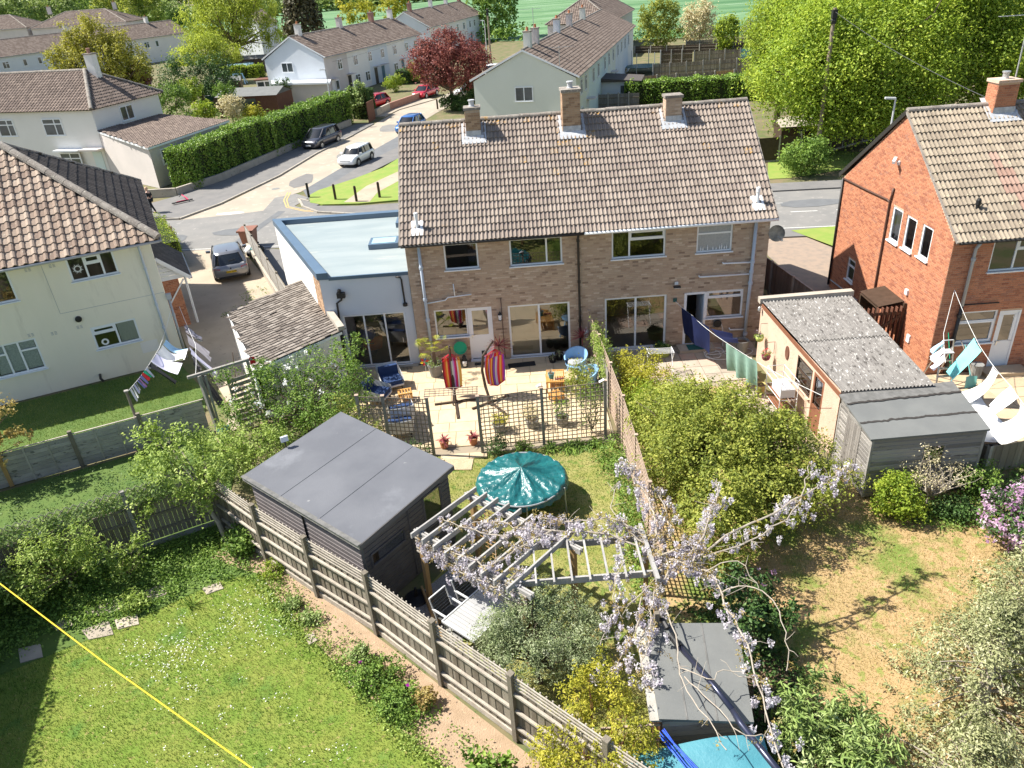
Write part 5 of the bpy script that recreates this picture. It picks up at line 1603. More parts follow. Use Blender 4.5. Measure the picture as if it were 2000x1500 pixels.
# ------------------------------------------------------------------ low felt roofed shed behind the wisteria
ls=thing('low_shed', 'low grey felt shed with rusty brown sides under the wisteria', 'shed',(6.6,-16.6,0))
l0,l1,l2,l3=Vector((5.75,-17.75,1.55)),Vector((7.4,-17.95,1.55)),Vector((7.72,-15.8,1.7)),Vector((5.85,-15.62,1.7))
MB().add([l0,l1,l2,l3]+[p-Z_*.06 for p in(l0,l1,l2,l3)],((0,1,2,3),(0,4,5,1),(1,5,6,2),(2,6,7,3),(3,7,4,0),(7,6,5,4))).obj('roof', 'felt_grey',ls)
for f_ in(.3,.62):
 MB().bar(l0.lerp(l1,f_)+Z_*.002,l3.lerp(l2,f_)+Z_*.002,.03,.01).obj('felt_lap', 'felt_old',ls)
MB().bar(l0-Z_*.06-X*.05,l3-Z_*.06-X*.05,.22,.05).obj('edge_board', 'conc_post',ls)
ms=[]
for i in range(17):
 p=l0.lerp(l3,(i+.5)/17)+X*.05
 ms.append(barm((p.x,p.y,.03),(p.x,p.y,p.z-.1),.115,.025,up=(1,0,0)))
pieces('plank',ls, 'rust_brown',ms)
ms=[]
for i in range(10):
 ms.append(frame_m((6.6,-17.72+.0,.1+i*.14),(1,0.0,0),(0,1,0),(0,0,1),1.6,.025,.13))
pieces('board',ls, 'shed_board',ms)
MB().quad((7.4,-17.9,0),(7.65,-15.85,0),(7.65,-15.85,1.6),(7.4,-17.9,1.45)).obj('wall', 'dark_wood',ls)
# ------------------------------------------------------------------ fences, trellis and pergola
def lerp2(a,b,t):
 return Vector((a[0]+(b[0]-a[0])*t,a[1]+(b[1]-a[1])*t,0))
fp=[(-4.95,-9.45),(-3.35,-10.95),(-1.72,-12.38),(-.05,-13.78),(1.55,-15.36),(3.12,-16.83),(4.72,-18.35),(6.3,-19.85)]
fe=thing('fence', 'weathered close boarded fence with rails and trellis top across the lawn corner', 'fence',(0,-13.8,0))
fd=(Vector((*fp[-1],0))-Vector((*fp[0],0))).normalized()
fn=Vector((-fd.y,fd.x,0))  # towards the garden behind
if fn.y<0:
 fn=-fn
boards,rails,slats,gboards=[],[],[],[]
for i in range(len(fp)-1):
 a,b=Vector((*fp[i],0)),Vector((*fp[i+1],0))
 L=(b-a).length
 d=(b-a)/L
 n=round((L-.1)/.102)
 for k in range(n):
  p=a+d*(.05+(k+.5)*(L-.1)/n)+fn*(.05+.012*(k%2))
  boards.append(barm(p+Z_*.16,p+Z_*(1.5+random.uniform(-.01,.01)),(L-.1)/n+.012,.016,up=tuple(fn)))
 for z in(.42,.92,1.40):
  rails.append(barm(a+d*.05+Z_*z,b-d*.05+Z_*z,.06,.05))
 gboards.append(barm(a+d*.05+Z_*.08+fn*.03,b-d*.05+Z_*.08+fn*.03,.035,.15))
 for z in(1.55,1.645,1.74,1.83):
  slats.append(barm(a+d*.05+Z_*z+fn*.03,b-d*.05+Z_*z+fn*.03,.022,.03))
 m=round(L/.155)
 for k in range(m):
  p=a+d*(.09+k*(L-.12)/m)+fn*.055
  slats.append(barm(p+Z_*1.52,p+Z_*1.875,.03,.02,up=tuple(fn)))
 MB().box((a.x,a.y,.95),(.11,.11,1.9),math.atan2(d.y,d.x)).obj('post', 'fence_post',fe)
 MB().box((a.x,a.y,1.92),(.13,.13,.04),math.atan2(d.y,d.x)).obj('post_cap', 'fence_post',fe)
MB().box((fp[-1][0],fp[-1][1],.95),(.11,.11,1.9),math.atan2(fd.y,fd.x)).obj('post', 'fence_post',fe)
pieces('board',fe, 'fence_board',boards)
pieces('rail',fe, 'fence_rail',rails)
pieces('gravel_board',fe, 'fence_rail',gboards)
pieces('trellis_slat',fe, 'fence_rail',slats)
def lattice(a,b,z0,z1,step,w=.024,dep=.014,topextra=0.,off=0.):
 """square trellis between two ground points"""
 a,b=Vector((a[0],a[1],0)),Vector((b[0],b[1],0))
 L=(b-a).length
 d=(b-a)/L
 n=Vector((-d.y,d.x,0))
 ms=[]
 k=max(2,round(L/step))
 for i in range(k+1):
  p=a+d*(L*i/k)+n*(dep/2+off)
  ms.append(barm(p+Z_*z0,p+Z_*(z1+topextra),w,dep,up=tuple(n)))
 k=max(2,round((z1-z0)/step))
 for i in range(k+1):
  z=z0+(z1-z0)*i/k
  ms.append(barm(a+Z_*z-n*(dep/2-off),b+Z_*z-n*(dep/2-off),dep,w))
 return ms
def screen(name,label,pts,z0,z1,step,mat,postmat,cat='trellis',group=None,post=.09,w=.026):
 t=thing(name,label,cat,(pts[0][0],pts[0][1],0),0,group)
 ms=[]
 for i in range(len(pts)-1):
  ms+=lattice(pts[i],pts[i+1],z0,z1,step,w)
 pieces('slat',t,mat,ms)
 for p in pts:
  MB().box((p[0],p[1],(z1+.05)/2),(post,post,z1+.05)).obj('post',postmat,t)
  MB().box((p[0],p[1],z1+.065),(post+.03,post+.03,.03)).obj('post_cap', 'trellis_pale',t)
 return t
screen('trellis', 'dark trellis screen left of the patio opening, chairs behind it',[(-1.35,-5.95),(-.52,-6.1),(.88,-6.42)],.12,2.08,.15, 'trellis_wood', 'timber_old',group='trellis screens at the patio edge')
screen('trellis', 'long dark trellis screen right of the patio opening above the lilies',[(2.44,-6.5),(4.42,-6.28),(6.42,-6.12)],.12,2.05,.15, 'trellis_wood', 'timber_old',group='trellis screens at the patio edge')
t=thing('trellis_arch', 'flat trellis bridging the patio opening between both screens', 'trellis',(1.65,-6.3,2.0))
ms=[]
for k in range(12):
 x=.82+k*.148
 ms.append(barm((x,-6.42,2.16),(x,-6.02,2.2),.022,.014))
for k in range(4):
 ms.append(barm((.8,-6.40+k*.125,2.175+.013*k),(2.47,-6.46+k*.125,2.175+.013*k),.022,.014))
pieces('slat',t, 'trellis_wood',ms)
t=screen('trellis_fence', 'pale lattice fence dividing the two gardens, climbers growing up it',[(6.62,-.25),(6.74,-2.4),(6.82,-4.6),(6.88,-6.8),(6.88,-9.0),(6.84,-11.2),(6.8,-13.2)],.1,1.86,.135, 'trellis_pale', 'trellis_pale', 'fence',post=.07,w=.03)
ms=[barm((6.70+.05*(k/30),-.35-k*.13,.05),(6.70+.05*(k/30),-.35-k*.13,1.5),.122,.016,up=(1,0,0))for k in range(32)]
pieces('board',t, 'timber_old',ms)
# ribbed fence and its tall washing line post
t=thing('fence', 'low grey ribbed panel fence below the cream house lawn', 'fence',(-11,-5.5,0))
ca,cb=Vector((-20.2,-9.85,0)),Vector((-7.1,-3.78,0))
cd=(cb-ca).normalized()
cn=Vector((cd.y,-cd.x,0))
np_=7
pl=[]
for i in range(np_):
 p,q=ca.lerp(cb,i/np_),ca.lerp(cb,(i+1)/np_)
 for k in range(8):
  pl.append(barm(p+cd*.06+Z_*(.08+k*.148)+cn*random.uniform(0,.015),q-cd*.06+Z_*(.08+k*.148)+cn*random.uniform(0,.015),.03,.138))
 for f in(.33,.66):
  c=p.lerp(q,f)+cn*.03
  MB().box((c.x,c.y,.61),(.05,.03,1.2),math.atan2(cd.y,cd.x)).obj('batten', 'conc_post',t)
 MB().bar(p+Z_*1.235,q+Z_*1.235,.05,.025).obj('capping', 'fence_rail',t)
 mt='timber_new' if i==4 else 'fence_post'
 MB().box((p.x,p.y,.68),(.12,.12,1.36),math.atan2(cd.y,cd.x)).obj('post',mt,t)
pieces('plank',t, 'conc_panel',pl)
t=thing('line_post', 'tall old wooden washing line post beside the ribbed fence', 'post',(-9.38,-4.1,0))
MB().tube([(-9.30,-4.82,0),(-9.38,-4.1,1.0),(-9.45,-4.0,1.86)],[.06,.055,.05],8).obj('post', 'fence_post',t)
MB().box((-9.45,-4.0,1.88),(.13,.13,.05),.4).obj('cap', 'timber_old',t)
# camouflage trellis fence further down
t=thing('fence', 'shaded board fence topped with leafy screening trellis behind the shrubs', 'fence',(-9,-11,0))
ta,tb=Vector((-14.6,-13.7,0)),Vector((-5.1,-9.05,0))
td=(tb-ta).normalized()
tn=Vector((td.y,-td.x,0))
L=(tb-ta).length
pieces('board',t, 'fence_board',[barm(ta+td*(.06+i*.125)-tn*.03+Z_*.15,ta+td*(.06+i*.125)-tn*.03+Z_*1.45,.118,.018,up=tuple(tn))for i in range(int(L/.125))])
pieces('rail',t, 'fence_post',[barm(ta+td*(i*2.1)+Z_*z,ta+td*min(L,i*2.1+2.1)+Z_*z,.05,.07)for i in range(5)for z in(.45,.95,1.4)])
for i in range(6):
 p=ta+td*min(L,i*2.1)+tn*.03
 MB().box((p.x,p.y,1.0 if i!=3 else .78),(.1,.1,2.0 if i!=3 else 1.56),math.atan2(td.y,td.x)).obj('post', 'paint_white' if i==3 else 'timber_old',t)
MB().bar(ta+Z_*.07+tn*.02,tb+Z_*.07+tn*.02,.04,.14).obj('gravel_board', 'conc_post',t)
ms=[]
k=int(L/.19)
for i in range(k):  # expanding diamond trellis
 for s in(-1,1):
  p=ta+td*(i*.19+.1)
  ms.append(barm(p+Z_*1.45-td*s*.28+tn*(.012*s),p+Z_*2.02+td*s*.28+tn*(.012*s),.02,.01,up=tuple(tn)))
pieces('trellis_slat',t, 'fence_rail',ms)
n=5200
a=RNG.random(n)
P=np.array(ta)[None]+np.outer(a*L,np.array(td))+np.outer(RNG.normal(size=n)*.05,np.array(tn))
P[:,2]=1.38+.56*RNG.random(n)
leaf_mesh('screen_leaves',P,.62+.25*RNG.normal(size=n),.09, 'leaf_silver',t,up=.0,out=np.repeat(np.array(tn)[None],n,0)*1.5)
# fence by the drive, dark fences beside the brick houses
def plank_fence(name,label,a,b,h,nb,mat='fence_board',postmat='fence_post',rails=(.3,.9),cat='fence',group=None,n_post=3,bw=None,grav=True,capd=False,side=1,posth=.08,limit=300,horizontal=False,basez=0.):
 t=thing(name,label,cat,(a[0],a[1],0),0,group)
 a,b=Vector((a[0],a[1],basez)),Vector((b[0],b[1],basez))
 L=(b-a).length
 d=(b-a)/L
 n=Vector((-d.y,d.x,0))*side
 if horizontal:
  pieces('board',t,mat,[barm(a+Z_*(.1+(k+.5)*(h-.1)/nb)+n*.03,b+Z_*(.1+(k+.5)*(h-.1)/nb)+n*.03,.02,(h-.1)/nb-.012)for k in range(nb)],limit=limit)
 else:
  pieces('board',t,mat,[barm(a+d*((k+.5)*L/nb)+Z_*.13+n*(.03+.008*(k%2)),a+d*((k+.5)*L/nb)+Z_*h+n*(.03+.008*(k%2)),L/nb+.008,.015,up=tuple(n))for k in range(nb)],limit=limit)
 for z in rails:
  pieces('rail',t,postmat,[barm(a+Z_*z-n*.01,b+Z_*z-n*.01,.05,.07)])
 for k in range(n_post):
  p=a.lerp(b,k/max(1,n_post-1))
  MB().box((p.x,p.y,basez+(h+posth)/2),(.1,.1,h+posth),math.atan2(d.y,d.x)).obj('post',postmat,t)
 if grav:
  MB().bar(a+Z_*.07,b+Z_*.07,.03,.14).obj('gravel_board', 'conc_post',t)
 if capd:
  MB().bar(a+Z_*(h+.02)+n*.03,b+Z_*(h+.02)+n*.03,.06,.025).obj('capping',postmat,t)
 return t
dw=thing('low_wall', 'low concrete wall under the wooden fence beside the parked grey car', 'wall',(-9,11,0))
MB().bar((-11.3,16.6,.2),(-6.3,5.6,.2),.22,.4).obj('wall', 'conc_wall',dw)
plank_fence('fence', 'slatted wooden fence on a low wall beside the parked grey car',(-11.2,16.5),(-6.35,5.8),1.25,9, 'timber_old', 'fence_post',(.55,.9,1.2),n_post=6,grav=False,side=-1,horizontal=True,basez=.2)
plank_fence('fence', 'dark fence with concrete posts between the drive and the bins',(14.9,6.2),(15.9,-1.4),1.55,62, 'shed_door', 'conc_post',(),n_post=5,grav=False,side=1,capd=True)
plank_fence('fence', 'grey board fence with concrete posts right of the wooden shed',(16.6,-9.62),(20.4,-9.0),1.05,34, 'fence_board', 'conc_post',(),n_post=3,grav=False,side=1)
plank_fence('fence', 'dark fence panel behind the wooden shed corner',(16.15,-7.9),(16.6,-9.62),1.05,16, 'fence_board', 'conc_post',(),n_post=2,grav=False,side=-1)
plank_fence('fence', 'short dark fence end beside the brick house wall',(13.4,3.4),(14.9,6.2),1.7,22, 'rust_brown', 'fence_post',(),n_post=3,grav=False)
# timber gate frame between the washing and the slate garage
t=thing('garden_arch', 'weathered timber frame with leaning post and cross beam by the washing', 'frame',(-6.6,-4.4,0))
MB().bar((-7.05,-4.5,2.46),(-5.25,-3.35,2.44),.1,.09).obj('beam', 'timber_old',t)
MB().bar((-6.56,-4.47,0),(-6.72,-4.38,2.44),.11,.11).bar((-6.42,-4.6,0),(-6.55,-4.3,2.4),.07,.07).obj('post', 'timber_old',t)
MB().bar((-5.35,-3.5,0),(-5.38,-3.45,2.4),.09,.09).obj('post', 'timber_old',t)
MB().bar((-6.0,-3.95,0),(-6.02,-3.92,2.4),.06,.06).obj('post', 'timber_old',t)
pieces('slat',t, 'timber_old',[barm((-6.0,-3.92,.3+.2*k),(-5.4,-3.52,.3+.2*k),.02,.14)for k in range(9)])
tag(MB().grid(lambda u,v:(-5.3+.16*u,-3.45+.1*u+.03*math.sin(5*u),2.52-.26*v),4,4).obj('rag', 'cloth_red'), 'red rag hanging at the garage end of the timber beam', 'rag')
# pergola: square part over the seats and ladder part towards the lattice fence
pg=thing('pergola', 'weathered timber pergola carrying the wisteria beside the dark shed', 'pergola',(3.2,-13.4,0))
od=Vector((2.35,-2.15,0)).normalized()
rd=Vector((od.y*-1,od.x,0)).normalized()  # from the outer beam towards the lawn
O0=Vector((1.12,-12.82,0))
Lb=3.2
wd=1.72
zb_=2.12
for off in(0,wd):
 a=O0+rd*off-od*.15+Z_*zb_
 MB().bar(a,a+od*(Lb+.35),.05,.15).obj('beam', 'pergola_wood',pg)
 MB().bar(a+rd*.08,a+od*(Lb+.35)+rd*.08,.04,.12).obj('beam', 'pergola_wood',pg)
pieces('rafter',pg, 'pergola_wood',[barm(O0+od*(.02+k*.365)-rd*.24+Z_*(zb_+.11),O0+od*(.02+k*.365)+rd*(wd+.24)+Z_*(zb_+.11),.045,.14)for k in range(9)])
pieces('batten',pg, 'fence_rail',[barm(O0-rd*.05-od*.1+Z_*(1.6+.1*k),O0-rd*.05+od*(Lb+.1)+Z_*(1.6+.1*k),.02,.04)for k in range(6)])
for p in(O0+od*.05,O0+rd*wd+od*.1,O0+rd*wd+od*Lb,O0+od*Lb):
 MB().box((p.x,p.y,1.05),(.11,.11,2.1),math.atan2(od.y,od.x)).obj('post', 'timber_new',pg)
pieces('slat',pg, 'timber_new',lattice(tuple(O0+rd*wd+od*.1),tuple(O0+rd*wd+od*.75),.5,1.95,.13,.022,.012))
for yb in(-13.55,-14.68):
 MB().bar((3.35,yb,2.1),(6.42,yb+.04,2.1),.05,.16).obj('beam', 'pergola_wood',pg)
pieces('rafter',pg, 'pergola_wood',[barm((3.75+.38*k,-14.85,2.22),(3.75+.38*k,-13.38,2.22),.04,.07)for k in range(7)])
MB().bar((6.28,-15.0,2.22),(6.22,-13.2,2.22),.08,.12).obj('beam', 'pergola_wood',pg)
for x,y in((6.3,-13.62),(6.32,-14.7),(3.6,-14.6)):
 MB().box((x,y,1.05),(.1,.1,2.1)).obj('post', 'timber_new',pg)
MB().bar(O0+rd*.1-od*.35+Z_*.12,O0-rd*.9+od*1.5+Z_*.12,.05,.2).bar(O0+od*.3-rd*1.1+Z_*.12,O0+od*1.1+rd*.2+Z_*.12,.04,.2).obj('edging', 'timber_new',pg)
# small rail near the blue tarpaulin
t=thing('trellis_rail', 'short ladder-like trellis rail beside the low shed', 'trellis',(5.2,-17.6,0))
MB().bar((4.7,-17.7,1.32),(5.95,-17.72,1.36),.04,.04).bar((4.7,-17.7,.9),(5.95,-17.72,.9),.04,.04).obj('rail', 'trellis_pale',t)
pieces('slat',t, 'trellis_wood',[barm((4.75+.19*k,-17.69,.1),(4.75+.19*k,-17.69,1.34),.03,.02)for k in range(7)])
# ------------------------------------------------------------------ trampoline under its crumpled cover
tr=thing('trampoline', 'round trampoline under a glossy teal cover on the lawn', 'trampoline',(3.62,-9.22,0))
rad=1.33
def cover(u,v):
 a=2*math.pi*u
 r=rad*(1.0*v)
 fold=.5+.5*math.cos(a*8+.5)
 z=.95+.34*(1-v)**1.15*(1+.0*fold)-.10*fold*math.sin(math.pi*min(v*1.02,1))-.02
 z+=.022*math.sin(a*23+v*9)*v+.016*math.sin(a*41-v*17)*v+.012*math.sin(a*13+v*38)*v
 rr=r*(1+.012*math.sin(a*16)*v)
 if v>.93:
  z-=(v-.93)*2.6
  rr=rad*(.93+(v-.93)*.9)*(1+.01*math.sin(a*31))
 return(3.62+rr*math.cos(a),-9.22+rr*math.sin(a),z)
MB().grid(cover,128,26).obj('cover', 'teal_cover',tr,smooth=True)
ring=[(3.62+rad*.9*math.cos(2*math.pi*k/40),-9.22+rad*.97*math.sin(2*math.pi*k/40),.88)for k in range(41)]
MB().tube(ring,.025,6,cap=False).obj('frame', 'galv',tr)
for k in range(6):
 a=2*math.pi*(k+.55)/6
 MB().tube([(3.62+rad*.97*math.cos(a),-9.22+rad*.97*math.sin(a),.88),(3.62+rad*1.0*math.cos(a),-9.22+rad*1.0*math.sin(a),.02)],.022,6).obj('leg', 'galv',tr)
# ------------------------------------------------------------------ seats and table under the pergola
tb_=thing('garden_table', 'grey slatted garden table with white frame behind the fence', 'table',(2.5,-14.0,0))
tx,ty=Vector((.745,-.667,0)),Vector((.667,.745,0))
tc=Vector((2.50,-13.95,.73))
pieces('slat',tb_, 'table_grey',[barm(tc+ty*(-.76+.101*k)-tx*.46,tc+ty*(-.76+.101*k)+tx*.46,.094,.02)for k in range(16)])
mb=MB()
for s in(-1,1):
 mb.bar(tc+tx*s*.49-ty*.84,tc+tx*s*.49+ty*.84,.03,.05).bar(tc+ty*s*.83-tx*.48,tc+ty*s*.83+tx*.48,.03,.05)
mb.obj('frame', 'alu_white',tb_)
for s in(-1,1):
 for q in(-1,1):
  p=tc+tx*s*.45+ty*q*.78
  MB().bar(p,Vector((p.x,p.y,0)),.05,.05).obj('leg', 'alu_white',tb_)
def garden_chair(label,pos,rz):
 t=thing('garden_chair',label, 'chair',pos,rz, 'white framed garden chairs at the table',local=True)
 MB().box((0,0,.43),(.5,.48,.025)).obj('seat', 'mesh_dark',t)
 pieces('back_slat',t, 'mesh_dark',[barm((-.23,-.25-.022*k,.5+.075*k),(.23,-.25-.022*k,.5+.075*k),.012,.07)for k in range(6)])
 for s in(-1,1):
  MB().tube([(s*.26,-.2,0),(s*.26,-.24,.45),(s*.26,-.39,.93)],.018,6).tube([(s*.26,.24,0),(s*.26,.24,.64)],.018,6).bar((s*.26,-.32,.65),(s*.26,.27,.65),.045,.03).obj('side_frame', 'alu_white',t)
 MB().bar((-.26,-.39,.93),(.26,-.39,.93),.03,.03).bar((-.26,.24,.43),(.26,.24,.43),.03,.03).obj('cross_bar', 'alu_white',t)
 return t
ra=math.atan2(tx.y,tx.x)-math.pi/2
garden_chair('white framed chair with dark back at the near end of the table',tuple(tc-tx*.68-ty*.38-Z_*.73),ra)
garden_chair('white framed chair half under the wisteria at the table',tuple(tc-tx*.68+ty*.36-Z_*.73),ra)
t=thing('parasol_base', 'round black parasol base on the gravel by the shed', 'parasol base',(.78,-12.7,0))
MB().lathe((.80,-12.72,0),[(.3,0),(.31,.03),(.27,.06),(.08,.09),(.04,.1),(.035,.36),(.0,.37)],20).obj('base', 'black',t)
# ------------------------------------------------------------------ patio furniture and pots
STR=['maroon', 'red', 'orange', 'gold', 'red', 'grey', 'pale', 'lilac', 'violet', 'magenta', 'red', 'gold', 'white', 'orange', 'magenta', 'lilac', 'violet', 'white']
def hammock_chair(label,pos,top,rz,order):
 t=thing('hammock_chair',label, 'hammock chair',pos,0, 'striped hammock chairs on the patio')
 p=Vector(pos)
 h=Vector(top)
 fwd=Vector((math.cos(rz),math.sin(rz),0))
 sd=Vector((-fwd.y,fwd.x,0))
# dark stand: two crossed feet, curved mast reaching over the seat
 st=MB()
 b=p+Z_*.06
 st.bar(b-sd*.75,b+sd*.75,.08,.07).bar(b-fwd*.2,b+fwd*1.15,.08,.07)
 st.tube([b,b-fwd*.28+Z_*.5,b-fwd*.42+Z_*1.1,b-fwd*.25+Z_*1.75,h+Z_*.12-fwd*.1,h+Z_*.06],[.05,.05,.05,.045,.04,.03],8)
 st.obj('stand', 'dark_wood',t)
 MB().bar(b+fwd*.2-sd*.1,b-fwd*.25+Z_*.6,.05,.05).obj('brace', 'dark_wood',t)
 ns=len(order)
 s0=h-Z_*.42
 rope=MB()
 for i in range(7):
  u=i/6-.5
  rope.tube([h,h-Z_*.14,s0+sd*u*.62+fwd*.06],.009,4)
  rope.tube([h,h-Z_*.14,s0+sd*u*.62-fwd*.22],.009,4)
 rope.obj('rope', 'stripe_red',t)
 def fab(u,v):
  w=.62*(1-.10*math.sin(math.pi*v))*(1+.18*math.sin(math.pi*min(1,v*1.15)))
  x=(u-.5)*w
  belly=math.sin(math.pi*min(1.,v))
  dz=-1.32*(v**.9)if v<.85 else-1.32*(.85**.9)-(v-.85)*.3
  dep=.06+.34*max(0,v-.25)**1.4*(1-(2*u-1)**2*.55)
  return s0+sd*x+fwd*(.05-dep*.2+.0*belly)-fwd*(.12*(1-(2*u-1)**2))*math.sin(math.pi*v)+Z_*(dz*(1-.12*abs(2*u-1)))
 for i,cname in enumerate(order):
  MB().grid(lambda u,v:fab((i+u)/ns,v),2,14).obj('stripe', 'stripe_'+cname,t,smooth=True)
 for i,cname in enumerate(order):  # the back sling
  MB().grid(lambda u,v:fab((i+u)/ns,v)-fwd*(.20+.10*math.sin(math.pi*v))+Z_*(.03-.08*v),2,8).obj('stripe', 'stripe_'+cname,t,smooth=True)
 MB().tube([fab(k/12,1)for k in range(13)],.018,5).obj('hem', 'stripe_red',t)
 return t
hammock_chair('striped hammock chair nearer the palm, hanging straight',(1.47,-3.2,0),(1.45,-2.95,2.02),R(-84),[STR[i]for i in(0,1,2,3,1,0,5,6,7,9,1,12,3,11)])
hammock_chair('striped hammock chair turned towards the patio door, purple stripes',(2.72,-3.4,0),(3.02,-3.05,2.12),R(-60),[STR[i]for i in(7,1,2,11,0,8,8,6,7,1,10,3,2,9,16)])
def pot(name,label,c,r,h,mat,soil=True,group=None):
 t=thing(name,label, 'plant pot',c,0,group)
 MB().lathe(c,[(r*.7,0),(r*.95,h*.9),(r,h*.9),(r,h),(r*.86,h),(r*.8,h*.88),(.01,h*.88)],18).obj('pot',mat,t,smooth=False)
 if soil:
  MB().lathe((c[0],c[1],c[2]+h*.86),[(.01,.0),(r*.8,0),(r*.8,.01),(.01,.02)],14).obj('compost', 'dark_soil',t)
 return t
def fan_leaves(mb,c,n,L,w,up0=.2,up1=1.2,droop=.5):
 for k in range(n):
  a=random.uniform(0,2*math.pi)
  e=random.uniform(up0,up1)
  d=Vector((math.cos(a)*math.cos(e),math.sin(a)*math.cos(e),math.sin(e)))
  s=Vector((-math.sin(a),math.cos(a),0))
  l=L*random.uniform(.75,1.1)
  pts=[Vector(c)+d*(l*q)-Z_*(droop*l*q*q)for q in(0,.35,.7,1)]
  r=random.random()
  mb.add([pts[0]-s*w*.3,pts[0]+s*w*.3,pts[1]+s*w*.5,pts[1]-s*w*.5,pts[2]+s*w*.4,pts[2]-s*w*.4,pts[3]],
  ((0,1,2,3),(3,2,4,5),(5,4,6)),r)
 return mb
t=pot('potted_palm', 'fan palm with arching yellow green leaves in a grey pot',(.66,-1.0,.02),.30,.52, 'pot_grey')
MB().tube([(.66,-1.0,.5),(.64,-.98,1.05)],[.09,.075],9).obj('trunk', 'bark',t)
mb=MB()
for k in range(11):
 a=k*2.4
 e=random.uniform(.1,1.0)
 d=Vector((math.cos(a)*math.cos(e),math.sin(a)*math.cos(e),math.sin(e)))
 tip=Vector((.64,-.98,1.05))+d*random.uniform(.4,.62)
 mb.tube([(.64,-.98,1.02),tip],.008,4,r=.3)
 n_fl=11
 for q in range(n_fl):
  b=(q/(n_fl-1)-.5)*2.2
  sdv=d.cross(Z_).normalized()
  dd=(d*math.cos(b)+sdv*math.sin(b))
  dd.normalize()
  L=.34
  m1=tip+dd*L*.6
  m2=tip+dd*L-Z_*.16
  nn=sdv*.014
  mb.add([tip,m1+nn+Z_*.01,m2,m1-nn],((0,1,2,3),))
mb.obj('fronds', 'palm_leaf',t)
P,tone,out,cc=blob_points([(.66,-1.0,.55,.3,.3,.1)],500,14,.1)
leaf_mesh('groundcover',P,tone,.05, 'leaf_silver',t)
for nm,lb,c,L in(('cordyline', 'spiky red cordyline beside the patio door behind the striped chair',(3.12,-.75,.02),.62),('cordyline', 'dark red cordyline in the shaded corner by the black downpipe',(6.32,-.5,.02),.6)):
 t=pot(nm,lb,c,.17,.36, 'pot_grey')
 MB().tube([(c[0],c[1],.3),(c[0],c[1],.95)],.03,6).obj('trunk', 'bark',t)
 fan_leaves(MB(),(c[0],c[1],.95),46,L,.035,.0,1.4,.25).obj('leaves', 'cordyline',t)
for lb,c,mt in(('pink spiky plant in a terracotta pot left of the opening',(1.2,-6.02,.02), 'cordyline'),('pink spiky plant in a terracotta pot right of the opening',(2.14,-5.95,.02), 'cordyline')):
 t=pot('potted_plant',lb,c,.16,.26, 'terracotta',group='pots flanking the patio opening')
 fan_leaves(MB(),(c[0],c[1],.28),40,.36,.03,.1,1.3,.35).obj('leaves',mt,t)
t=pot('potted_olive', 'small bushy plant in a terracotta pot beside the blue chair',(6.45,-2.35,.35),.15,.26, 'terracotta')
P,tone,out,cc=blob_points([(6.45,-2.35,.78,.18,.18,.2)],420,14,.07)
leaf_mesh('foliage',P,tone,.05, 'leaf_sage',t)
MB().box((6.45,-2.35,.18),(.3,.3,.33)).obj('stand', 'timber_old',t)
for i,(lb,c,r,h,mt)in enumerate((('black pot by the patio door sill, leftmost',(5.15,-.6,.02),.16,.24, 'black'),('glossy black pot with a broken reflection near the door',(5.42,-.42,.02),.17,.3, 'black'),('wide black bowl beside the blue armchair',(5.75,-.55,.02),.2,.22, 'black'),('small white pot in the corner by the downpipe',(6.12,-.22,.02),.1,.18, 'plastic_white'))):
 t=pot('plant_pot',lb,c,r,h,mt,group='pots by the patio door')
 fan_leaves(MB(),(c[0],c[1],h),14,.3,.03,.2,1.2,.5).obj('leaves', 'leaf_grey',t)
for i,(lb,c)in enumerate((('twiggy plant in a grey pot behind the right trellis, near its post',(4.1,-5.2,.02)),('leafy potted shrub behind the trellis middle',(5.1,-5.2,.02)),('low grey trough pot behind the left of the long trellis',(3.0,-5.3,.02)))):
 t=pot('plant_pot',lb,c,.24,.34, 'pot_grey',group='pots behind the trellis')
 P,tone,out,cc=blob_points([(c[0],c[1],.7-.2*(i==2),.28,.28,.36-.2*(i==2))],520,14,.1)
 leaf_mesh('foliage',P,tone,.06,['leaf_straw', 'leaf_mid', 'leaf_gold'][i],t)
bush('potted_shrub', 'airy yellow green shrub in front of the blue armchairs', 'shrub',(6.0,-3.15,.02),.62,.6,1.15,2400,.065, 'leaf_olive',clump=16,cr=.14,shell=.35)
def tub_chair(label,pos,rz,mat,cush,group):
 t=thing('armchair',label, 'armchair',pos,rz,group,local=True)
 def shell(u,v):
  a=-2.35+4.7*u
  hh=.44+.36*(math.cos(a*.5)**2)
  r=.36+.07*v
  return(math.sin(a)*r*1.05,-math.cos(a)*r,.24+v*(hh-.24))
 mb=MB()
 mb.grid(shell,24,6)
 mb.grid(lambda u,v:tuple(Vector(shell(u,v))*1.0+Vector((0,0,0))+Vector((math.sin(-2.35+4.7*u),-math.cos(-2.35+4.7*u),0))*-.05),24,6)
 mb.grid(lambda u,v:tuple(Vector(shell(u,1)).lerp(Vector(shell(u,1))+Vector((math.sin(-2.35+4.7*u),-math.cos(-2.35+4.7*u),0))*-.05,v)),24,1)
 mb.obj('shell',mat,t,smooth=True)
 MB().lathe((0,0,.24),[(.02,0),(.38,0),(.40,.06),(.02,.06)],20).obj('seat',mat,t)
 MB().lathe((0,.02,.3),[(.02,0),(.30,.0),(.33,.05),(.3,.1),(.02,.11)],18).obj('cushion',cush,t,smooth=True)
 for x,y in((-.26,.26),(.26,.26),(-.26,-.26),(.26,-.26)):
  MB().tube([(x*.8,y*.8,.25),(x,y,0)],.03,7).obj('leg',mat,t)
 return t
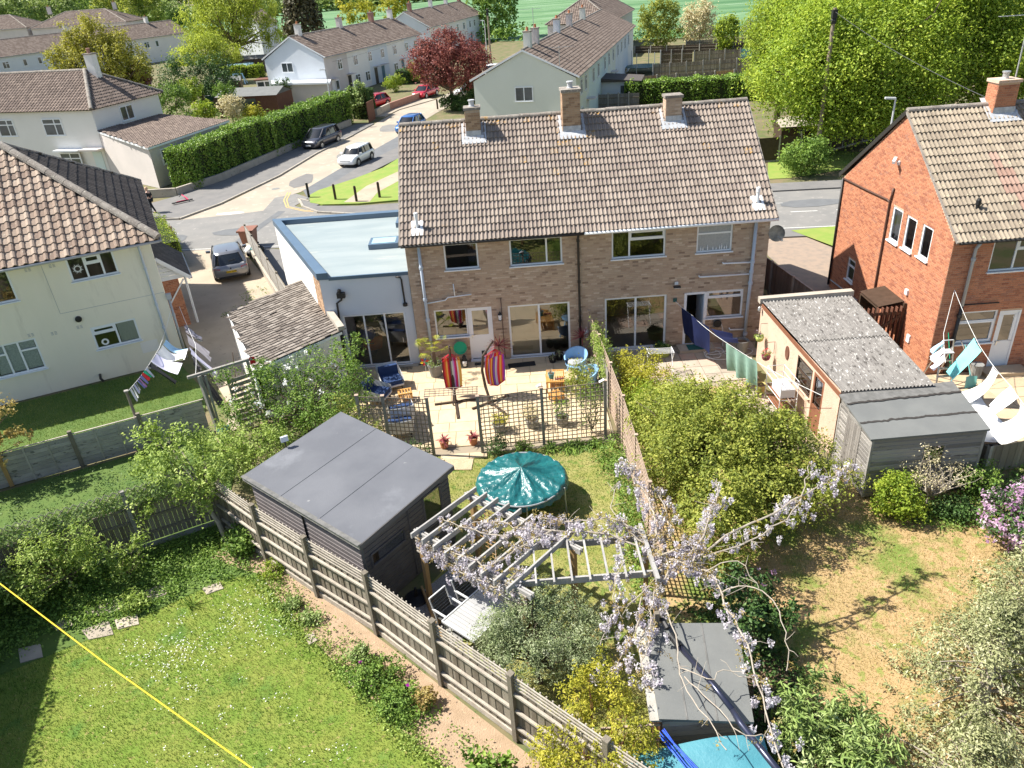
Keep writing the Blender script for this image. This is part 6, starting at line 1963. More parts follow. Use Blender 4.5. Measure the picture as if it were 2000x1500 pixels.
tub_chair('pale blue tub armchair with grey cushion by the patio door',(5.98,-1.35,.02),R(150), 'plastic_blue', 'cushion_grey', 'pale blue armchairs on the patio')
tub_chair('pale blue tub armchair half hidden behind the yellow green shrub',(6.22,-2.75,.02),R(100), 'plastic_blue', 'cushion_grey', 'pale blue armchairs on the patio')
def sofa_chair(label,pos,rz,w):
 t=thing('sofa_chair',label, 'armchair',pos,rz, 'navy cushioned chairs in the shade',local=True)
 MB().grid(lambda u,v:((u-.5)*w*(1+.08*math.sin(math.pi*v)),-.38-.06*math.sin(math.pi*u)-.12*v,.38+.42*v),10,5).grid(lambda u,v:((u-.5)*w*1.06,-.44-.06*math.sin(math.pi*u)-.12*v,.3+.5*v),10,5).obj('back', 'sofa_shell',t,smooth=True)
 MB().box((0,-.36,.58),(w*.92,.13,.42)).obj('back_cushion', 'sofa_navy',t)
 MB().box((0,.02,.38),(w*.92,.68,.16)).obj('seat_cushion', 'sofa_navy',t)
 MB().box((0,0,.27),(w,.8,.06)).obj('seat', 'sofa_shell',t)
 for s in(-1,1):
  MB().grid(lambda u,v:(s*w*.53,-.42+.8*u,.26+v*(.46-.16*u)),5,3).obj('arm', 'sofa_shell',t)
  MB().box((s*w*.4,-.3,.12),(.05,.05,.24)).obj('leg', 'dark_wood',t)
  MB().box((s*w*.4,.32,.12),(.05,.05,.24)).obj('leg', 'dark_wood',t)
 return t
sofa_chair('navy cushioned shell chair facing away, nearest the folding doors',(-.95,-1.75,.02),R(200),.78)
sofa_chair('navy chair with arm in the shade behind the climbing shrub',(-1.35,-2.7,.02),R(250),.75)
sofa_chair('navy chair seen through the left trellis screen',(-.35,-4.1,.02),R(15),.8)
sofa_chair('second navy chair nearest the left trellis screen',(-.3,-5.0,.02),R(5),.85)
def slat_table(label,pos,rz,w,d,h,group=None,n=9,name='wooden_table'):
 t=thing(name,label, 'table',pos,rz,group,local=True)
 pieces('slat',t, 'teak',[barm((-w/2+.04+(w-.08)*k/(n-1),-d/2+.05,h),(-w/2+.04+(w-.08)*k/(n-1),d/2-.05,h),(w-.08)/n*.62,.02)for k in range(n)])
 mb=MB()
 for s in(-1,1):
  mb.bar((-w/2,s*(d/2-.03),h-.01),(w/2,s*(d/2-.03),h-.01),.06,.04).bar((s*(w/2-.02),-d/2,h-.04),(s*(w/2-.02),d/2,h-.04),.04,.05)
 mb.obj('frame', 'teak',t)
 pieces('shelf_slat',t, 'teak',[barm((-w/2+.06+(w-.12)*k/6,-d/2+.04,h*.42),(-w/2+.06+(w-.12)*k/6,d/2-.04,h*.42),.05,.018)for k in range(7)])
 for x in(-1,1):
  for y in(-1,1):
   MB().box((x*(w/2-.03),y*(d/2-.03),h/2),(.05,.05,h-.03)).obj('leg', 'teak',t)
 return t
slat_table('orange teak slatted coffee table with a teal pot on it',(5.1,-2.55,.02),R(-4),.66,.95,.45)
slat_table('little folding teak table tilted in front of the coffee table',(5.05,-3.55,.02),R(28),.42,.42,.3,name='folding_table',n=7)
slat_table('pale slatted side table between the navy chairs',(-.35,-2.75,.02),R(12),.5,.4,.38,name='side_table',n=5)
t=pot('plant_pot', 'teal glazed pot with dry twigs standing on the coffee table',(4.95,-2.72,.485),.12,.2, 'pot_teal')
fan_leaves(MB(),(4.95,-2.72,.66),26,.26,.012,.5,1.5,.1).obj('twigs', 'bark_pale',t)
t=thing('trinket', 'row of small dark red stones on the coffee table', 'ornament',(5.1,-2.8,.48))
for k in range(5):
 MB().lathe((5.12+k*.065,-2.86+.01*k,.475),[(.01,0),(.032,.012),(.03,.04),(.01,.05)],8).obj('stone', 'pot_purple',t)
tag(MB().box((3.95,-.66,.045),(1.05,.36,.02),.08).obj('doormat', 'mat_black'), 'black doormat in front of the left patio door', 'doormat', 'doormats at the back doors')
tag(MB().box((2.5,-.32,.045),(.75,.2,.02)).obj('doormat', 'mat_black'), 'thin black mat below the white back door', 'doormat', 'doormats at the back doors')
tag(MB().box((10.72,-.45,.15),(.62,.45,.02)).obj('doormat', 'mat_green'), 'dark green mat on the neighbour\'s concrete step', 'doormat', 'doormats at the back doors')
t=thing('plastic_basin', 'round green plastic basin leaning on the brick wall', 'basin',(1.62,-.15,.5))
mb=MB()
mb.lathe((0,0,0),[(.01,-.1),(.17,-.1),(.21,-.06),(.23,.03),(.26,.035),(.26,.02),(.22,.0)],22)
mm=Matrix.Translation((1.62,-.17,.72))@Matrix.Rotation(R(78),4, 'X')
mb.v=[tuple(mm@Vector(v))for v in mb.v]
mb.obj('basin', 'plastic_green',t,smooth=False)
mb=MB()
for s in(-1,1):
 mb.bar((1.62+s*.2,-.12,.52),(1.62+s*.2,-.28,.02),.03,.03)
mb.bar((1.4,-.2,.4),(1.84,-.2,.4),.03,.03)
mb.obj('stand', 'bark_pale',t)
t=thing('penguin_ornament', 'black and white penguin-shaped garden ornament by the basin', 'ornament',(1.75,-.5,0))
MB().lathe((1.75,-.45,.02),[(.1,0),(.13,.12),(.12,.3),(.07,.38),(.075,.45),(.04,.5),(.005,.51)],12).obj('body', 'black',t,smooth=True)
MB().lathe((1.75,-.50,.05),[(.01,.0),(.1,.06),(.1,.25),(.01,.34)],12,sy=.8).obj('belly', 'plastic_white',t,smooth=True)
t=thing('pinwheel', 'rainbow pinwheel stuck beside the palm pot', 'pinwheel',(.3,-1.2,0))
MB().bar((.30,-1.15,.02),(.30,-1.15,.72),.015,.015).obj('stick', 'plastic_white',t)
for k,mt in enumerate(('plastic_red', 'plastic_navy', 'stripe_red', 'plastic_yellow', 'stripe_red', 'plastic_green')):
 a=2*math.pi*k/6+.2
 c=Vector((.30,-1.18,.74))
 e=Vector((math.cos(a),0,math.sin(a)))
 s=Vector((-math.sin(a),0,math.cos(a)))
 MB().add([c+e*.03,c+e*.10+s*.055-Y_*.03,c+e*.19,c+e*.10-s*.045],((0,1,2,3),)).obj('petal',mt,t)
tag(MB().lathe((6.5,-.35,.02),[(.05,.85),(.1,.87),(.1,1.12),(.09,1.14),(.03,1.15)],10).bar((6.5,-.35,1.16),(6.5,-.35,1.3),.02,.02).obj('lantern', 'plastic_white'), 'white lantern hanging on the lattice fence end', 'lantern')
tag(MB().bar((-.9,-5.45,.06),(-.55,-5.6,.06),.1,.1).bar((-.75,-5.4,.06),(-.45,-5.5,.06),.1,.1).obj('shoes', 'stripe_white'), 'pair of red and white shoes left behind the trellis', 'shoes')
for i,x in enumerate((4.35,6.3)):
 t=thing('solar_light',('tiny solar light panel on the middle trellis post', 'tiny solar light panel on the end trellis post')[i], 'solar light',(x,-6.2,2.1),0, 'solar lights on the trellis')
 MB().bar((x-.08,-6.2,2.12),(x+.08,-6.2,2.2),.12,.012).obj('panel', 'light_clear',t)
 MB().bar((x,-6.2,2.08),(x,-6.2,2.15),.03,.03).obj('bracket', 'black',t)
# ------------------------------------------------------------------ tarpaulin, rope and long pole by the low shed
tp=MB().grid(lambda u,v:(4.9+2.55*u+.1*v,-20.3+2.25*v,1.2+.05*math.sin(u*7+v*3)+.03*math.sin(v*11-u*4)+.12*u),40,30).obj('tarpaulin', 'teal_tarp',smooth=True)
tag(tp, 'turquoise tarpaulin stretched beside the low shed', 'tarpaulin')
t=thing('rope', 'bundle of bright blue rope lying across the turquoise tarpaulin', 'rope',(6.2,-18.6,1.0))
mb=MB()
for k in range(7):
 o=Vector((random.uniform(-.09,.09),random.uniform(-.05,.05),random.uniform(0,.05)))
 pts=[Vector(p)+o+Vector((random.uniform(-.02,.02),random.uniform(-.02,.02),0))for p in((5.75,-17.95,1.42),(5.9,-18.2,1.36),(6.1,-18.6,1.36),(6.3,-18.9,1.36),(6.5,-19.3,1.36))]
 mb.tube(pts,.011,5)
mb.obj('strands', 'rope_blue',t)
t=thing('pole', 'long dark metal pole sloping over the grey shed roof', 'pole',(6.35,-16.0,1.7))
MB().tube([(6.42,-16.45,1.86),(6.75,-17.45,2.02),(6.95,-18.05,2.05)],.052,14).obj('tube', 'pole_dark',t,smooth=True)
MB().tube([(6.95,-18.05,2.05),(7.03,-18.3,2.0),(7.12,-18.62,2.05),(7.35,-19.6,2.3)],[.052,.062,.058,.056],14).obj('tube', 'pole_dark',t,smooth=True)
MB().tube([(6.3,-16.1,1.83),(6.42,-16.45,1.86)],.07,12).tube([(6.28,-15.95,1.85),(6.22,-15.75,1.9),(6.1,-15.7,1.85)],[.06,.05,.04],8).obj('bracket', 'black',t)
MB().box((6.1,-15.75,1.05),(.09,.09,2.1)).obj('post', 'fence_post',t)
# ------------------------------------------------------------------ washing lines
def cloth(name,label,cat,p0,p1,drop,mat,group=None,wave=.05,nx=10,ny=12,parent=None,fold=3.,taper=0.,bulge=0.):
 p0,p1,drop=Vector(p0),Vector(p1),Vector(drop)
 e=(p1-p0)
 n=e.cross(drop).normalized()
 ph=random.uniform(0,6)
 def fn(u,v):
  uu=.5+(u-.5)*(1-taper*v)
  return p0+e*uu+drop*v+n*(wave*math.sin(u*fold*3.1+ph+v*2.)*(.25+v)+bulge*math.sin(math.pi*v))-Z_*(.03*math.sin(math.pi*u))
 o=MB().grid(fn,nx,ny).obj(name,mat,parent,smooth=True)
 if parent is None:
  tag(o,label,cat,group)
 return o
def wash_line(label,pts,r=.008,mat='line_white',name='washing_line'):
 P=[]
 for i in range(len(pts)-1):
  a,b=Vector(pts[i]),Vector(pts[i+1])
  for k in range(9):
   t=k/8
   P.append(a.lerp(b,t)-Z_*(.10*math.sin(math.pi*t)*min(1,(b-a).length/4)))
 return tag(MB().tube(P,r,5).obj(name,mat),label, 'washing line', 'washing lines')
wash_line('washing line with small socks from the tall post to the cream house',[(-9.45,-4.0,1.82),(-9.62,-.6,1.84),(-10.0,2.02,2.3)])
G1_='small washing on the first line'
ly=lambda y:-9.45-.05*(y+4)
for i,(lb,y,dz,mt,w,cat)in enumerate((('white sock nearest the tall post',-3.72,.55, 'cloth_white',.1, 'sock'),('second white sock from the tall post',-3.55,.5, 'cloth_white',.1, 'sock'),('third pale sock beside the pink one',-3.38,.4, 'cloth_lilac',.09, 'sock'),
('pale grey sock in the middle of the row',-3.24,.34, 'cloth_grey',.09, 'sock'),('lilac cloth on the line',-3.08,.36, 'cloth_mauve',.09, 'cloth'),('pink cloth on the line',-2.94,.4, 'cloth_pink',.1, 'cloth'),('blue violet cloth on the line',-2.78,.36, 'cloth_mauve',.12, 'cloth'),
('red cloth on the line',-2.6,.3, 'cloth_red',.14, 'cloth'),('green cloth on the line',-2.42,.28, 'cloth_emerald',.14, 'cloth'),('long narrow white cloth below the shirts',-2.2,.42, 'cloth_white',.12, 'cloth'))):
 cloth('sock' if cat=='sock' else 'small_cloth',lb,cat,(ly(y),y,1.79),(ly(y+w),y+w,1.79),(.12+.1*(i>3),-.06,-dz*.8),mt,G1_,.02,4,6)
cloth('dark_garment', 'thin black garment blown flat below the white shirt', 'garment',(ly(-1.95),-1.95,1.77),(ly(-1.6),-1.6,1.77),(.95,-.4,-.6), 'cloth_dark',None,.05,8,14,taper=.4)
cloth('white_shirt', 'white cloth blown sideways, lower of the two big ones', 'garment',(ly(-1.6),-1.6,1.77),(ly(-.95),-.95,1.78),(.9,-.2,-.45), 'cloth_lilac',None,.08,10,14,fold=1.6,bulge=.12)
cloth('white_shirt', 'white and blue cloth billowing at the top of the line', 'garment',(ly(-.9),-.9,1.78),(ly(-.2),-.2,1.8),(.85,.0,-.35), 'cloth_white',None,.1,10,14,fold=1.6,bulge=.28)
cloth('blue_shirt', 'sky blue cloth behind the billowing white one', 'garment',(ly(-.15),-.15,1.8),(ly(.2),.2,1.82),(.8,-.05,-.35), 'cloth_sky',None,.06,8,12,fold=1.4,bulge=.2)
wash_line('washing line with dark clothes from the house corner to the timber frame',[(-9.7,2.2,2.35),(-8.1,-.9,2.02),(-6.85,-4.3,2.45)])
L2=lambda y:(-9.7+(2.2-y)*.44,y,2.2-.18*math.sin(math.pi*(2.2-y)/6.5)+.0)
for lb,ya,yb,dr_,mt,nm in(('dark floral top with white print on the second line',.9,.25,(.55,-.1,-.45), 'cloth_print', 'floral_top'),('grey striped shirt blown sideways on the second line',.1,-.9,(.8,-.4,-.6), 'cloth_grey', 'grey_shirt'),
('pale lilac shirt with ruffled collar on the second line',-1.1,-1.8,(.85,-.4,-.85), 'cloth_lilac', 'pale_shirt'),('black trousers hanging by the timber frame',-2.1,-2.9,(.8,-.5,-1.5), 'cloth_dark', 'black_trousers'),('black cardigan hanging next to the black trousers',-3.0,-3.5,(.7,-.4,-1.25), 'cloth_dark', 'black_cardigan'),
('small patterned cloth at the house end of the beam',-1.85,-2.05,(.1,.1,-.6), 'cloth_print', 'patterned_cloth')):
 cloth(nm,lb, 'garment',L2(ya),L2(yb),dr_,mt, 'clothes on the second line',.06,8,12,taper=.25)
wash_line('washing line from the wall hook over the neighbour\'s patio to the garage',[(9.97,-.05,1.95),(10.35,-1.0,1.78),(10.95,-3.1,1.68),(12.6,-7.6,1.9)])
cloth('navy_sheet', 'navy blue sheet hanging in front of the open doorway', 'sheet',(10.12,-.45,1.86),(10.72,-2.1,1.74),(.12,.05,-1.12), 'cloth_navy',None,.05,10,12)
cloth('navy_garment', 'dark navy garment strung out beside the navy sheet', 'garment',(10.74,-2.15,1.72),(11.0,-3.2,1.66),(.75,.25,-.3), 'cloth_navy',None,.05,8,10,taper=.5)
cloth('green_sheet', 'sea green sheet with deep folds near the garage', 'sheet',(11.02,-3.2,1.66),(11.55,-4.9,1.72),(.25,.1,-1.15), 'cloth_green',None,.09,18,12,fold=6)
t=thing('line_bracket', 'dark wall hook holding the washing line beside the doorway', 'hook',(9.95,-.05,1.9))
MB().box((9.95,-.03,2.0),(.14,.05,.14)).obj('plate', 'plastic_darkgreen',t)
MB().lathe((9.98,-.09,1.92),[(.03,0),(.03,.03)],8).obj('hook', 'galv',t)
wash_line('washing line from the red house wall across the slabbed patio',[(18.41,-3.62,3.18),(18.35,-5.6,2.1),(17.9,-8.0,2.0),(17.3,-10.6,2.1)])
wash_line('short washing line from the red house hook down to the ladder',[(18.41,-3.62,3.18),(17.75,-4.6,2.1),(17.0,-6.2,1.9)])
cloth('aqua_trousers', 'aqua towelling trousers hanging near the white back door', 'garment',(18.36,-5.25,2.2),(18.22,-5.95,2.08),(-.55,.1,-1.2), 'cloth_aqua',None,.06,10,14,taper=.25,fold=2)
cloth('white_sheet', 'huge white sheet blown down towards the shed', 'sheet',(18.12,-6.75,2.02),(18.0,-7.25,1.98),(-.75,.35,-1.25), 'cloth_white',None,.1,14,16,bulge=.25,taper=-.6)
tb2=thing('covered_table', 'low table covered by a white cloth behind the wooden shed', 'table',(17.35,-7.6,0))
MB().grid(lambda u,v:(16.75+1.15*u+.25*v+.04*math.sin(v*9),-8.75+2.35*v,(.86 if .06<u<.94 and .04<v<.96 else .62)+.03*math.sin(u*9+v*12)),24,30).obj('cloth', 'cloth_white',tb2,smooth=True)
for x,y in((16.95,-8.5),(17.7,-8.5),(17.15,-6.6),(17.95,-6.6)):
 MB().box((x,y,.38),(.06,.06,.76)).obj('leg', 'black',tb2)
cloth('white_towel', 'white towel with aqua stripes hanging by the second sheet', 'towel',(17.86,-8.05,2.0),(17.75,-8.6,1.98),(-.3,.3,-.75), 'cloth_white',None,.06,8,10)
cloth('white_sheet', 'bulging white sheet at the frame edge over the slabs', 'sheet',(17.72,-8.7,1.98),(17.55,-9.5,1.98),(-.35,.4,-1.2), 'cloth_white',None,.1,12,14,bulge=.35)
for i,(lb,ya,mt)in enumerate((('pale blue small garment above the ladder',-4.9, 'cloth_sky'),('white small garment by the ladder top',-5.25, 'cloth_white'),('lilac small garment low on the short line',-5.6, 'cloth_lilac'))):
 x=17.7-.38*(-4.6-ya)*-1*-1
 x=17.75-(-4.6-ya)*.46
 cloth('small_garment',lb, 'garment',(x,ya,2.05-.1*i),(x-.12,ya-.28,2.03-.1*i),(-.3,.05,-.38),mt, 'small washing above the ladder',.07,6,8,taper=.35)
# ------------------------------------------------------------------ red house patio things
t=thing('step_ladder', 'aluminium step ladder standing by the red house corner', 'ladder',(18.2,-4.35,0))
lx,ly_=18.05,-4.55
for s in(-1,1):
 MB().bar((lx+s*.26,ly_-.25,.03),(lx+s*.18,ly_+.1,1.75),.05,.03).obj('rail', 'steel',t)
 MB().bar((lx+s*.28,ly_+.7,.03),(lx+s*.19,ly_+.12,1.45),.04,.025).obj('rear_rail', 'steel',t)
for k in range(5):
 MB().box((lx,ly_-.2+.065*k,.25+.27*k),(.46-.025*k,.12,.03)).obj('step', 'steel',t)
MB().box((lx,ly_+.05,1.36),(.38,.3,.04)).bar((lx-.18,ly_+.1,1.75),(lx+.18,ly_+.1,1.75),.03,.03).obj('platform', 'alu_white',t)
t=thing('shovel', 'teal plastic snow shovel leaning by the drainpipe', 'shovel',(18.85,-4.4,0))
MB().grid(lambda u,v:(18.78+.38*u,-4.75+.06*v-.05*(2*u-1)**2,.04+.42*v),6,5).obj('blade', 'plastic_teal',t)
MB().tube([(18.97,-4.7,.4),(18.9,-4.1,1.35)],.018,6).obj('shaft', 'plastic_teal',t)
t=thing('broom', 'yellow broom lying with its pole against the wall', 'broom',(19.2,-4.6,0))
MB().bar((19.05,-4.9,.06),(19.5,-4.75,.06),.09,.1).obj('head', 'plastic_yellow',t)
MB().tube([(19.2,-4.85,.1),(18.95,-3.75,1.35)],.013,5).obj('handle', 'bark_pale',t)
t=thing('water_butt', 'small grey round bin against the red house wall', 'bin',(19.55,-4.05,0))
MB().lathe((19.55,-4.05,.03),[(.17,0),(.2,.46),(.21,.5),(.19,.5),(.02,.48)],14).obj('bin', 'pot_grey',t)
t=thing('spade', 'long handled green tool leaning beside the ladder', 'tool',(18.42,-4.1,0))
MB().tube([(18.45,-4.6,.02),(18.42,-3.8,1.7)],.015,5).obj('shaft', 'plastic_green',t)
t=thing('brick_steps', 'low slab step with a terracotta pot below the white door', 'step',(20.8,-4.1,0))
MB().box((20.6,-3.95,.1),(1.5,.6,.16)).obj('step', 'slab_buff',t)
pot('plant_pot', 'terracotta pot beside the door step at the frame edge',(21.4,-4.15,.03),.14,.26, 'terracotta')
t=thing('brick_planter', 'low brick edging of the raised bed at the frame edge', 'planter',(18.3,-9.0,0))
MB().bar((17.3,-8.75,.14),(20.0,-9.3,.14),.22,.28).obj('edging', 'wall_pink_brick',t)
# right garden things
t=thing('drying_rack', 'white folding drying rack half hidden by the golden bush', 'drying rack',(9.0,-2.2,0))
mb=MB()
for k in range(5):
 mb.tube([(8.55,-1.9-.1*k,.95),(9.45,-1.95-.1*k,.95)],.012,5)
for s in(8.55,9.45):
 mb.tube([(s,-1.85,.95),(s,-2.35,.95)],.014,5).tube([(s,-1.85,.95),(s,-2.4,.03)],.014,5).tube([(s,-2.35,.95),(s,-1.8,.03)],.014,5)
mb.obj('frame', 'plastic_white',t)
t=thing('shelf_rack', 'tall white wire rack with slatted shelves and a clear box by the garage', 'rack',(12.3,-5.2,0))
mb=MB()
for x,y in((12.0,-4.75),(12.55,-4.75),(12.05,-5.95),(12.6,-5.95)):
 mb.tube([(x,y,.03),(x,y,1.45)],.014,6)
for z in(.4,.8,1.2,1.45):
 mb.tube([(12.0,-4.75,z),(12.05,-5.95,z),(12.6,-5.95,z),(12.55,-4.75,z),(12.0,-4.75,z)],.011,5)
mb.obj('frame', 'plastic_white',t)
for z in(.4,.8):
 pieces('slat',t, 'brown_frame',[barm((12.06+.1*k,-4.78,z),(12.1+.1*k,-5.9,z),.07,.018)for k in range(5)])
tag(MB().prism([(12.1,-5.85),(12.55,-5.85),(12.52,-5.1),(12.07,-5.1)],.83,1.12).obj('storage_box', 'light_clear'), 'clear plastic box standing on the white rack', 'box')
for i,(c,mt,lb)in enumerate((((12.5,-2.35,1.35), 'pot_green', 'green hanging pot of dark pansies, nearer the brick house'),((12.47,-3.25,1.05), 'pot_purple', 'purple hanging pot with red flowers on the garage wall'))):
 t=thing('hanging_basket',lb, 'hanging basket',c,0, 'hanging pots on the garage wall')
 MB().lathe((c[0],c[1],c[2]-.2),[(.05,0),(.12,.05),(.16,.18),(.15,.2),(.01,.19)],14).obj('pot',mt,t,smooth=True)
 P,tone,out,cc=blob_points([(c[0],c[1],c[2]+.03,.15,.15,.08)],160,10,.06)
 leaf_mesh('foliage',P,tone,.05, 'leaf_mid',t)
 P,tone,out,cc=blob_points([(c[0],c[1],c[2]+.08+.05*i,.14,.14,.12)],70,6,.05)
 leaf_mesh('blossoms',P,tone,.045, 'pansy_flower' if i==0 else 'red_flower',t)
 MB().bar((c[0],c[1],c[2]+.5),(c[0]+.28,c[1],c[2]+.5),.012,.012).bar((c[0]+.26,c[1],c[2]+.5),(c[0]+.26,c[1],c[2]+.05),.012,.012).bar((c[0],c[1],c[2]),(c[0],c[1],c[2]+.5),.006,.006).obj('bracket', 'black',t)
pot('plant_pot', 'mustard coloured pot in the shade by the garage foot',(12.1,-4.0,.03),.2,.3, 'pot_yellow')
t=thing('water_tub', 'green tub with handles by the neighbour\'s patio door', 'tub',(9.4,-.75,.03))
MB().lathe((9.4,-.7,.03),[(.24,0),(.31,.34),(.33,.35),(.31,.36),(.02,.3)],16).obj('tub', 'pot_green',t)
P,tone,out,cc=blob_points([(9.4,-.7,.42,.3,.3,.14)],600,14,.1)
leaf_mesh('foliage',P,tone,.06, 'leaf_dark',t)
t=thing('garden_hose', 'loops of white hose on the neighbour\'s patio below the tap', 'hose',(11.6,-1.1,0))
mb=MB()
for cx,cy,rx,ry in((11.35,-.75,.38,.3),(11.55,-1.15,.6,.35),(12.25,-.95,.55,.3),(11.25,-1.0,.3,.35)):
 mb.tube([(cx+rx*math.cos(k*.35),cy+ry*math.sin(k*.35),.06+.01*(k%3))for k in range(19)],.016,5)
mb.tube([(11.75,-.1,1.0),(11.82,-.16,.7),(11.86,-.2,.3),(11.8,-.4,.06)],.016,5)
mb.obj('hose', 'line_white',t)
t=thing('hose_reel', 'dark hose holder hung on the brick wall under the kitchen window', 'hose reel',(11.6,-.1,.8))
MB().lathe((0,0,0),[(.02,-.03),(.15,-.03),(.16,0),(.15,.03),(.02,.03)],14).obj('reel', 'black',t).matrix_basis=Matrix.Translation((11.62,-.12,.92))@Matrix.Rotation(R(90),4, 'X')
MB().box((11.62,-.06,.92),(.3,.04,.34)).obj('bracket', 'pot_grey',t)
pot('planter', 'tall grey square planter against the garage corner',(12.35,-1.0,.03),.26,.55, 'pot_grey')
for i,(lb,c)in enumerate((('round dark green water barrel in the side passage',(14.35,1.4,0)),('dark green barrel further back in the side passage',(13.9,2.6,0)))):
 t=thing('barrel',lb, 'barrel',c,0, 'barrels in the side passage')
 MB().lathe(c,[(.3,0),(.34,.3),(.36,.82),(.38,.84),(.38,.9),(.3,.94),(.04,.96)],18).obj('barrel', 'plastic_darkgreen',t)
# yellow cable overhead
tag(MB().tube([(-8.3,-14.65,5.05),(-5.32,-16.82,5.0),(-2.7,-18.72,4.97),(-.05,-20.6,5.0),(2.9,-22.7,5.05)],.011,6).obj('cable', 'wire_yellow'), 'taut yellow cable crossing above the near lawn', 'cable')
tag(MB().lathe((-6.35,-4.55,.0),[(.19,0),(.22,.45),(.23,.48),(.02,.5)],12).obj('compost_bin', 'plastic_darkgreen'), 'small dark green bin on the path by the timber frame', 'bin')
# ------------------------------------------------------------------ houses along the street
M('glass_dark',(.045,.055,.06),(.10,.115,.12),scale=.8,rough=.08,spec=.8)
M('door_blue',(.05,.16,.22),rough=.5)
M('roof_mid',(.2,.2,.2),ramp=[(0,(.145,.108,.088)),(.5,(.19,.148,.122)),(1,(.245,.195,.163))],rough=.92,bump=.4,bscale=20,spot=(.30,.25,.21),sscale=2.5,sthr=.66)
TP1=tile_proto(.34,.34,1,.05,.04)
def v2(p,z=0.):
 return Vector((p[0],p[1],z))
def gable_house(name,label,A,B,depth,eave,ridge,walls,roofmat='roof_mid',wins=(),gwins=(),doors=(),chims=(),ch_mats=('render_white',),group=None,fascia='upvc',gmat=None,oh=.3,tw=.34,gauge=.34,pots=True,hip=0.,limit=0,bw=None):
 """A to B is the long front, looked at from its right-hand side; gable at A faces the camera"""
 A,B=v2(A),v2(B)
 d=(B-A)
 L=d.length
 d.normalize()
 n=Vector((-d.y,d.x,0))  # into the house
 t=thing(name,label, 'house',tuple((A+B)/2+n*depth/2),0,group)
 C,E=B+n*depth,A+n*depth
 segs=walls if isinstance(walls,(list,tuple))else[walls]
 k=len(segs)
 for i,m in enumerate(segs):
  p,q=A.lerp(B,i/k),A.lerp(B,(i+1)/k)
  MB().quad(p,q,q+Z_*eave,p+Z_*eave).obj('wall',m,t)
  MB().quad(q+n*depth,p+n*depth,p+n*depth+Z_*eave,q+n*depth+Z_*eave).obj('wall',m,t)
 mid=n*depth/2
 rt=ridge-.12
 if not hip:
  MB().add([E,A,A+Z_*eave,A+mid+Z_*rt,E+Z_*eave],((0,1,2,3,4),)).obj('gable_wall',gmat or segs[0],t)
  MB().add([B,C,C+Z_*eave,B+mid+Z_*rt,B+Z_*eave],((0,1,2,3,4),)).obj('gable_wall',segs[-1],t)
 else:
  MB().quad(E,A,A+Z_*eave,E+Z_*eave).quad(B,C,C+Z_*eave,B+Z_*eave).obj('end_wall',gmat or segs[0],t)
 o=d*(.12 if not hip else oh)
 ez=eave+.1
 a,b,c,e=A-o-n*oh+Z_*ez,B+o-n*oh+Z_*ez,C+o+n*oh+Z_*ez,E-o+n*oh+Z_*ez
 ra,rb=A-o+mid+d*hip+Z_*ridge,B+o+mid-d*hip+Z_*ridge
 rf=roof_plane(t,[a,b,rb,ra],a,d,roofmat,tw=tw,gauge=gauge,limit=limit,proto=TP1)
 roof_plane(t,[c,e,ra,rb],c,-d,roofmat,tw=tw,gauge=gauge,limit=0,proto=TP1)
 if hip:
  roof_plane(t,[e,a,ra],e,-n,roofmat,tw=tw,gauge=gauge,limit=0,proto=TP1)
  roof_plane(t,[b,c,rb],b,n,roofmat,tw=tw,gauge=gauge,limit=0,proto=TP1)
  for p,q in((a,ra),(e,ra),(b,rb),(c,rb)):
   ridge_run(rf,p+Z_*.03,q+Z_*.03,r=.12,limit=0,name='hip_tile')
 ridge_run(rf,ra,rb,r=.12,limit=0)
 if not hip:
  MB().bar(a-Z_*.04,ra-Z_*.04,.04,.14).bar(e-Z_*.04,ra-Z_*.04,.04,.14).obj('barge_board',fascia,t)
 MB().tube([a-Z_*.05,b-Z_*.05],.06,6).obj('gutter', 'pipe_grey',t)
 for(u0,u1,z0,z1,sp)in wins:
  w=window(t,A,d,-n,(u0,u1,z0,z1),[(i/sp,(i+1)/sp,[.68]if i%2 else[])for i in range(sp)],fw=.09,rec=-.03,glass='glass_dark')
 for(u0,u1,z0,z1)in gwins:  # u from the front corner along the gable
  window(t,A+n*u1,-n,-d,(0,u1-u0,z0,z1),[(0,.5,[]),(.5,1,[])],fw=.08,rec=-.03,glass='glass_dark')
 for(u0,u1,m)in doors:
  MB().bar(A+d*u0+Z_*1.05-n*.02,A+d*u1+Z_*1.05-n*.02,.06,2.1).obj('door',m,t)
  MB().bar(A+d*(u0-.25)+Z_*2.3-n*.4,A+d*(u1+.25)+Z_*2.3-n*.4,.8,.08).obj('door_canopy', 'render_pink',t)
 for i,u in enumerate(chims):
  p=A+d*u+mid
  st=MB().box((p.x,p.y,ridge+.45),(.75,.6,1.5),math.atan2(d.y,d.x)).obj('chimney',ch_mats[i%len(ch_mats)],t)
  MB().box((p.x,p.y,ridge+1.24),(.85,.7,.1),math.atan2(d.y,d.x)).obj('cap', 'ridge',st)
  if pots:
   MB().lathe((p.x,p.y,ridge+1.28),[(.13,0),(.11,.25),(.13,.3),(.02,.3)],8).obj('pot', 'terracotta',st)
 return t
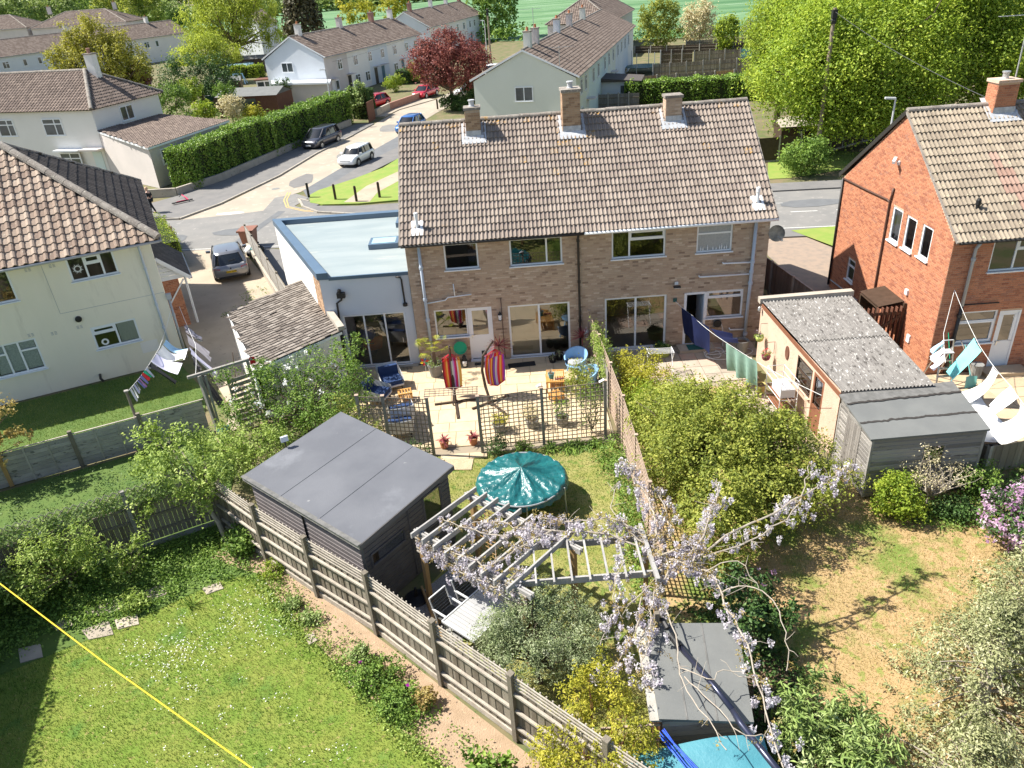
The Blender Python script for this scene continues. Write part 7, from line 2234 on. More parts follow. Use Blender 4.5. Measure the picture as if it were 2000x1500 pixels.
# white terrace beyond the tall hedge
fac=[(u,u+1.15,3.1,4.35,2)for u in(3.1,7.3,11.4,15.2,19.2,23.2,26.4)]
fac+=[(u,u+1.3,.75,2.0,2)for u in(7.2,10.0,18.9,23.4)]+[(1.9,2.8,.8,2.0,1)]
gable_house('terraced_house', 'white terrace with five chimneys beyond the tall hedge',(-17.2,77.0),(-7.06,104.25),8.7,4.9,7.49,
['render_pink', 'render_white', 'render_cool', 'render_white', 'render_cool'],wins=fac,gwins=[(4.6,6.3,3.35,4.5)],
doors=[(1.0,1.7, 'upvc'),(5.3,6.1, 'pipe_black'),(12.8,13.6, 'pipe_black'),(15.0,15.8, 'door_blue'),(21.5,22.3, 'door_blue')],chims=(2.2,12.6,22.0,28.2),ch_mats=('render_white', 'render_pink', 'wall_pink_brick', 'render_white'),gmat='render_cool')
fac=[(u,u+1.15,3.1,4.35,2)for u in(3.1,7.3,11.4,15.2,19.2,23.2,26.4)]
gable_house('terraced_house', 'second white terrace further along, behind the red leaved tree',(-6.5,118.4),(2.5,149.6),8.7,4.9,7.6,['render_white', 'render_white', 'render_cool'],wins=fac+[(27.0,28.6,.8,2.0,3)],doors=[(24.0,24.8, 'door_blue')],chims=(3.0,14.0,23.0,31.5),ch_mats=('wall_pink_brick', 'render_white', 'render_white'),gmat='render_cool')
# pale green terrace in the middle
Lg=math.hypot(13.2,48)
wn=[(u,u+1.2,3.2,4.5,2)for u in(2,4.6,9.5,13.0,18,21.5,25.5,30,34,38,42.5)]+[(u,u+1.2,.7,2.1,2)for u in(2.2,19.5,28)]
gable_house('terraced_house', 'pale green rendered terrace with one gable window and five chimneys',(10.7,41.45),(23.87,89.5),9.0,4.9,7.25,['render_green', 'render_mint', 'render_mint', 'render_green', 'render_cool', 'render_cool', 'render_white'],wins=wn,gwins=[(3.75,5.35,3.15,4.35)],
doors=[(5.9,6.8, 'upvc'),(24.0,24.9, 'cloth_sky')],chims=(2.2,5.4,16.0,23.5,33.0),ch_mats=('render_green', 'render_pink', 'render_cool', 'render_pink'),gmat='render_green')
gable_house('terraced_house', 'far house end with brown hipped roof behind the pale green terrace',(22.4,99.5),(29.7,124),10,5.0,8.4,['render_pink'],wins=[(2,3.2,3.2,4.4,2),(8,9.2,3.2,4.4,2)],chims=(5,),ch_mats=('render_pink',),hip=4.6)
# long pale terraces on the left
wl_=[(u,u+(.8 if i%3 else 1.3),3.0,4.2,1 if i%3 else 2)for i,u in enumerate((3,6.5,9,12,16,19,22.5,26,30,33,36.5,40,44,47))]
gable_house('terraced_house', 'long pale terrace with brown roof at the far left',(-90,114),(-64,164.5),9,4.9,7.6,['render_cool', 'render_cool', 'render_white'],wins=wl_,chims=(8,30,50),ch_mats=('render_white',))
gable_house('hipped_house', 'broad hip roofed house peering over the long left terrace',(-98.8,165),(-77.5,165),11,7.9,10.8,['render_pink'],hip=6.5,chims=(2.5,17.5),ch_mats=('render_pink', 'render_pink'))
gable_house('hipped_house', 'brown hipped roof at the far left edge beneath the trees',(-122,165),(-99.8,165),11,8.2,11.0,['render_pink'],hip=6,chims=(9,),ch_mats=('render_pink',))
gable_house('far_house', 'small white house half hidden by the willow and dark conifer',(-41.43,140),(-38.72,144),7,6.5,9,['render_cool'],wins=[(1,1.8,3.4,4.6,1)])
# white hip roofed house with its side extension
wh_=thing('white_house', 'white rendered house with hipped brown roof and low side extension', 'house',(-33,46,0))
Cc,Ux=Vector((-29.25,39.65,0)),Vector((.957,-.291,0))
Ny=Vector((.291,.957,0))
EW=5.4
A0=Cc-Ux*16
Dp=8.4
MB().quad(A0,Cc,Cc+Z_*EW,A0+Z_*EW).quad(Cc,Cc+Ny*Dp,Cc+Ny*Dp+Z_*EW,Cc+Z_*EW).quad(Cc+Ny*Dp,A0+Ny*Dp,A0+Ny*Dp+Z_*EW,Cc+Ny*Dp+Z_*EW).obj('wall', 'render_white',wh_)
oh=.35
c0,c1,c2,c3=A0-Ny*oh+Z_*(EW+.08),Cc+Ux*oh-Ny*oh+Z_*(EW+.08),Cc+Ux*oh+Ny*(Dp+oh)+Z_*(EW+.08),A0+Ny*(Dp+oh)+Z_*(EW+.08)
apx=Cc+Ux*(-3.3)+Ny*Dp/2+Z_*8.05
r0=A0+Ny*Dp/2+Z_*8.05
rf=roof_plane(wh_,[c0,c1,apx,r0],c0,Ux, 'tile_brown',tw=.32,gauge=.34,limit=0,proto=tile_proto(.32,.34,1,.06,.035))
roof_plane(wh_,[c1,c2,apx],c1,Ny, 'tile_brown',tw=.32,gauge=.34,limit=0,proto=tile_proto(.32,.34,1,.06,.035))
roof_plane(wh_,[c2,c3,r0,apx],c2,-Ux, 'tile_brown',tw=.32,gauge=.34,limit=0,proto=TP1)
ridge_run(rf,c1+Z_*.05,apx+Z_*.05,r=.16,limit=60,name='hip_tile')
ridge_run(rf,c2+Z_*.05,apx+Z_*.05,r=.13,limit=60,name='hip_tile')
ridge_run(rf,apx,r0,r=.14,limit=60)
chp=apx+Ux*.75
st=MB().box((chp.x,chp.y+.4,8.3),(.8,.6,1.9),-.3).obj('chimney', 'render_white',wh_)
MB().box((chp.x,chp.y+.4,9.28),(.92,.72,.1),-.3).obj('cap', 'ridge',st)
MB().lathe((chp.x,chp.y+.4,9.3),[(.14,0),(.13,.3),(.17,.34),(.17,.42),(.02,.44)],10).obj('pot', 'wall_pink_brick',st)
for u,z0,z1,w_,sp in((-5.35,3.45,4.85,2.0,2),(-10.2,3.45,4.85,1.8,2)):
 window(wh_,Cc,Ux,-Ny,(u,u+w_,z0,z1),[(0,.62,[.68]),(.62,1,[.68])],fw=.09,rec=-.03,glass='glass_dark')
window(wh_,Cc,Ux,-Ny,(-4.4,-2.3,.7,2.1),[(0,.5,[.66]),(.5,1,[.66])],fw=.09,rec=-.3,glass='glass_dark')
MB().bar(Cc-Ux*4.6-Ny*.3+Z_*2.3,Cc-Ux*2.1-Ny*.3+Z_*2.3,.9,.12).obj('bay_roof', 'upvc',wh_)
MB().bar(Cc-Ux*1.6-Ny*.5+Z_*2.4,Cc+Ux*.2-Ny*.5+Z_*2.4,1.0,.12).obj('door_canopy', 'render_pink',wh_)
MB().bar(Cc-Ux*1.2-Ny*.03+Z_*1.05,Cc-Ux*.3-Ny*.03+Z_*1.05,.06,2.1).obj('door', 'render_mint',wh_)
window(wh_,Cc+Z_*0,Ny,Ux,(3.1,4.7,3.95,5.15),[(0,.5,[]),(.5,1,[])],fw=.09,rec=-.03,glass='glass_dark')
e0,e1,e2,e3=Vector((-29.15,39.5,3.75)),Vector((-26.6,46.6,3.75)),Vector((-19.85,44.3,3.15)),Vector((-22.92,33.55,3.17))
roof_plane(wh_,[e3,e2,e1,e0],e3,(e2-e3), 'tile_brown',tw=.32,gauge=.34,limit=0,proto=tile_proto(.32,.34,1,.06,.035))
s3,s2=e3.lerp(e1,.03),e2.lerp(e0,.03)
mb=MB()
mb.quad((s3.x,s3.y,0),(s2.x,s2.y,0),(s2.x,s2.y,3.1),(s3.x,s3.y,3.1))
mb.add([(e0.x,e0.y,0),(s3.x,s3.y,0),(s3.x,s3.y,3.12),(e0.x,e0.y,3.7)],((0,1,2,3),))
mb.obj('wall', 'render_pink',wh_)
dd=(s2-s3).normalized()
dd=Vector((dd.x,dd.y,0)).normalized()
window(wh_,v2(s3),dd,Vector((dd.y,-dd.x,0)),(1.2,2.6,1.55,2.75),[(0,.5,[]),(.5,1,[])],fw=.1,rec=-.03,glass='glass_dark')
MB().bar(e3-Z_*.06,e2-Z_*.06,.05,.16).bar(e3-Z_*.06,e0-Z_*.08,.05,.14).obj('fascia', 'upvc',wh_)
t=thing('lean_to', 'flat grey lean-to with black frame between extension and hedge', 'lean-to',(-20.6,39.5,0))
MB().prism(ccw([(-22.2,35.6),(-21.4,35.3),(-18.9,43.6),(-20.2,44.3)]),2.6,2.72).obj('roof', 'felt_grey',t)
MB().box((-21.9,35.6,1.25),(.8,.1,2.5),-.25).obj('frame', 'pipe_black',t)
MB().box((-21.85,35.52,1.1),(.6,.06,1.9),-.25).obj('door', 'upvc',t)
aerial('aerial', 'tall aerial on a mast fixed to the pale green gable',(9.4,42.1,3.2),4.2,(1,.1,0),2.2,12)
aerial('aerial', 'thin aerial behind the first chimney of the pale green terrace',(7.6,46.5,7.2),3.0,(-1,.3,0),1.8)
# annexe, sheds and garden fences behind the middle
t=thing('annexe', 'low white annexe with dark flat roof behind the pale green terrace', 'annexe',(17,60,0))
MB().prism(ccw([(14.4,56.6),(18.8,55.3),(19.9,59.6),(15.6,60.8)]),2.35,[2.75,2.4,2.4,2.75]).obj('roof', 'tile_dark',t)
MB().prism(ccw([(14.6,56.9),(18.5,55.7),(19.5,59.4),(15.7,60.5)]),0,2.34).obj('wall', 'render_cool',t)
MB().bar((16.8,56.15,1.6),(18.2,55.75,1.6),.06,.7).obj('window', 'glass_dark',t)
def far_shed(label,c,w,d,h,rz,roof='felt_old',wall='dark_wood',pitch=.5):
 t=thing('shed',label, 'shed',c,rz,None,local=True)
 MB().box((0,0,h/2),(w,d,h)).obj('wall',wall,t)
 mb=MB()
 mb.add([(-w/2-.15,-d/2-.15,h),(w/2+.15,-d/2-.15,h),(w/2+.15,0,h+pitch),(-w/2-.15,0,h+pitch)],((0,1,2,3),))
 mb.add([(w/2+.15,d/2+.15,h),(-w/2-.15,d/2+.15,h),(-w/2-.15,.0,h+pitch),(w/2+.15,.0,h+pitch)],((0,1,2,3),))
 mb.add([(-w/2,-d/2,h),(-w/2,d/2,h),(-w/2,0,h+pitch-.03)],((0,1,2),)).add([(w/2,-d/2,h),(w/2,d/2,h),(w/2,0,h+pitch-.03)],((0,1,2),))
 mb.obj('roof',roof,t)
 MB().box((0,-d/2-.02,h*.5),(w*.3,.04,h*.75)).obj('door', 'glass_dark',t)
 return t
far_shed('long brown garden room with grey felt roof behind the hedge',(-24.42,69.26,0),7.5,4.2,2.3,R(-12), 'felt_grey', 'rust_brown',.7)
far_shed('small pale roofed shed near the white extension',(-30.8,74.71,0),2.6,2.2,1.9,R(20), 'render_cool', 'plastic_darkgreen')
far_shed('grey shed with open white doors by the long hedge',(-43.5,120.83,0),5.0,3.2,2.1,R(-8))
far_shed('second grey shed beside the white terrace gable',(-38.06,119,0),5.2,3.2,2.2,R(-8))
far_shed('small grey roofed shed among shrubs behind the garden room',(-33.53,90.14,0),3.0,2.4,1.8,R(10), 'felt_grey')
t=thing('greenhouse', 'lean-to cold frame of glass panes by the grey sheds', 'greenhouse',(-40.15,115.18,0))
for k in range(5):
 b=Vector((-41.97,116.27,0))+Vector((k*.95,-.1*k,0))
 MB().add([b+Z_*.5,b+Vector((.9,-.1,.5)),b+Vector((.9,.9,1.7)),b+Vector((0,1.0,1.7))],((0,1,2,3),)).obj('pane', 'greenhouse_glass',t)
t=thing('climbing_frame', 'turquoise children\'s climbing frame behind the hedge', 'climbing frame',(-35.73,101.08,0))
b=Vector((-35.73,101.08,0))
mb=MB()
for x in(-1,0,1):
 mb.tube([b+Vector((x,0,0)),b+Vector((x*.7,.4,1.5)),b+Vector((x,1.2,0))],.07,6)
mb.tube([b+Vector((-.8,.4,1.5)),b+Vector((.8,.4,1.5))],.07,6)
mb.obj('frame', 'cloth_sky',t)
t=thing('side_extension', 'flat roofed side extension of the white terrace with pale wall', 'extension',(-21.43,79.87,0))
p0,p1=Vector((-26.3,78.5,0)),Vector((-17.0,75.2,0))
MB().prism(ccw([(-25.0,79.9),(-24.0,76.4),(-16.2,73.5),(-16.6,76.6)]),2.2,2.42).obj('roof', 'render_cool',t)
MB().prism(ccw([(-24.7,79.8),(-23.8,76.7),(-16.4,73.9),(-16.8,76.5)]),0,2.19).obj('wall', 'render_pink',t)
t=thing('conservatory', 'small white framed conservatory at the left of the white terrace gable', 'conservatory',(-27.48,83.75,0))
b=Vector((-27.77,82.97,0))
for x in(0,1.0,2.0):
 MB().box((b.x+x,b.y,1.1),(.12,.12,2.2)).obj('post', 'upvc',t)
MB().box((b.x+1,b.y+.02,2.1),(2.2,.14,.16)).box((b.x+1,b.y+.02,1.2),(2.0,.1,.1)).obj('frame', 'upvc',t)
MB().box((b.x+1,b.y+.9,2.3),(2.6,2.2,.1)).obj('roof', 'rust_brown',t)
MB().box((b.x+1,b.y+.06,1.6),(2.0,.03,.9)).obj('pane', 'glass_dark',t)
def back_fence(label,a,b,h,npan,wall='fence_board',group='garden fences behind the pale green terrace',colors=None):
 t=thing('garden_fence',label, 'fence',(a[0],a[1],0),0,group)
 a,b=v2(a),v2(b)
 d=(b-a).normalized()
 nn=Vector((d.y,-d.x,0))
 for i in range(npan):
  p,q=a.lerp(b,i/npan),a.lerp(b,(i+1)/npan)
  mt=(colors or{}).get(i,wall)
  mb=MB()
  nb=14
  for k in range(nb):
   s0,s1=p.lerp(q,(k+.04)/nb),p.lerp(q,(k+.96)/nb)
   mb.bar(s0+Z_*h/2+nn*(.015*(k%2)),s1+Z_*h/2+nn*(.015*(k%2)),.02,h)
  mb.obj('panel',mt,t)
  MB().bar(p+Z_*h*.35+nn*.05,q+Z_*h*.35+nn*.05,.05,.08).bar(p+Z_*h*.75+nn*.05,q+Z_*h*.75+nn*.05,.05,.08).obj('rail', 'fence_post',t)
  MB().box((p.x+nn.x*.05,p.y+nn.y*.05,h*.54),(.14,.14,h*1.08),math.atan2(d.y,d.x)).obj('post', 'conc_post',t)
 return t
back_fence('nearest garden fence behind the clipped hedge, one brown panel',(20.13,64.94),(33.11,64.29),1.55,6,colors={0:'brick_brown',4:'timber_new'})
back_fence('middle garden fence with pale concrete posts',(23.8,74.67),(35.99,73.55),1.6,6)
back_fence('farther garden fence ending in a turquoise panel',(31.47,85.04),(39.43,83.47),1.6,4,colors={3:'plastic_teal'})
back_fence('dark screen fence beside the netted trampoline',(27.2,86.59),(31.28,85.16),1.8,3,wall='dark_wood')
back_fence('low garden fence at the edge of the green field',(34.65,103.13),(46.5,99.69),1.3,6,wall='fence_post')
back_fence('dark fence boundary in front of the field-side shrubs',(26.59,103.46),(44.99,95.1),1.0,8,wall='dark_wood')
back_fence('old brown fence under the clipped hedge by the terrace',(14.23,54.5),(18.27,53.63),1.5,4,wall='shed_door')
t=thing('netted_trampoline', 'dark green netted trampoline behind the terrace gardens', 'trampoline',(23.69,81.1,0))
b=Vector((23.51,80.1,0))
MB().lathe(tuple(b+Z_*.8),[(.1,0),(2.3,0),(2.35,.05),(.1,.06)],20).obj('bed', 'plastic_darkgreen',t)
for k in range(6):
 a=k*math.pi/3
 MB().tube([b+Vector((2.3*math.cos(a),2.3*math.sin(a),0)),b+Vector((2.3*math.cos(a),2.3*math.sin(a),2.6))],.05,5).obj('pole', 'galv',t)
plank_fence('fence', 'dark fence with grey posts below the big maple',(22.13,28.08),(25.15,28.06),1.7,26, 'dark_wood', 'conc_post',(),n_post=3,grav=True,side=-1)
plank_fence('fence', 'black fence with pale posts behind the round shrub under the maple',(25.15,28.06),(33.38,33.18),1.9,60, 'dark_wood', 'conc_post',(),n_post=5,grav=True,side=-1)
far_shed('pale roofed shed under the maple branches',(26.69,32.31,0),3.4,2.2,1.7,R(-5), 'conc_wall')
# walls, posts, poles
t=thing('low_wall', 'low rendered wall under the tall hedge along the side road', 'wall',(-17.8,40,0))
mb=MB()
for a,b in(((-23.5,31.2),(-20.6,31.0)),((-20.6,31.0),(-18.35,34.9)),((-18.35,34.9),(-16.1,42.2)),((-16.1,42.2),(-13.4,51.6)),((-13.4,51.6),(-11.4,56.5))):
 mb.bar((*a,.3),(*b,.3),.22,.62)
mb.obj('wall', 'conc_wall',t)
t=thing('low_wall', 'red and cream garden wall in front of the parked red cars', 'wall',(-8.6,64,0))
MB().bar((-9.2,60.5,.4),(-8.2,64.3,.4),.25,.8).obj('wall', 'conc_wall',t)
MB().bar((-8.2,64.3,.4),(-4.9,71.6,.4),.25,.8).obj('wall', 'wall_pink_brick',t)
def lamp_post(label,base,h,armd,mat='pole_grey',group='street lamps'):
 t=thing('street_lamp',label, 'street lamp',base,0,group)
 b=Vector(base)
 d=Vector(armd).normalized()
 MB().tube([b,b+Z_*1.5,b+Z_*h],[.10,.075,.05],8).obj('post',mat,t)
 MB().bar(b+Z_*(h+.03),b+Z_*(h+.07)+d*.6,.22,.10).obj('lamp_head', 'alu_white',t)
 return t
lamp_post('grey street lamp rising from the tall hedge behind the dark car',(-12.87,55.46,0),5.6,(-1,-.3,0))
lamp_post('slim white street lamp between the red tree and the wooden pole',(3.19,96.88,0),6.6,(-1,0,0))
lamp_post('street lamp poking above the red house ridge, backed by maple leaves',(27.5,20.3,0),5.1,(-1,.2,0))
def wood_pole(label,base,h,steps=True):
 t=thing('telegraph_pole',label, 'telegraph pole',base,0, 'telegraph poles')
 b=Vector(base)
 MB().tube([b,b+Z_*h],[.16,.11],9).obj('pole', 'wood_pole',t)
 MB().box((b.x,b.y,h-.35),(.3,.3,.5)).lathe((b.x,b.y,h-.9),[(.18,0),(.2,.2),(.12,.35)],8).obj('junction_box', 'black',t)
 return t
wood_pole('wooden telegraph pole right of the red leaved tree',(3.72,96.54,0),8.2)
wood_pole('wooden telegraph pole emerging from the maple crown',(25.3,25.4,0),9.9)
def wire(label,a,b,sag=.5,r=.012):
 a,b=Vector(a),Vector(b)
 tag(MB().tube([a.lerp(b,k/12)-Z_*sag*4*(k/12)*(1-k/12)for k in range(13)],r,4).obj('telephone_wire', 'wire_dark'),label, 'wire', 'telephone wires')
wire('telephone wire from the maple pole to the red brick house',(25.3,25.4,9.7),(24,4,7.3),.3)
wire('telephone wire running from the wooden pole to the white terrace',(.9,109,8.0),(-17,78,4.2),.8)
for i,(uv,lb)in enumerate((((604,388), 'leftmost black bollard at the bend by the yellow lines'),((656,392), 'second short wooden bollard on the verge'),((697,396), 'wooden bollard beside the crossing path'),((742,388), 'wooden bollard nearest the brick house roof'),((855,215), 'dark bollard on the far verge below the red tree'))):
 b=((-9.92,27.33),(-7.84,26.22),(-6.23,25.26),(-4.72,25.89),(-2.59,62.05))[i]
 t=thing('bollard',lb, 'bollard',(*b,.09),0, 'bollards on the verge')
 MB().box((b[0],b[1],.6),(.16,.16,1.0),.3).obj('post', 'black' if i==0 else 'dark_wood',t)
 MB().box((b[0],b[1],1.12),(.12,.12,.06),.3).obj('cap', 'conc_post' if i==0 else 'dark_wood',t)
tag(MB().bar((-9.6,57.2,1.0),(-9.2,59.4,1.0),.08,2.0).obj('gate', 'rust_brown'), 'rusty brown wooden gate at the end of the tall hedge', 'gate')
t=thing('wheelie_bin', 'brown wheelie bin in front of the parked grey car', 'bin',(-11.3,17.2,0))
MB().add([(-11.65,16.8,.06),(-11.05,16.75,.06),(-11.0,17.45,.06),(-11.6,17.5,.06),(-11.75,16.7,1.0),(-10.95,16.65,1.0),(-10.9,17.6,1.0),(-11.7,17.65,1.0)],MB.BF).obj('body', 'bin_brown',t)
MB().box((-11.33,17.15,1.05),(.95,1.08,.1),-.05).box((-11.35,16.6,1.06),(.5,.08,.06),-.05).obj('lid', 'bin_brown',t)
for x in(-11.62,-11.02):
 MB().lathe((x,17.45,.1),[(.02,-.04),(.1,-.04),(.1,.04),(.02,.04)],10).obj('wheel', 'rubber',t)
t=thing('rubbish_bags', 'white and black rubbish bags heaped beside the brown bin', 'rubbish bags',(-10.7,15.6,0))
for i,(x,y,r,mt)in enumerate(((-10.95,15.75,.32, 'bag_white'),(-10.55,15.35,.36, 'plastic_darkgreen'),(-10.5,15.9,.3, 'black'),(-10.75,15.15,.26, 'black'))):
 MB().lathe((x,y,.0),[(.05,0),(r,.1),(r*1.05,r*.8),(r*.6,r*1.4),(.05,r*1.6)],9).obj('bag',mt,t,smooth=True)
# ------------------------------------------------------------------ cars
def car(label,pos,rz,paint,L=4.1,W=1.78,H=1.46,kind='hatch',roofp=None,rear_plate=None,group='parked cars'):
 t=thing('parked_car',label, 'car' if kind!='van' else 'van',pos,rz,group,local=True)
 w=W/2
 bz={'hatch':.92, 'mini':.90, 'mpv':1.02, 'van':1.1}[kind]
 nose={'hatch':.84, 'mini':.84, 'mpv':.90, 'van':.95}[kind]
 st=[(-.5,.40,bz-.22,.86),(-.485,.28,bz-.06,.95),(-.44,.22,bz,.985),(-.3,.2,bz+.01,1),(0,.2,bz,1),(.2,.2,bz-.01,1),(.29,.2,bz-.03,.99),(.40,.22,nose-.0,.97),(.46,.24,nose-.10,.92),(.49,.28,nose-.22,.84),(.5,.36,nose-.32,.76)]
 ring=lambda x,zl,zb,k:[(x*L,-w*k*s*a,zl+(zb-zl)*b)for s,a,b in
 ((1,.78,0),(1,.96,.14),(1,1,.45),(1,.985,.72),(1,.93,.93),(1,.74,1.0),(-1,-.0,1.02),(-1,.74,1.0),(-1,.93,.93),(-1,.985,.72),(-1,1,.45),(-1,.96,.14),(-1,.78,0))]
 mb=MB()
 rings=[ring(*s)for s in st]
 n=len(rings[0])
 vs=[p for r in rings for p in r]
 fs=[(i*n+k,i*n+(k+1)%n,(i+1)*n+(k+1)%n,(i+1)*n+k)for i in range(len(rings)-1)for k in range(n)]
 fs+=[tuple(range(n-1,-1,-1)),tuple(range((len(rings)-1)*n,len(rings)*n))]
 mb.add(vs,fs)
 mb.obj('body',paint,t,smooth=True)
# greenhouse
 xr,xf={'hatch':(-.47,.29), 'mini':(-.47,.25), 'mpv':(-.485,.33), 'van':(-.49,.36)}[kind]
 tr,tf={'hatch':(-.33,.09), 'mini':(-.41,.12), 'mpv':(-.40,.10), 'van':(-.485,.22)}[kind]
 def loop(q,z,kk=1.):
  x0,x1=xr+(tr-xr)*q,xf+(tf-xf)*q
  ww=w*(.93-(.93-(.74 if kind!='van' else .86))*q)
  P=[]
  for fx,fy in((0,-.55),(0,.55),(.04,.93),(.3,1),(.7,1),(.93,.95),(1,.6),(1.02,0),(1,-.6),(.93,-.95),(.7,-1),(.3,-1),(.04,-.93)):
   P.append(((x0+(x1-x0)*fx)*L,ww*fy,z))
  return P
 zr=H-.05
 def loft(loops,close=False):
  m=MB()
  n=len(loops[0])
  vs=[p for r in loops for p in r]
  fs=[(i*n+k,i*n+(k+1)%n,(i+1)*n+(k+1)%n,(i+1)*n+k)for i in range(len(loops)-1)for k in range(n)]
  if close:
   fs.append(tuple(range((len(loops)-1)*n,len(loops)*n)))
  return m.add(vs,fs)
 loft([loop(0,bz-.06),loop(.5,bz+(zr-bz)*.5),loop(.93,zr-.03)]).obj('window', 'car_glass',t,smooth=True)
 rp=loop(1.0,zr)
 top=[(x*.9+(tr+tf)/2*L*.1,y*.86,H)for x,y,z in rp]
 loft([loop(.86,zr-.05),loop(.97,zr-.005),[(x,y,H-.012)for x,y,z in[(a*.96+(tr+tf)/2*L*.04,b*.95,c)for a,b,c in rp]],top],True).obj('roof',roofp or paint,t,smooth=True)
 pl=MB()
 for s in(-1,1):
  pl.bar((xf*L-.03,s*w*.87,bz-.03),(tf*L,s*w*.72,zr),.06,.05)
  pl.bar(((xr+.02)*L+.05,s*w*.88,bz-.03),(tr*L,s*w*.70,zr),.14 if kind!='mini' else .08,.06)
  pl.bar((-.08*L,s*w*.935,bz-.02),(-.09*L,s*w*.79,zr-.02),.06,.03)
  if kind in('mpv', 'hatch'):
   pl.bar((-.30*L,s*w*.93,bz-.02),(-.27*L,s*w*.77,zr-.02),.06,.03)
 pl.obj('pillar',paint if kind!='mini' else 'car_black',t)
 for s in(-1,1):
  MB().bar((.2*L,s*w*.95,bz+.05),(.19*L,s*(w+.16),bz+.08),.14,.12).obj('mirror',paint,t)
  for x in(-.31,.31):
   wh=MB().lathe((0,0,0),[(.16,-.09),(.29,-.1),(.315,-.07),(.315,.07),(.29,.1),(.16,.09)],18).obj('wheel', 'rubber',t)
   wh.location=(x*L,s*(w-.08),.315)
   wh.rotation_euler=(R(90),0,0)
   rm=MB().lathe((0,0,0),[(.03,-.105),(.2,-.095),(.21,-.05),(.21,.05),(.2,.095),(.03,.105)],12).obj('rim', 'rim',wh)
   mb=MB()
   c=Vector((x*L,s*(w+.001),.34))
   pts=[(c.x+.37*math.cos(a*math.pi/10),c.y,c.z+.37*math.sin(a*math.pi/10))for a in range(11)]
   mb.add([(c.x+.37,c.y,.2),*pts[::1],(c.x-.37,c.y,.2)],(tuple(range(13)),)).obj('wheel_arch', 'black',t)
  MB().add([(.492*L,s*w*.50,nose-.28),(.455*L,s*w*.92,nose-.26),(.445*L,s*w*.93,nose-.12),(.483*L,s*w*.52,nose-.13)],((0,1,2,3),)).obj('headlight', 'light_clear',t)
  MB().bar((-.492*L,s*w*.58,bz-.22),(-.478*L,s*w*.93,bz-.17),.05,.16).obj('tail_light', 'light_red',t)
 MB().box((-.498*L,0,.58),(.03,.52,.115)).obj('number_plate', 'plate_yellow',t)
 MB().box((.499*L,0,.44),(.03,.52,.115)).obj('number_plate', 'plate_white',t)
 MB().box((.492*L,0,.52),(.05,w*1.1,.12)).obj('grille', 'black',t)
 MB().box((-.485*L,0,.33),(.08,w*1.5,.16)).box((.48*L,0,.29),(.06,w*1.4,.12)).obj('bumper_trim', 'black',t)
 if rear_plate:
  cu=bpy.data.curves.new('plate_text', 'FONT')
  cu.body=rear_plate
  cu.size=.105
  cu.align_x='CENTER'
  cu.align_y='CENTER'
  cu.extrude=.002
  cu.materials.append(MATS['black'])
  tmp=bpy.data.objects.new('plate_text',cu)
  COL.objects.link(tmp)
  me=bpy.data.meshes.new_from_object(tmp.evaluated_get(bpy.context.evaluated_depsgraph_get()))
  bpy.data.objects.remove(tmp)
  o=bpy.data.objects.new('plate_text',me)
  link(o,t)
  o.matrix_basis=Matrix.Translation((-.498*L-.019,0,.58))@Matrix(((0,0,-1,0),(-1,0,0,0),(0,1,0,0),(0,0,0,1)))
  MB().add([(-.495*L-.035,0,bz-.10),(-.495*L-.03,-.04,bz-.16),(-.495*L-.035,0,bz-.22),(-.495*L-.03,.04,bz-.16)],((0,1,2,3),)).obj('badge', 'black',t)
  MB().add([(tr*L+.25,-.03,H),(tr*L+.25,.03,H),(tr*L+.1,0,H+.09),(tr*L+.08,0,H)],((0,1,2),(0,2,3),(1,3,2))).obj('antenna_fin', 'black',t)
  MB().bar((-.44*L,.05,bz+.18),(-.425*L,-.32,bz+.2),.02,.03).obj('wiper', 'black',t)
 return t
gr_=R(249.5)
car('metallic grey hatchback seen from behind on the drive',(-11.32,13.1,0),R(110), 'car_grey',4.05,1.80,1.45,rear_plate='GX73 WNP')
car('white small car with black pillars nearest the junction',(-8.05,37.9,0),gr_, 'car_white',3.7,1.68,1.41, 'mini',roofp='car_white')
car('dark grey people carrier parked half on the kerb',(-12.55,46.6,0),R(248), 'car_slate',4.45,1.85,1.66, 'mpv')
car('blue hatchback parked beyond the white small car',(-4.6,50.6,0),R(250), 'car_blue',4.0,1.74,1.48)
car('red hatchback parked on a drive behind the rusty gate',(-10.2,67.6,0),R(236), 'car_red',4.0,1.74,1.48)
car('bright red hatchback farther up the road near the red tree',(-4.6,72.6,0),R(244), 'car_red',4.2,1.78,1.46)
car('white van partly hidden by the red leaved tree',(4.2,83.5,0),R(175), 'car_white',5.0,1.9,2.1, 'van')
car('white car behind the dark bush beside the green gable',(1.0,70.8,0),R(185), 'car_white',4.2,1.78,1.45)
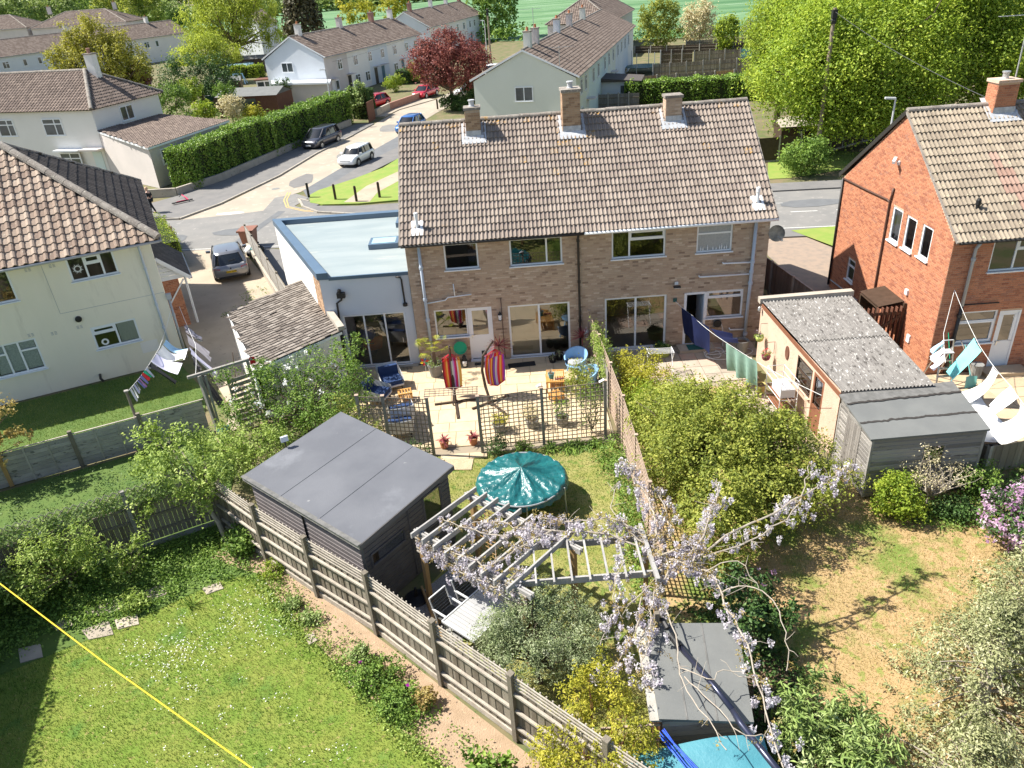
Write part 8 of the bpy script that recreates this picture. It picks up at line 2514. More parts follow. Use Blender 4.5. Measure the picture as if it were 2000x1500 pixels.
# ------------------------------------------------------------------ people and scooter
def skin_mesh(name,verts,edges,radii,mat,parent,root=0,sub=1):
 me=bpy.data.meshes.new(name)
 me.from_pydata(verts,edges,[])
 o=bpy.data.objects.new(name,me)
 link(o,parent)
 md=o.modifiers.new('skin', 'SKIN')
 if not me.skin_vertices:
  bm_layer=None
 for i,r in enumerate(radii):
  me.skin_vertices[0].data[i].radius=(r,r*.9)
 me.skin_vertices[0].data[root].use_root=True
 md.use_smooth_shade=True
 s=o.modifiers.new('sub', 'SUBSURF')
 s.levels=s.render_levels=sub
 me.materials.append(MATS[mat])
 return o
def person(label,pos,rz,top,legs,hair='hair_fair',stride=.28):
 t=thing('person',label, 'person',pos,rz, 'people on the pavement',local=True)
 J=[(0,0,.95),(0,0,1.2),(0,.0,1.42),(0,.03,1.53),(0,.05,1.62),(0,.05,1.72),
 (.1,0,.9),(.1,stride*.55,.5),(.1,stride*.7,.08),(.1,stride*.7+.16,.04),
 (-.1,0,.9),(-.1,-stride*.35,.5),(-.1,-stride,.1),(-.1,-stride+.15,.05),
 (.19,0,1.4),(.24,-.06,1.12),(.22,.08,.86),(.21,.12,.78),
 (-.19,0,1.4),(-.24,.06,1.12),(-.22,.2,.9),(-.21,.26,.83)]
 Ed=[(0,1),(1,2),(2,3),(3,4),(4,5),(0,6),(6,7),(7,8),(8,9),(0,10),(10,11),(11,12),(12,13),(2,14),(14,15),(15,16),(16,17),(2,18),(18,19),(19,20),(20,21)]
 rad=[.14,.13,.13,.055,.09,.085,.085,.06,.045,.045,.085,.06,.045,.045,.06,.045,.033,.035,.06,.045,.033,.035]
 skin_mesh('body',J,Ed,rad, 'skin',t)
 skin_mesh('top',[J[i]for i in(0,1,2,14,15,18,19)],[(0,1),(1,2),(2,3),(3,4),(2,5),(5,6)],[.165,.155,.155,.082,.07,.082,.07],top,t)
 skin_mesh('trousers',[J[i]for i in(0,6,7,8,10,11,12)],[(0,1),(1,2),(2,3),(0,4),(4,5),(5,6)],[.165,.105,.082,.065,.105,.082,.065],legs,t)
 MB().lathe((0,.03,1.62),[(.05,-.06),(.105,.0),(.115,.08),(.09,.15),(.02,.18)],12).obj('hair',hair,t,smooth=True)
 for s in(-1,1):
  MB().bar((s*.1,(stride*.7 if s>0 else-stride)-.06,.045),(s*.1,(stride*.7 if s>0 else-stride)+.2,.04),.09,.07).obj('shoe', 'black',t)
 MB().lathe((0,.14,1.63),[(.0,-.02),(.018,0),(.0,.03)],6).obj('nose', 'skin',t)
 return t
person('fair haired person in pale top and dark trousers walking past the lime hedge',(-15.35,16.35,0),R(100), 'cloth_print', 'cloth_dark')
person('person in black clothes walking by the roof edge near the scooter',(-20.6,26.3,.09),R(80), 'cloth_dark', 'cloth_dark')
t=thing('scooter', 'pink electric scooter lying on the pavement by the low wall', 'scooter',(-19.2,28.6,.09))
MB().bar((-19.7,28.15,.2),(-18.95,28.75,.2),.16,.07).obj('deck', 'black',t)
MB().bar((-19.6,28.2,.25),(-19.0,28.7,.25),.05,.05).tube([(-18.95,28.75,.22),(-19.35,29.35,.26),(-19.85,30.0,.3)],.04,7).obj('stem', 'scooter_pink',t)
MB().tube([(-20.05,29.85,.2),(-19.7,30.15,.45)],.025,6).obj('handlebar', 'black',t)
for p in((-19.8,28.08,.2),(-18.8,28.85,.2)):
 MB().lathe(p,[(.03,-.03),(.12,-.03),(.13,0),(.12,.03),(.03,.03)],12).obj('wheel', 'rubber',t)
# ------------------------------------------------------------------ grass blades where the camera is close
def blades(name,poly,n,h,mat,z=.0,w=.008,lean=.6):
 xs,ys=[p[0]for p in poly],[p[1]for p in poly]
 P=np.c_[RNG.uniform(min(xs),max(xs),n),RNG.uniform(min(ys),max(ys),n)]
 ok=np.zeros(n,bool)
 k=len(poly)
 for i in range(k):
  x1,y1=poly[i]
  x2,y2=poly[(i+1)%k]
  c=(y1>P[:,1])!=(y2>P[:,1])
  with np.errstate(divide='ignore',invalid='ignore'):
   ok^=c&(P[:,0]<(x2-x1)*(P[:,1]-y1)/(y2-y1+1e-12)+x1)
 P=P[ok]
 n=len(P)
 a=RNG.random(n)*2*np.pi
 hh=h*(.5+RNG.random(n))
 V=np.zeros((n,3,3))
 s=np.c_[np.cos(a),np.sin(a)]*w/2
 V[:,0,:2]=P-s
 V[:,1,:2]=P+s
 b=RNG.random(n)*2*np.pi
 V[:,2,:2]=P+np.c_[np.cos(b),np.sin(b)]*(hh*lean*RNG.random(n))[:,None]
 V[:,:2,2]=z
 V[:,2,2]=z+hh
 t=.5+.28*np.sin(P[:,0]*1.7+np.sin(P[:,1]*1.3)*2)*np.sin(P[:,1]*2.1+1)+.2*RNG.normal(size=n)
 me=mesh_np(name,V.reshape(-1,3),np.arange(n*3).reshape(n,3),np.repeat(np.clip(t,0,1),3),mat)
 o=bpy.data.objects.new(name,me)
 link(o)
 o['kind']='stuff'
 return o
blades('grass',[(-12,-22.4),(-9.5,-14.6),(-6.4,-12.9),(-4.4,-11.5),(-3.43,-11.4),(-2.5,-12.7),(-1.74,-13.64),(-.42,-15.08),(.95,-16.6),(1.71,-17.33),(5,-21),(4,-22.4)],190000,.055, 'grass_blade',.0,.012)
blades('grass',[(-1.5,-8.2),(1.7,-6.7),(6.7,-6.4),(6.7,-13.6),(4.5,-15.5),(2.4,-14.4),(1.9,-11)],70000,.045, 'grass_blade',.0,.013)
blades('grass',[(7.0,-3.5),(11.4,-3.5),(12.6,-9),(16.4,-9.8),(18,-12),(14,-19.5),(8.0,-19.5),(8.0,-15)],120000,.05, 'grass_dry',.0,.013)
blades('grass',[(-19,-8),(-19,-3.4),(-16.2,-1),(-10.4,1.6),(-8.3,-1),(-7.6,-3.4),(-13.5,-6.2)],60000,.06, 'grass_blade',.0,.013)
def scatter_patch(name,poly,n,h,size,mat,z=.0,up=.5,kind='stuff',clump=14,cr=.16):
 """low ground cover: leaves in tufts over a polygon"""
 xs,ys=[p[0]for p in poly],[p[1]for p in poly]
 def ins(x,y):
  c=False
  k=len(poly)
  for i in range(k):
   (x1,y1),(x2,y2)=poly[i],poly[(i+1)%k]
   if(y1>y)!=(y2>y)and x<(x2-x1)*(y-y1)/(y2-y1)+x1:
    c=not c
  return c
 C=[]
 while len(C)<n//clump:
  x,y=random.uniform(min(xs),max(xs)),random.uniform(min(ys),max(ys))
  if ins(x,y):
   C.append((x,y,z+h*random.uniform(.2,.8)))
 C=np.array(C)
 k=RNG.integers(0,len(C),n)
 P=C[k]+RNG.normal(size=(n,3))*np.array([cr,cr,h*.3])
 P[:,2]=np.maximum(P[:,2],z+.01)
 o=leaf_mesh(name,P,.5+.18*RNG.normal(size=len(C))[k]+.15*RNG.normal(size=n),size,mat,None,up=up)
 if kind:
  o['kind']=kind
 return o
scatter_patch('ground_cover',[(-13,-15.8),(-14.2,-13.9),(-5.2,-9.4),(-4.4,-10.4),(-3.4,-11.3),(-4.4,-11.6),(-6.4,-12.7),(-8.0,-13.2),(-9.5,-14.4)],15000,.22,.075, 'leaf_mid')
scatter_patch('ground_cover',[(-7.1,-4.1),(-5.7,-6.2),(-5.4,-8.7),(-13.5,-12.8),(-16,-12.5),(-16,-8.4)],6000,.12,.06, 'leaf_dark')
scatter_patch('daisies',[(-4.2,-12.2),(-3.2,-11.8),(-2.2,-13.6),(-4.5,-14.6),(-6.0,-14.0),(-5.2,-12.9)],420,.05,.04, 'white_flower',.05,2.5,clump=7,cr=.2)
scatter_patch('daisies',[(-6.5,-13.5),(-2,-14),(1.2,-18.4),(-2,-18.6),(-6,-17)],240,.05,.04, 'white_flower',.05,2.5,clump=4,cr=.15)
scatter_patch('weeds',[(-4.2,-11.0),(-3.0,-11.2),(-1.6,-12.9),(.8,-15.3),(2.5,-17.0),(1.9,-17.2),(-.5,-15.0),(-2.2,-13.2)],1200,.1,.06, 'leaf_mid',clump=10,cr=.1)
scatter_patch('weeds',[(-3.5,-11.5),(-3.2,-11.4),(-1.6,-13.5),(-.3,-14.95),(1.0,-16.4),(1.9,-17.3),(1.6,-17.4),(.8,-16.7),(-.6,-15.2),(-1.9,-13.75),(-2.7,-12.8)],3600,.1,.06, 'leaf_apple',clump=12,cr=.12)
scatter_patch('weeds',[(-.9,-14.6),(.4,-15.0),(1.4,-16.0),(.9,-16.5),(-.1,-15.5)],1800,.2,.075, 'leaf_mid',clump=16,cr=.12)
scatter_patch('weeds',[(-9.3,9.9),(-8.9,10.2),(-6.4,5.9),(-8.2,5.5),(-9.9,6.4),(-9.8,7.6)],900,.12,.07, 'leaf_mid',clump=12,cr=.12)
scatter_patch('ground_cover',[(12.8,-10.6),(16.3,-10.2),(16.3,-9.9),(17.5,-10.5),(17.5,-13.5),(16,-12.2),(14.0,-11.4)],4200,.2,.075, 'leaf_mid')
scatter_patch('ground_cover',[(17.0,-9.3),(20,-9.6),(20,-12),(16.8,-12)],2600,.25,.08, 'leaf_mid')
scatter_patch('ground_cover',[(7.0,-13.6),(8.8,-13.2),(9.4,-16.4),(9.2,-19.5),(7.4,-19.5),(7.9,-16)],5000,.25,.085, 'leaf_dark')
scatter_patch('ground_cover',[(14.2,-13.5),(17,-12.5),(18,-19),(13.5,-19),(13.9,-16)],5000,.2,.08, 'leaf_dark')
scatter_patch('ground_cover',[(-26,44),(-13.5,62),(-17,73),(-40,76),(-46,60)],4200,.8,.3, 'leaf_mid',clump=24,cr=.7)
# ------------------------------------------------------------------ near garden plants
def shrub(name,label,cat,blobs,n,size,mat,base,fork,bark='bark',r0=.06,nb=16,group=None,clump=18,cr=.16,shell=.35,**k):
 return tree(name,label,cat,base,fork,blobs,n,size,mat,bark,r0,nb,clump,cr,shell,group,crown='foliage',trunk='stems',**k)
# left side
shrub('shrub', 'tall leafy shrub with reddish tips in front of the shaded fence', 'shrub',[(-8.7,-11.7,1.0,.75,.65,.8),(-7.9,-11.5,1.1,.6,.5,.75),(-9.0,-12.1,.7,.7,.6,.6),(-7.6,-11.4,1.75,.28,.25,.4),(-8.4,-11.6,1.75,.32,.3,.45)],5200,.085, 'leaf_apple',(-8.3,-11.5,0),(-8.2,-11.5,.5),r0=.05)
shrub('fruit_tree', 'small tree with pale trunk leaning at the fence corner', 'tree',[(-5.6,-9.6,2.0,.85,.75,.6),(-4.7,-9.4,2.0,.5,.5,.45),(-6.3,-9.2,2.35,.75,.6,.4),(-5.5,-8.8,2.75,.7,.6,.35),(-6.6,-10.1,1.45,.35,.35,.3),(-5.0,-10.0,1.5,.4,.35,.3),(-6.6,-8.6,2.75,.6,.5,.3)],4600,.10, 'leaf_apple',(-4.75,-9.95,0),(-5.1,-9.75,1.15),bark='bark_pale',r0=.075,nb=18)
shrub('shrub', 'sparse sapling beside the white fence post', 'shrub',[(-7.0,-11.2,.6,.4,.35,.45),(-6.5,-10.9,.9,.25,.25,.3)],800,.09, 'leaf_apple',(-6.9,-11.2,0),(-6.9,-11.2,.2),r0=.025,nb=10)
bush('shrub', 'dark green shrub in deep shade at the left edge', 'shrub',(-10.6,-12.8,0),1.1,.9,1.1,3200,.10, 'leaf_dark')
bush('shrub', 'pale tangled bush at the bottom left corner of the lawn', 'shrub',(-10.2,-18.6,0),1.0,1.1,1.5,3000,.075, 'leaf_apple',clump=12)
shrub('young_tree', 'bronze leaved young tree leaning in at the left edge', 'tree',[(-13.6,-6.4,1.9,.9,.7,.6),(-12.7,-6.2,2.3,.7,.5,.4),(-13.0,-6.6,1.2,.8,.6,.5),(-12.3,-5.8,2.6,.45,.3,.25),(-12.0,-6.4,1.8,.5,.35,.25)],2300,.11, 'leaf_bronze',(-14.2,-6.6,0),(-14.0,-6.6,.7),r0=.06,nb=14,clump=14,cr=.12)
hedge('hedge', 'unseen hedge added outside the left edge to shade the near lawn', 'hedge',(-10.9,-11.6),(-8.75,-19.5),.9,3.2,3.2,9000,.1, 'leaf_mid')  # added out of view to cast shade on the lawn corner
# climbing tangle by the slate garage
shrub('climber', 'tall tangled climbing shrub with white blossom against the slate garage', 'shrub',[(-4.3,-4.1,1.5,.9,.8,1.0),(-3.2,-3.6,1.6,.9,.8,1.0),(-2.3,-3.2,1.5,.8,.75,.95),(-5.3,-4.8,1.2,.8,.7,.8),(-1.8,-4.0,1.2,.7,.7,.8),(-3.6,-5.2,1.2,1.0,.8,.8),(-2.4,-5.4,1.1,.8,.7,.8),(-4.9,-3.9,2.3,.3,.3,.35),(-2.35,-2.2,2.0,.35,.45,.5),(-1.9,-1.5,1.9,.3,.35,.4),(-5.8,-4.3,2.3,.4,.3,.3)],12500,.085, 'leaf_mid',(-3.6,-4.4,0),(-3.5,-4.4,.5),r0=.07,nb=40,jit=.35)
P,tone,out,cc=blob_points([(-4.3,-4.3,1.7,.95,.85,1.0),(-3.2,-3.8,1.8,.95,.85,1.0),(-5.0,-4.8,1.5,.7,.6,.7)],420,9,.09,.9)
leaf_mesh('blossoms',P,tone,.07, 'white_flower',bpy.data.objects['climber'],out=out,aspect=.9)
shrub('shrub', 'bright green shrub along the path below the timber frame', 'shrub',[(-5.6,-6.4,.8,.8,.7,.7),(-4.5,-6.6,.9,.9,.7,.75),(-5.9,-5.5,.6,.6,.5,.5),(-3.9,-7.0,1.1,.7,.6,.7),(-5.0,-7.6,1.0,.8,.6,.6),(-6.2,-7.2,1.5,.6,.5,.3)],6800,.085, 'leaf_apple',(-5.0,-6.7,0),(-5.0,-6.7,.4),r0=.05,nb=22)
shrub('shrub', 'upright brown stemmed shrub between trellis and dark shed', 'shrub',[(-1.5,-6.1,.9,.45,.4,.9),(-1.0,-6.4,.8,.45,.35,.8),(-1.9,-5.7,1.2,.4,.4,.9)],2200,.07, 'leaf_olive',(-1.4,-6.2,0),(-1.4,-6.2,.2),r0=.03,nb=40,jit=.1)
tag(MB().tube([(-6.55,-2.9,.05),(-6.3,-2.6,1.2),(-6.2,-2.45,2.3)],.02,5).obj('stem', 'bark'), 'thin bare stem standing near the timber frame', 'stem')
# along the trellis screens: strap leaved lilies and small shrubs
def strap(name,label,cat,c,n,L,w,mat,spread=.2,group=None,droop=.7,up0=.5,up1=1.3):
 t=thing(name,label,cat,c,0,group)
 mb=MB()
 for i in range(max(1,n//16)):
  a=random.uniform(0,6.28)
  r=spread*math.sqrt(random.random())
  fan_leaves(mb,(c[0]+r*math.cos(a),c[1]+r*math.sin(a),c[2]),16,L,w,up0,up1,droop)
 mb.obj('leaves',mat,t)
 return t
for i,(x,lb)in enumerate(((4.6, 'day lily clump, leftmost of the row under the long trellis'),(5.1, 'day lily clump second from the left under the long trellis'),(5.6, 'broad day lily clump under the right part of the trellis'),(6.1, 'day lily clump nearest the end post of the trellis'))):
 strap('day_lily',lb, 'plant',(x,-6.62+.04*i,0),64,.62,.035, 'leaf_mid',.2, 'day lilies below the trellis')
strap('iris', 'small blue green iris clump by the lattice fence', 'plant',(6.45,-6.75,0),32,.5,.035, 'leaf_silver',.1,None,.3,.9,1.5)
bush('shrub', 'low shrub at the foot of the long trellis near the opening', 'shrub',(2.9,-6.6,0),.4,.3,.6,1100,.055, 'leaf_dark')
bush('shrub', 'small bright green plant below the first trellis post', 'shrub',(3.75,-6.75,0),.3,.26,.5,700,.06, 'leaf_mid')
bush('shrub', 'dark small leaved shrub at the left trellis screen foot', 'shrub',(.3,-6.65,0),.45,.3,.75,1200,.05, 'leaf_dark')
shrub('climber', 'young climber growing through the right end of the trellis', 'shrub',[(5.9,-5.85,.9,.35,.25,.8),(6.2,-5.7,1.3,.3,.25,.5)],1300,.06, 'leaf_mid',(6.0,-5.9,0),(6.0,-5.9,.2),r0=.02)
shrub('climber', 'leafy climber sprawling down the lattice fence by the patio', 'shrub',[(6.72,-1.7,1.5,.2,.55,.45),(6.78,-2.7,1.35,.22,.6,.5),(6.85,-3.6,1.2,.22,.5,.5),(6.75,-3.2,1.7,.2,.7,.2)],3600,.07, 'leaf_apple',(6.85,-2.9,0),(6.85,-2.9,.6),r0=.03)
scatter_patch('border_plants',[(6.0,-7.0),(6.75,-6.6),(6.75,-13.2),(6.1,-12.9),(6.35,-10)],3600,.45,.075, 'leaf_mid',clump=24,cr=.14)
strap('crocosmia', 'bright strap leaved plant between lattice fence and lawn', 'plant',(6.45,-11.6,0),48,.7,.035, 'leaf_mid',.22,None,.4,.8,1.5)
# golden bush and the big olive green bushes of the neighbour
shrub('golden_bush', 'golden yellow bush by the neighbour\'s patio', 'bush',[(7.9,-3.3,.75,.75,.8,.65),(8.4,-3.9,.8,.7,.7,.65),(7.7,-4.3,.7,.65,.7,.6),(8.3,-3.1,1.05,.5,.45,.4),(7.6,-2.7,.7,.5,.5,.5)],8000,.07, 'leaf_gold',(8.0,-3.6,0),(8.0,-3.6,.2),r0=.05)
shrub('shrub', 'mid green bush between the golden bush and the big olive one', 'bush',[(7.6,-5.3,.8,.7,.8,.7),(8.2,-5.7,.9,.8,.7,.7),(7.3,-6.1,.7,.4,.6,.6)],5000,.075, 'leaf_lime',(7.8,-5.5,0),(7.8,-5.5,.2),r0=.05)
shrub('large_bush', 'huge olive green bush filling the middle of the right garden', 'bush',[(8.2,-8.0,1.7,1.3,1.3,1.1),(9.4,-8.6,1.8,1.4,1.3,1.15),(8.7,-10.0,1.75,1.5,1.4,1.2),(9.3,-9.4,2.4,1.2,1.1,.7),(10.2,-9.9,1.45,1.4,1.2,1.0),(11.0,-9.0,1.2,1.0,.9,.8),(7.7,-9.4,1.3,.8,1.1,1.0),(9.6,-11.4,1.4,1.3,1.1,.95),(8.4,-11.7,1.4,1.1,1.0,.95),(11.2,-10.4,1.1,.8,.8,.7),(8.8,-6.9,1.4,.8,.7,.8),(8.2,-12.7,1.2,.9,.7,.8)],66000,.085, 'leaf_olive',(9.2,-9.7,0),(9.2,-9.7,.5),r0=.12,nb=60,jit=.3,clump=22,cr=.2,shell=.55)
shrub('shrub', 'thin whippy shrub with bare twigs beside the large bush', 'shrub',[(11.9,-9.6,1.2,.6,.7,.5),(12.0,-10.6,1.1,.6,.5,.5),(11.3,-11.6,1.2,.7,.5,.5)],1700,.07, 'leaf_olive',(11.3,-10.7,0),(11.4,-10.7,.4),bark='bark_pale',r0=.04,nb=40,jit=.2)
# by the wooden shed
bush('round_bush', 'rounded yellow green bush in front of the wooden shed', 'bush',(13.5,-10.95,0),.75,.65,1.15,4600,.075, 'leaf_lime',clump=18,cr=.12)
shrub('twiggy_shrub', 'leafless straw coloured twiggy shrub against the shed window', 'shrub',[(14.5,-10.7,1.1,.8,.5,.45),(14.9,-10.6,.9,.8,.5,.4),(14.2,-10.6,1.5,.35,.3,.4)],900,.05, 'leaf_straw',(14.5,-10.7,0),(14.5,-10.7,.4),bark='bark_pale',r0=.04,nb=110,jit=.22)
bush('shrub', 'light green shrub between shed corner and board fence', 'bush',(16.0,-10.2,0),.6,.5,.95,2400,.07, 'leaf_mid')
bush('shrub', 'low dark shrub under the shed wall', 'bush',(15.0,-11.1,0),.6,.4,.5,1700,.08, 'leaf_dark')
bush('lilac', 'pink and purple flowering lilac at the right edge', 'bush',(15.9,-12.5,0),1.05,1.0,1.75,4200,.085, 'leaf_dark',flowers=('lilac_flower',4200,.07),lobes=6,clump=18,cr=.16)
for i,(x,y,z,r,ry,rz_)in enumerate(()):
 pass
# grey green conifer, bottom right
def conifer_spray(name,label,base,H_,R0,n,size,mat,lean=(0,0)):
 t=thing(name,label, 'tree',base,0)
 nc=n//26
 h=RNG.random(nc)**.8
 a=RNG.random(nc)*2*np.pi
 rr=R0*(1-h)**.75*(.45+.6*RNG.random(nc)**.6)
 lob=1+.22*np.sin(a*5+h*9)
 C=np.c_[base[0]+np.cos(a)*rr*lob+lean[0]*h,base[1]+np.sin(a)*rr*lob+lean[1]*h,base[2]+.15+H_*h-.12*rr]
 k=RNG.integers(0,nc,n)
 out=np.c_[np.cos(a),np.sin(a),np.full(nc,.25)]
 s=RNG.random(n)-.5
 P=C[k]+out[k]*(s*.42)[:,None]+RNG.normal(size=(n,3))*np.array([.07,.07,.06])
 P[:,2]=np.maximum(P[:,2],.03)
 leaf_mesh('foliage',P,.5+.2*RNG.normal(size=nc)[k]+.12*RNG.normal(size=n),size,mat,t,up=.3,aspect=.4,out=out[k])
 mb=MB()
 top=Vector((base[0]+lean[0],base[1]+lean[1],base[2]+H_*.97))
 mb.tube([base,Vector(base).lerp(top,.5),top],[.12,.08,.02],7)
 for i in RNG.choice(nc,min(70,nc),replace=False):
  c=Vector(C[i])
  mb.tube([Vector(base).lerp(top,max(0.05,h[i]*.92)),Vector(base).lerp(top,max(.05,h[i]*.92)).lerp(c,.6)+Z_*.06,c],[.025,.015,.006],4)
 mb.obj('trunk', 'bark_pale',t)
 return t
conifer_spray('juniper', 'wide grey green juniper filling the bottom right corner',(12.3,-17.0,0),2.2,2.0,15000,.075, 'leaf_grey',(.3,.5))
conifer_spray('juniper', 'taller grey green conifer behind the wide juniper',(14.0,-15.6,0),3.0,1.5,11000,.075, 'leaf_grey',(.1,.2))
conifer_spray('juniper', 'low grey green conifer at the very bottom edge',(11.2,-18.6,0),1.4,1.5,8000,.075, 'leaf_grey',(0,0))
t=thing('bare_conifer', 'bare pale leader of a half dead conifer with dry twigs', 'tree',(14.9,-14.9,0))
mb=MB()
mb.tube([(14.75,-15.3,0),(14.8,-15.1,1.8),(14.95,-14.85,3.3)],[.06,.05,.012],7)
for k in range(60):
 q=random.uniform(.35,1)
 p=Vector((14.75,-15.3,0)).lerp(Vector((14.95,-14.85,3.3)),q)
 a=random.uniform(0,6.28)
 mb.tube([p,p+Vector((math.cos(a),math.sin(a),.25))*.35*(1.3-q)],[.01,.003],4)
mb.obj('trunk', 'bark_pale',t)
P,tone,out,cc=blob_points([(14.95,-14.85,2.7,.45,.45,.6)],700,14,.12)
leaf_mesh('foliage',P,tone,.06, 'leaf_grey',t)
shrub('buddleia', 'blue green buddleia with long leaves at the bottom edge', 'shrub',[(8.9,-17.4,.9,.8,.6,.7),(9.4,-17.9,.8,.7,.6,.6),(8.4,-17.9,.9,.6,.6,.7),(9.0,-18.6,.9,.9,.7,.7)],4600,.15, 'leaf_silver',(8.9,-17.8,0),(8.9,-17.8,.3),r0=.04,aspect=.26)
shrub('rose_bush', 'tall rose bush with a few pink blooms beside the low shed', 'rose',[(8.4,-14.4,1.0,.6,.5,.7),(8.2,-15.4,.9,.45,.5,.6),(8.8,-14.9,.9,.5,.5,.5),(8.1,-13.7,.7,.5,.5,.6)],2800,.10, 'leaf_dark',(8.3,-14.8,0),(8.3,-14.8,.3),r0=.03,nb=26,jit=.25)
P,tone,out,cc=blob_points([(8.5,-14.5,1.6,.4,.4,.15)],40,10,.04)
leaf_mesh('blossoms',P,tone,.07, 'lilac_flower',bpy.data.objects['rose_bush'])
# bottom middle
shrub('forsythia', 'tall yellow stemmed forsythia rising in front of the fence end', 'shrub',[(4.3,-17.3,1.3,.4,.3,.8),(4.7,-17.0,1.6,.35,.3,.7),(5.1,-17.3,1.5,.35,.3,.7),(5.45,-18.2,1.2,.35,.3,.7),(3.7,-17.9,1.1,.35,.3,.6),(4.5,-17.9,1.0,.55,.4,.9),(5.0,-18.1,1.1,.5,.4,1.0),(4.0,-18.3,.9,.5,.4,.8),(4.6,-18.8,1.0,.6,.4,.9),(5.3,-18.9,.9,.5,.4,.8),(4.3,-17.6,1.6,.2,.2,.5),(4.85,-17.0,2.0,.2,.2,.5),(5.2,-17.9,1.6,.2,.2,.45)],14000,.065, 'leaf_gold',(4.6,-18.4,0),(4.6,-18.4,.15),bark='brown_frame',r0=.035,nb=70,jit=.08,clump=14,cr=.08,aspect=.4,split=.3)
shrub('rosemary', 'wide grey green rosemary bush leaning over the fence', 'shrub',[(2.9,-15.3,1.45,.65,.5,.5),(3.6,-15.0,1.5,.8,.6,.6),(4.3,-15.1,1.4,.75,.6,.6),(4.5,-15.7,1.2,.65,.6,.55),(3.5,-15.9,1.25,.9,.55,.55),(3.7,-14.7,1.75,.6,.4,.35),(2.6,-15.5,1.3,.4,.4,.35),(4.7,-15.0,1.0,.5,.5,.6)],27000,.05, 'leaf_sage',(3.7,-15.5,0),(3.7,-15.4,.5),r0=.06,nb=40,clump=22,cr=.12,aspect=.35)
for lb,c,rx,h,n,mt,fl in(('lavender tuft with grey stems in the soil bed',(-.35,-14.55,0),.28,.45,900, 'leaf_silver',None),('sprawling geranium with a magenta bloom, higher up the bed',(.15,-15.1,0),.55,.45,2300, 'leaf_mid',('magenta_flower',26,.07)),
('sprawling geranium with a magenta bloom, nearer the edging stone',(.65,-15.9,0),.5,.4,2000, 'leaf_mid',('magenta_flower',22,.07)),('red tipped seedling shrub at the fence foot',(1.25,-15.85,0),.28,.4,600, 'leaf_bronze',None),
('small green tuft in the upper soil bed',(-2.3,-12.7,0),.28,.22,700, 'leaf_silver',None),('grassy tuft at the top of the soil bed',(-3.0,-11.5,0),.4,.35,900, 'leaf_lime',None),('second small tuft beside it in the soil',(-1.75,-13.2,0),.3,.22,700, 'leaf_silver',None)):
 bush('bed_plant',lb, 'plant',c,rx,rx*.9,h,n,.06,mt, 'plants in the soil bed',clump=14,cr=.08,flowers=fl)
strap('leek_clump', 'drooping strap leaved clump at the lower end of the soil bed', 'plant',(2.45,-17.35,0),64,.5,.03, 'leaf_mid',.2)
bush('bed_plant', 'broad leaved plant at the bottom of the soil bed', 'plant',(2.6,-17.8,0),.5,.45,.5,1500,.12, 'leaf_mid', 'plants in the soil bed')
bush('bed_plant', 'yellow green plant at the bottom edge below the fence', 'plant',(3.3,-18.5,0),.5,.4,.5,1500,.09, 'leaf_olive', 'plants in the soil bed')
strap('grass_clump', 'long bladed clump by the stepping stones', 'plant',(-4.9,-12.4,0),32,.45,.02, 'leaf_mid',.12,None,.3,.7,1.5)
bush('bed_plant', 'bright leafy plant beside the brightest stepping stone', 'plant',(-6.3,-12.3,0),.4,.3,.3,900,.08, 'leaf_apple',clump=12)
bush('shrub', 'green shrub spilling over the left fence end', 'bush',(-4.1,-10.35,0),.6,.5,.7,2200,.09, 'leaf_mid')
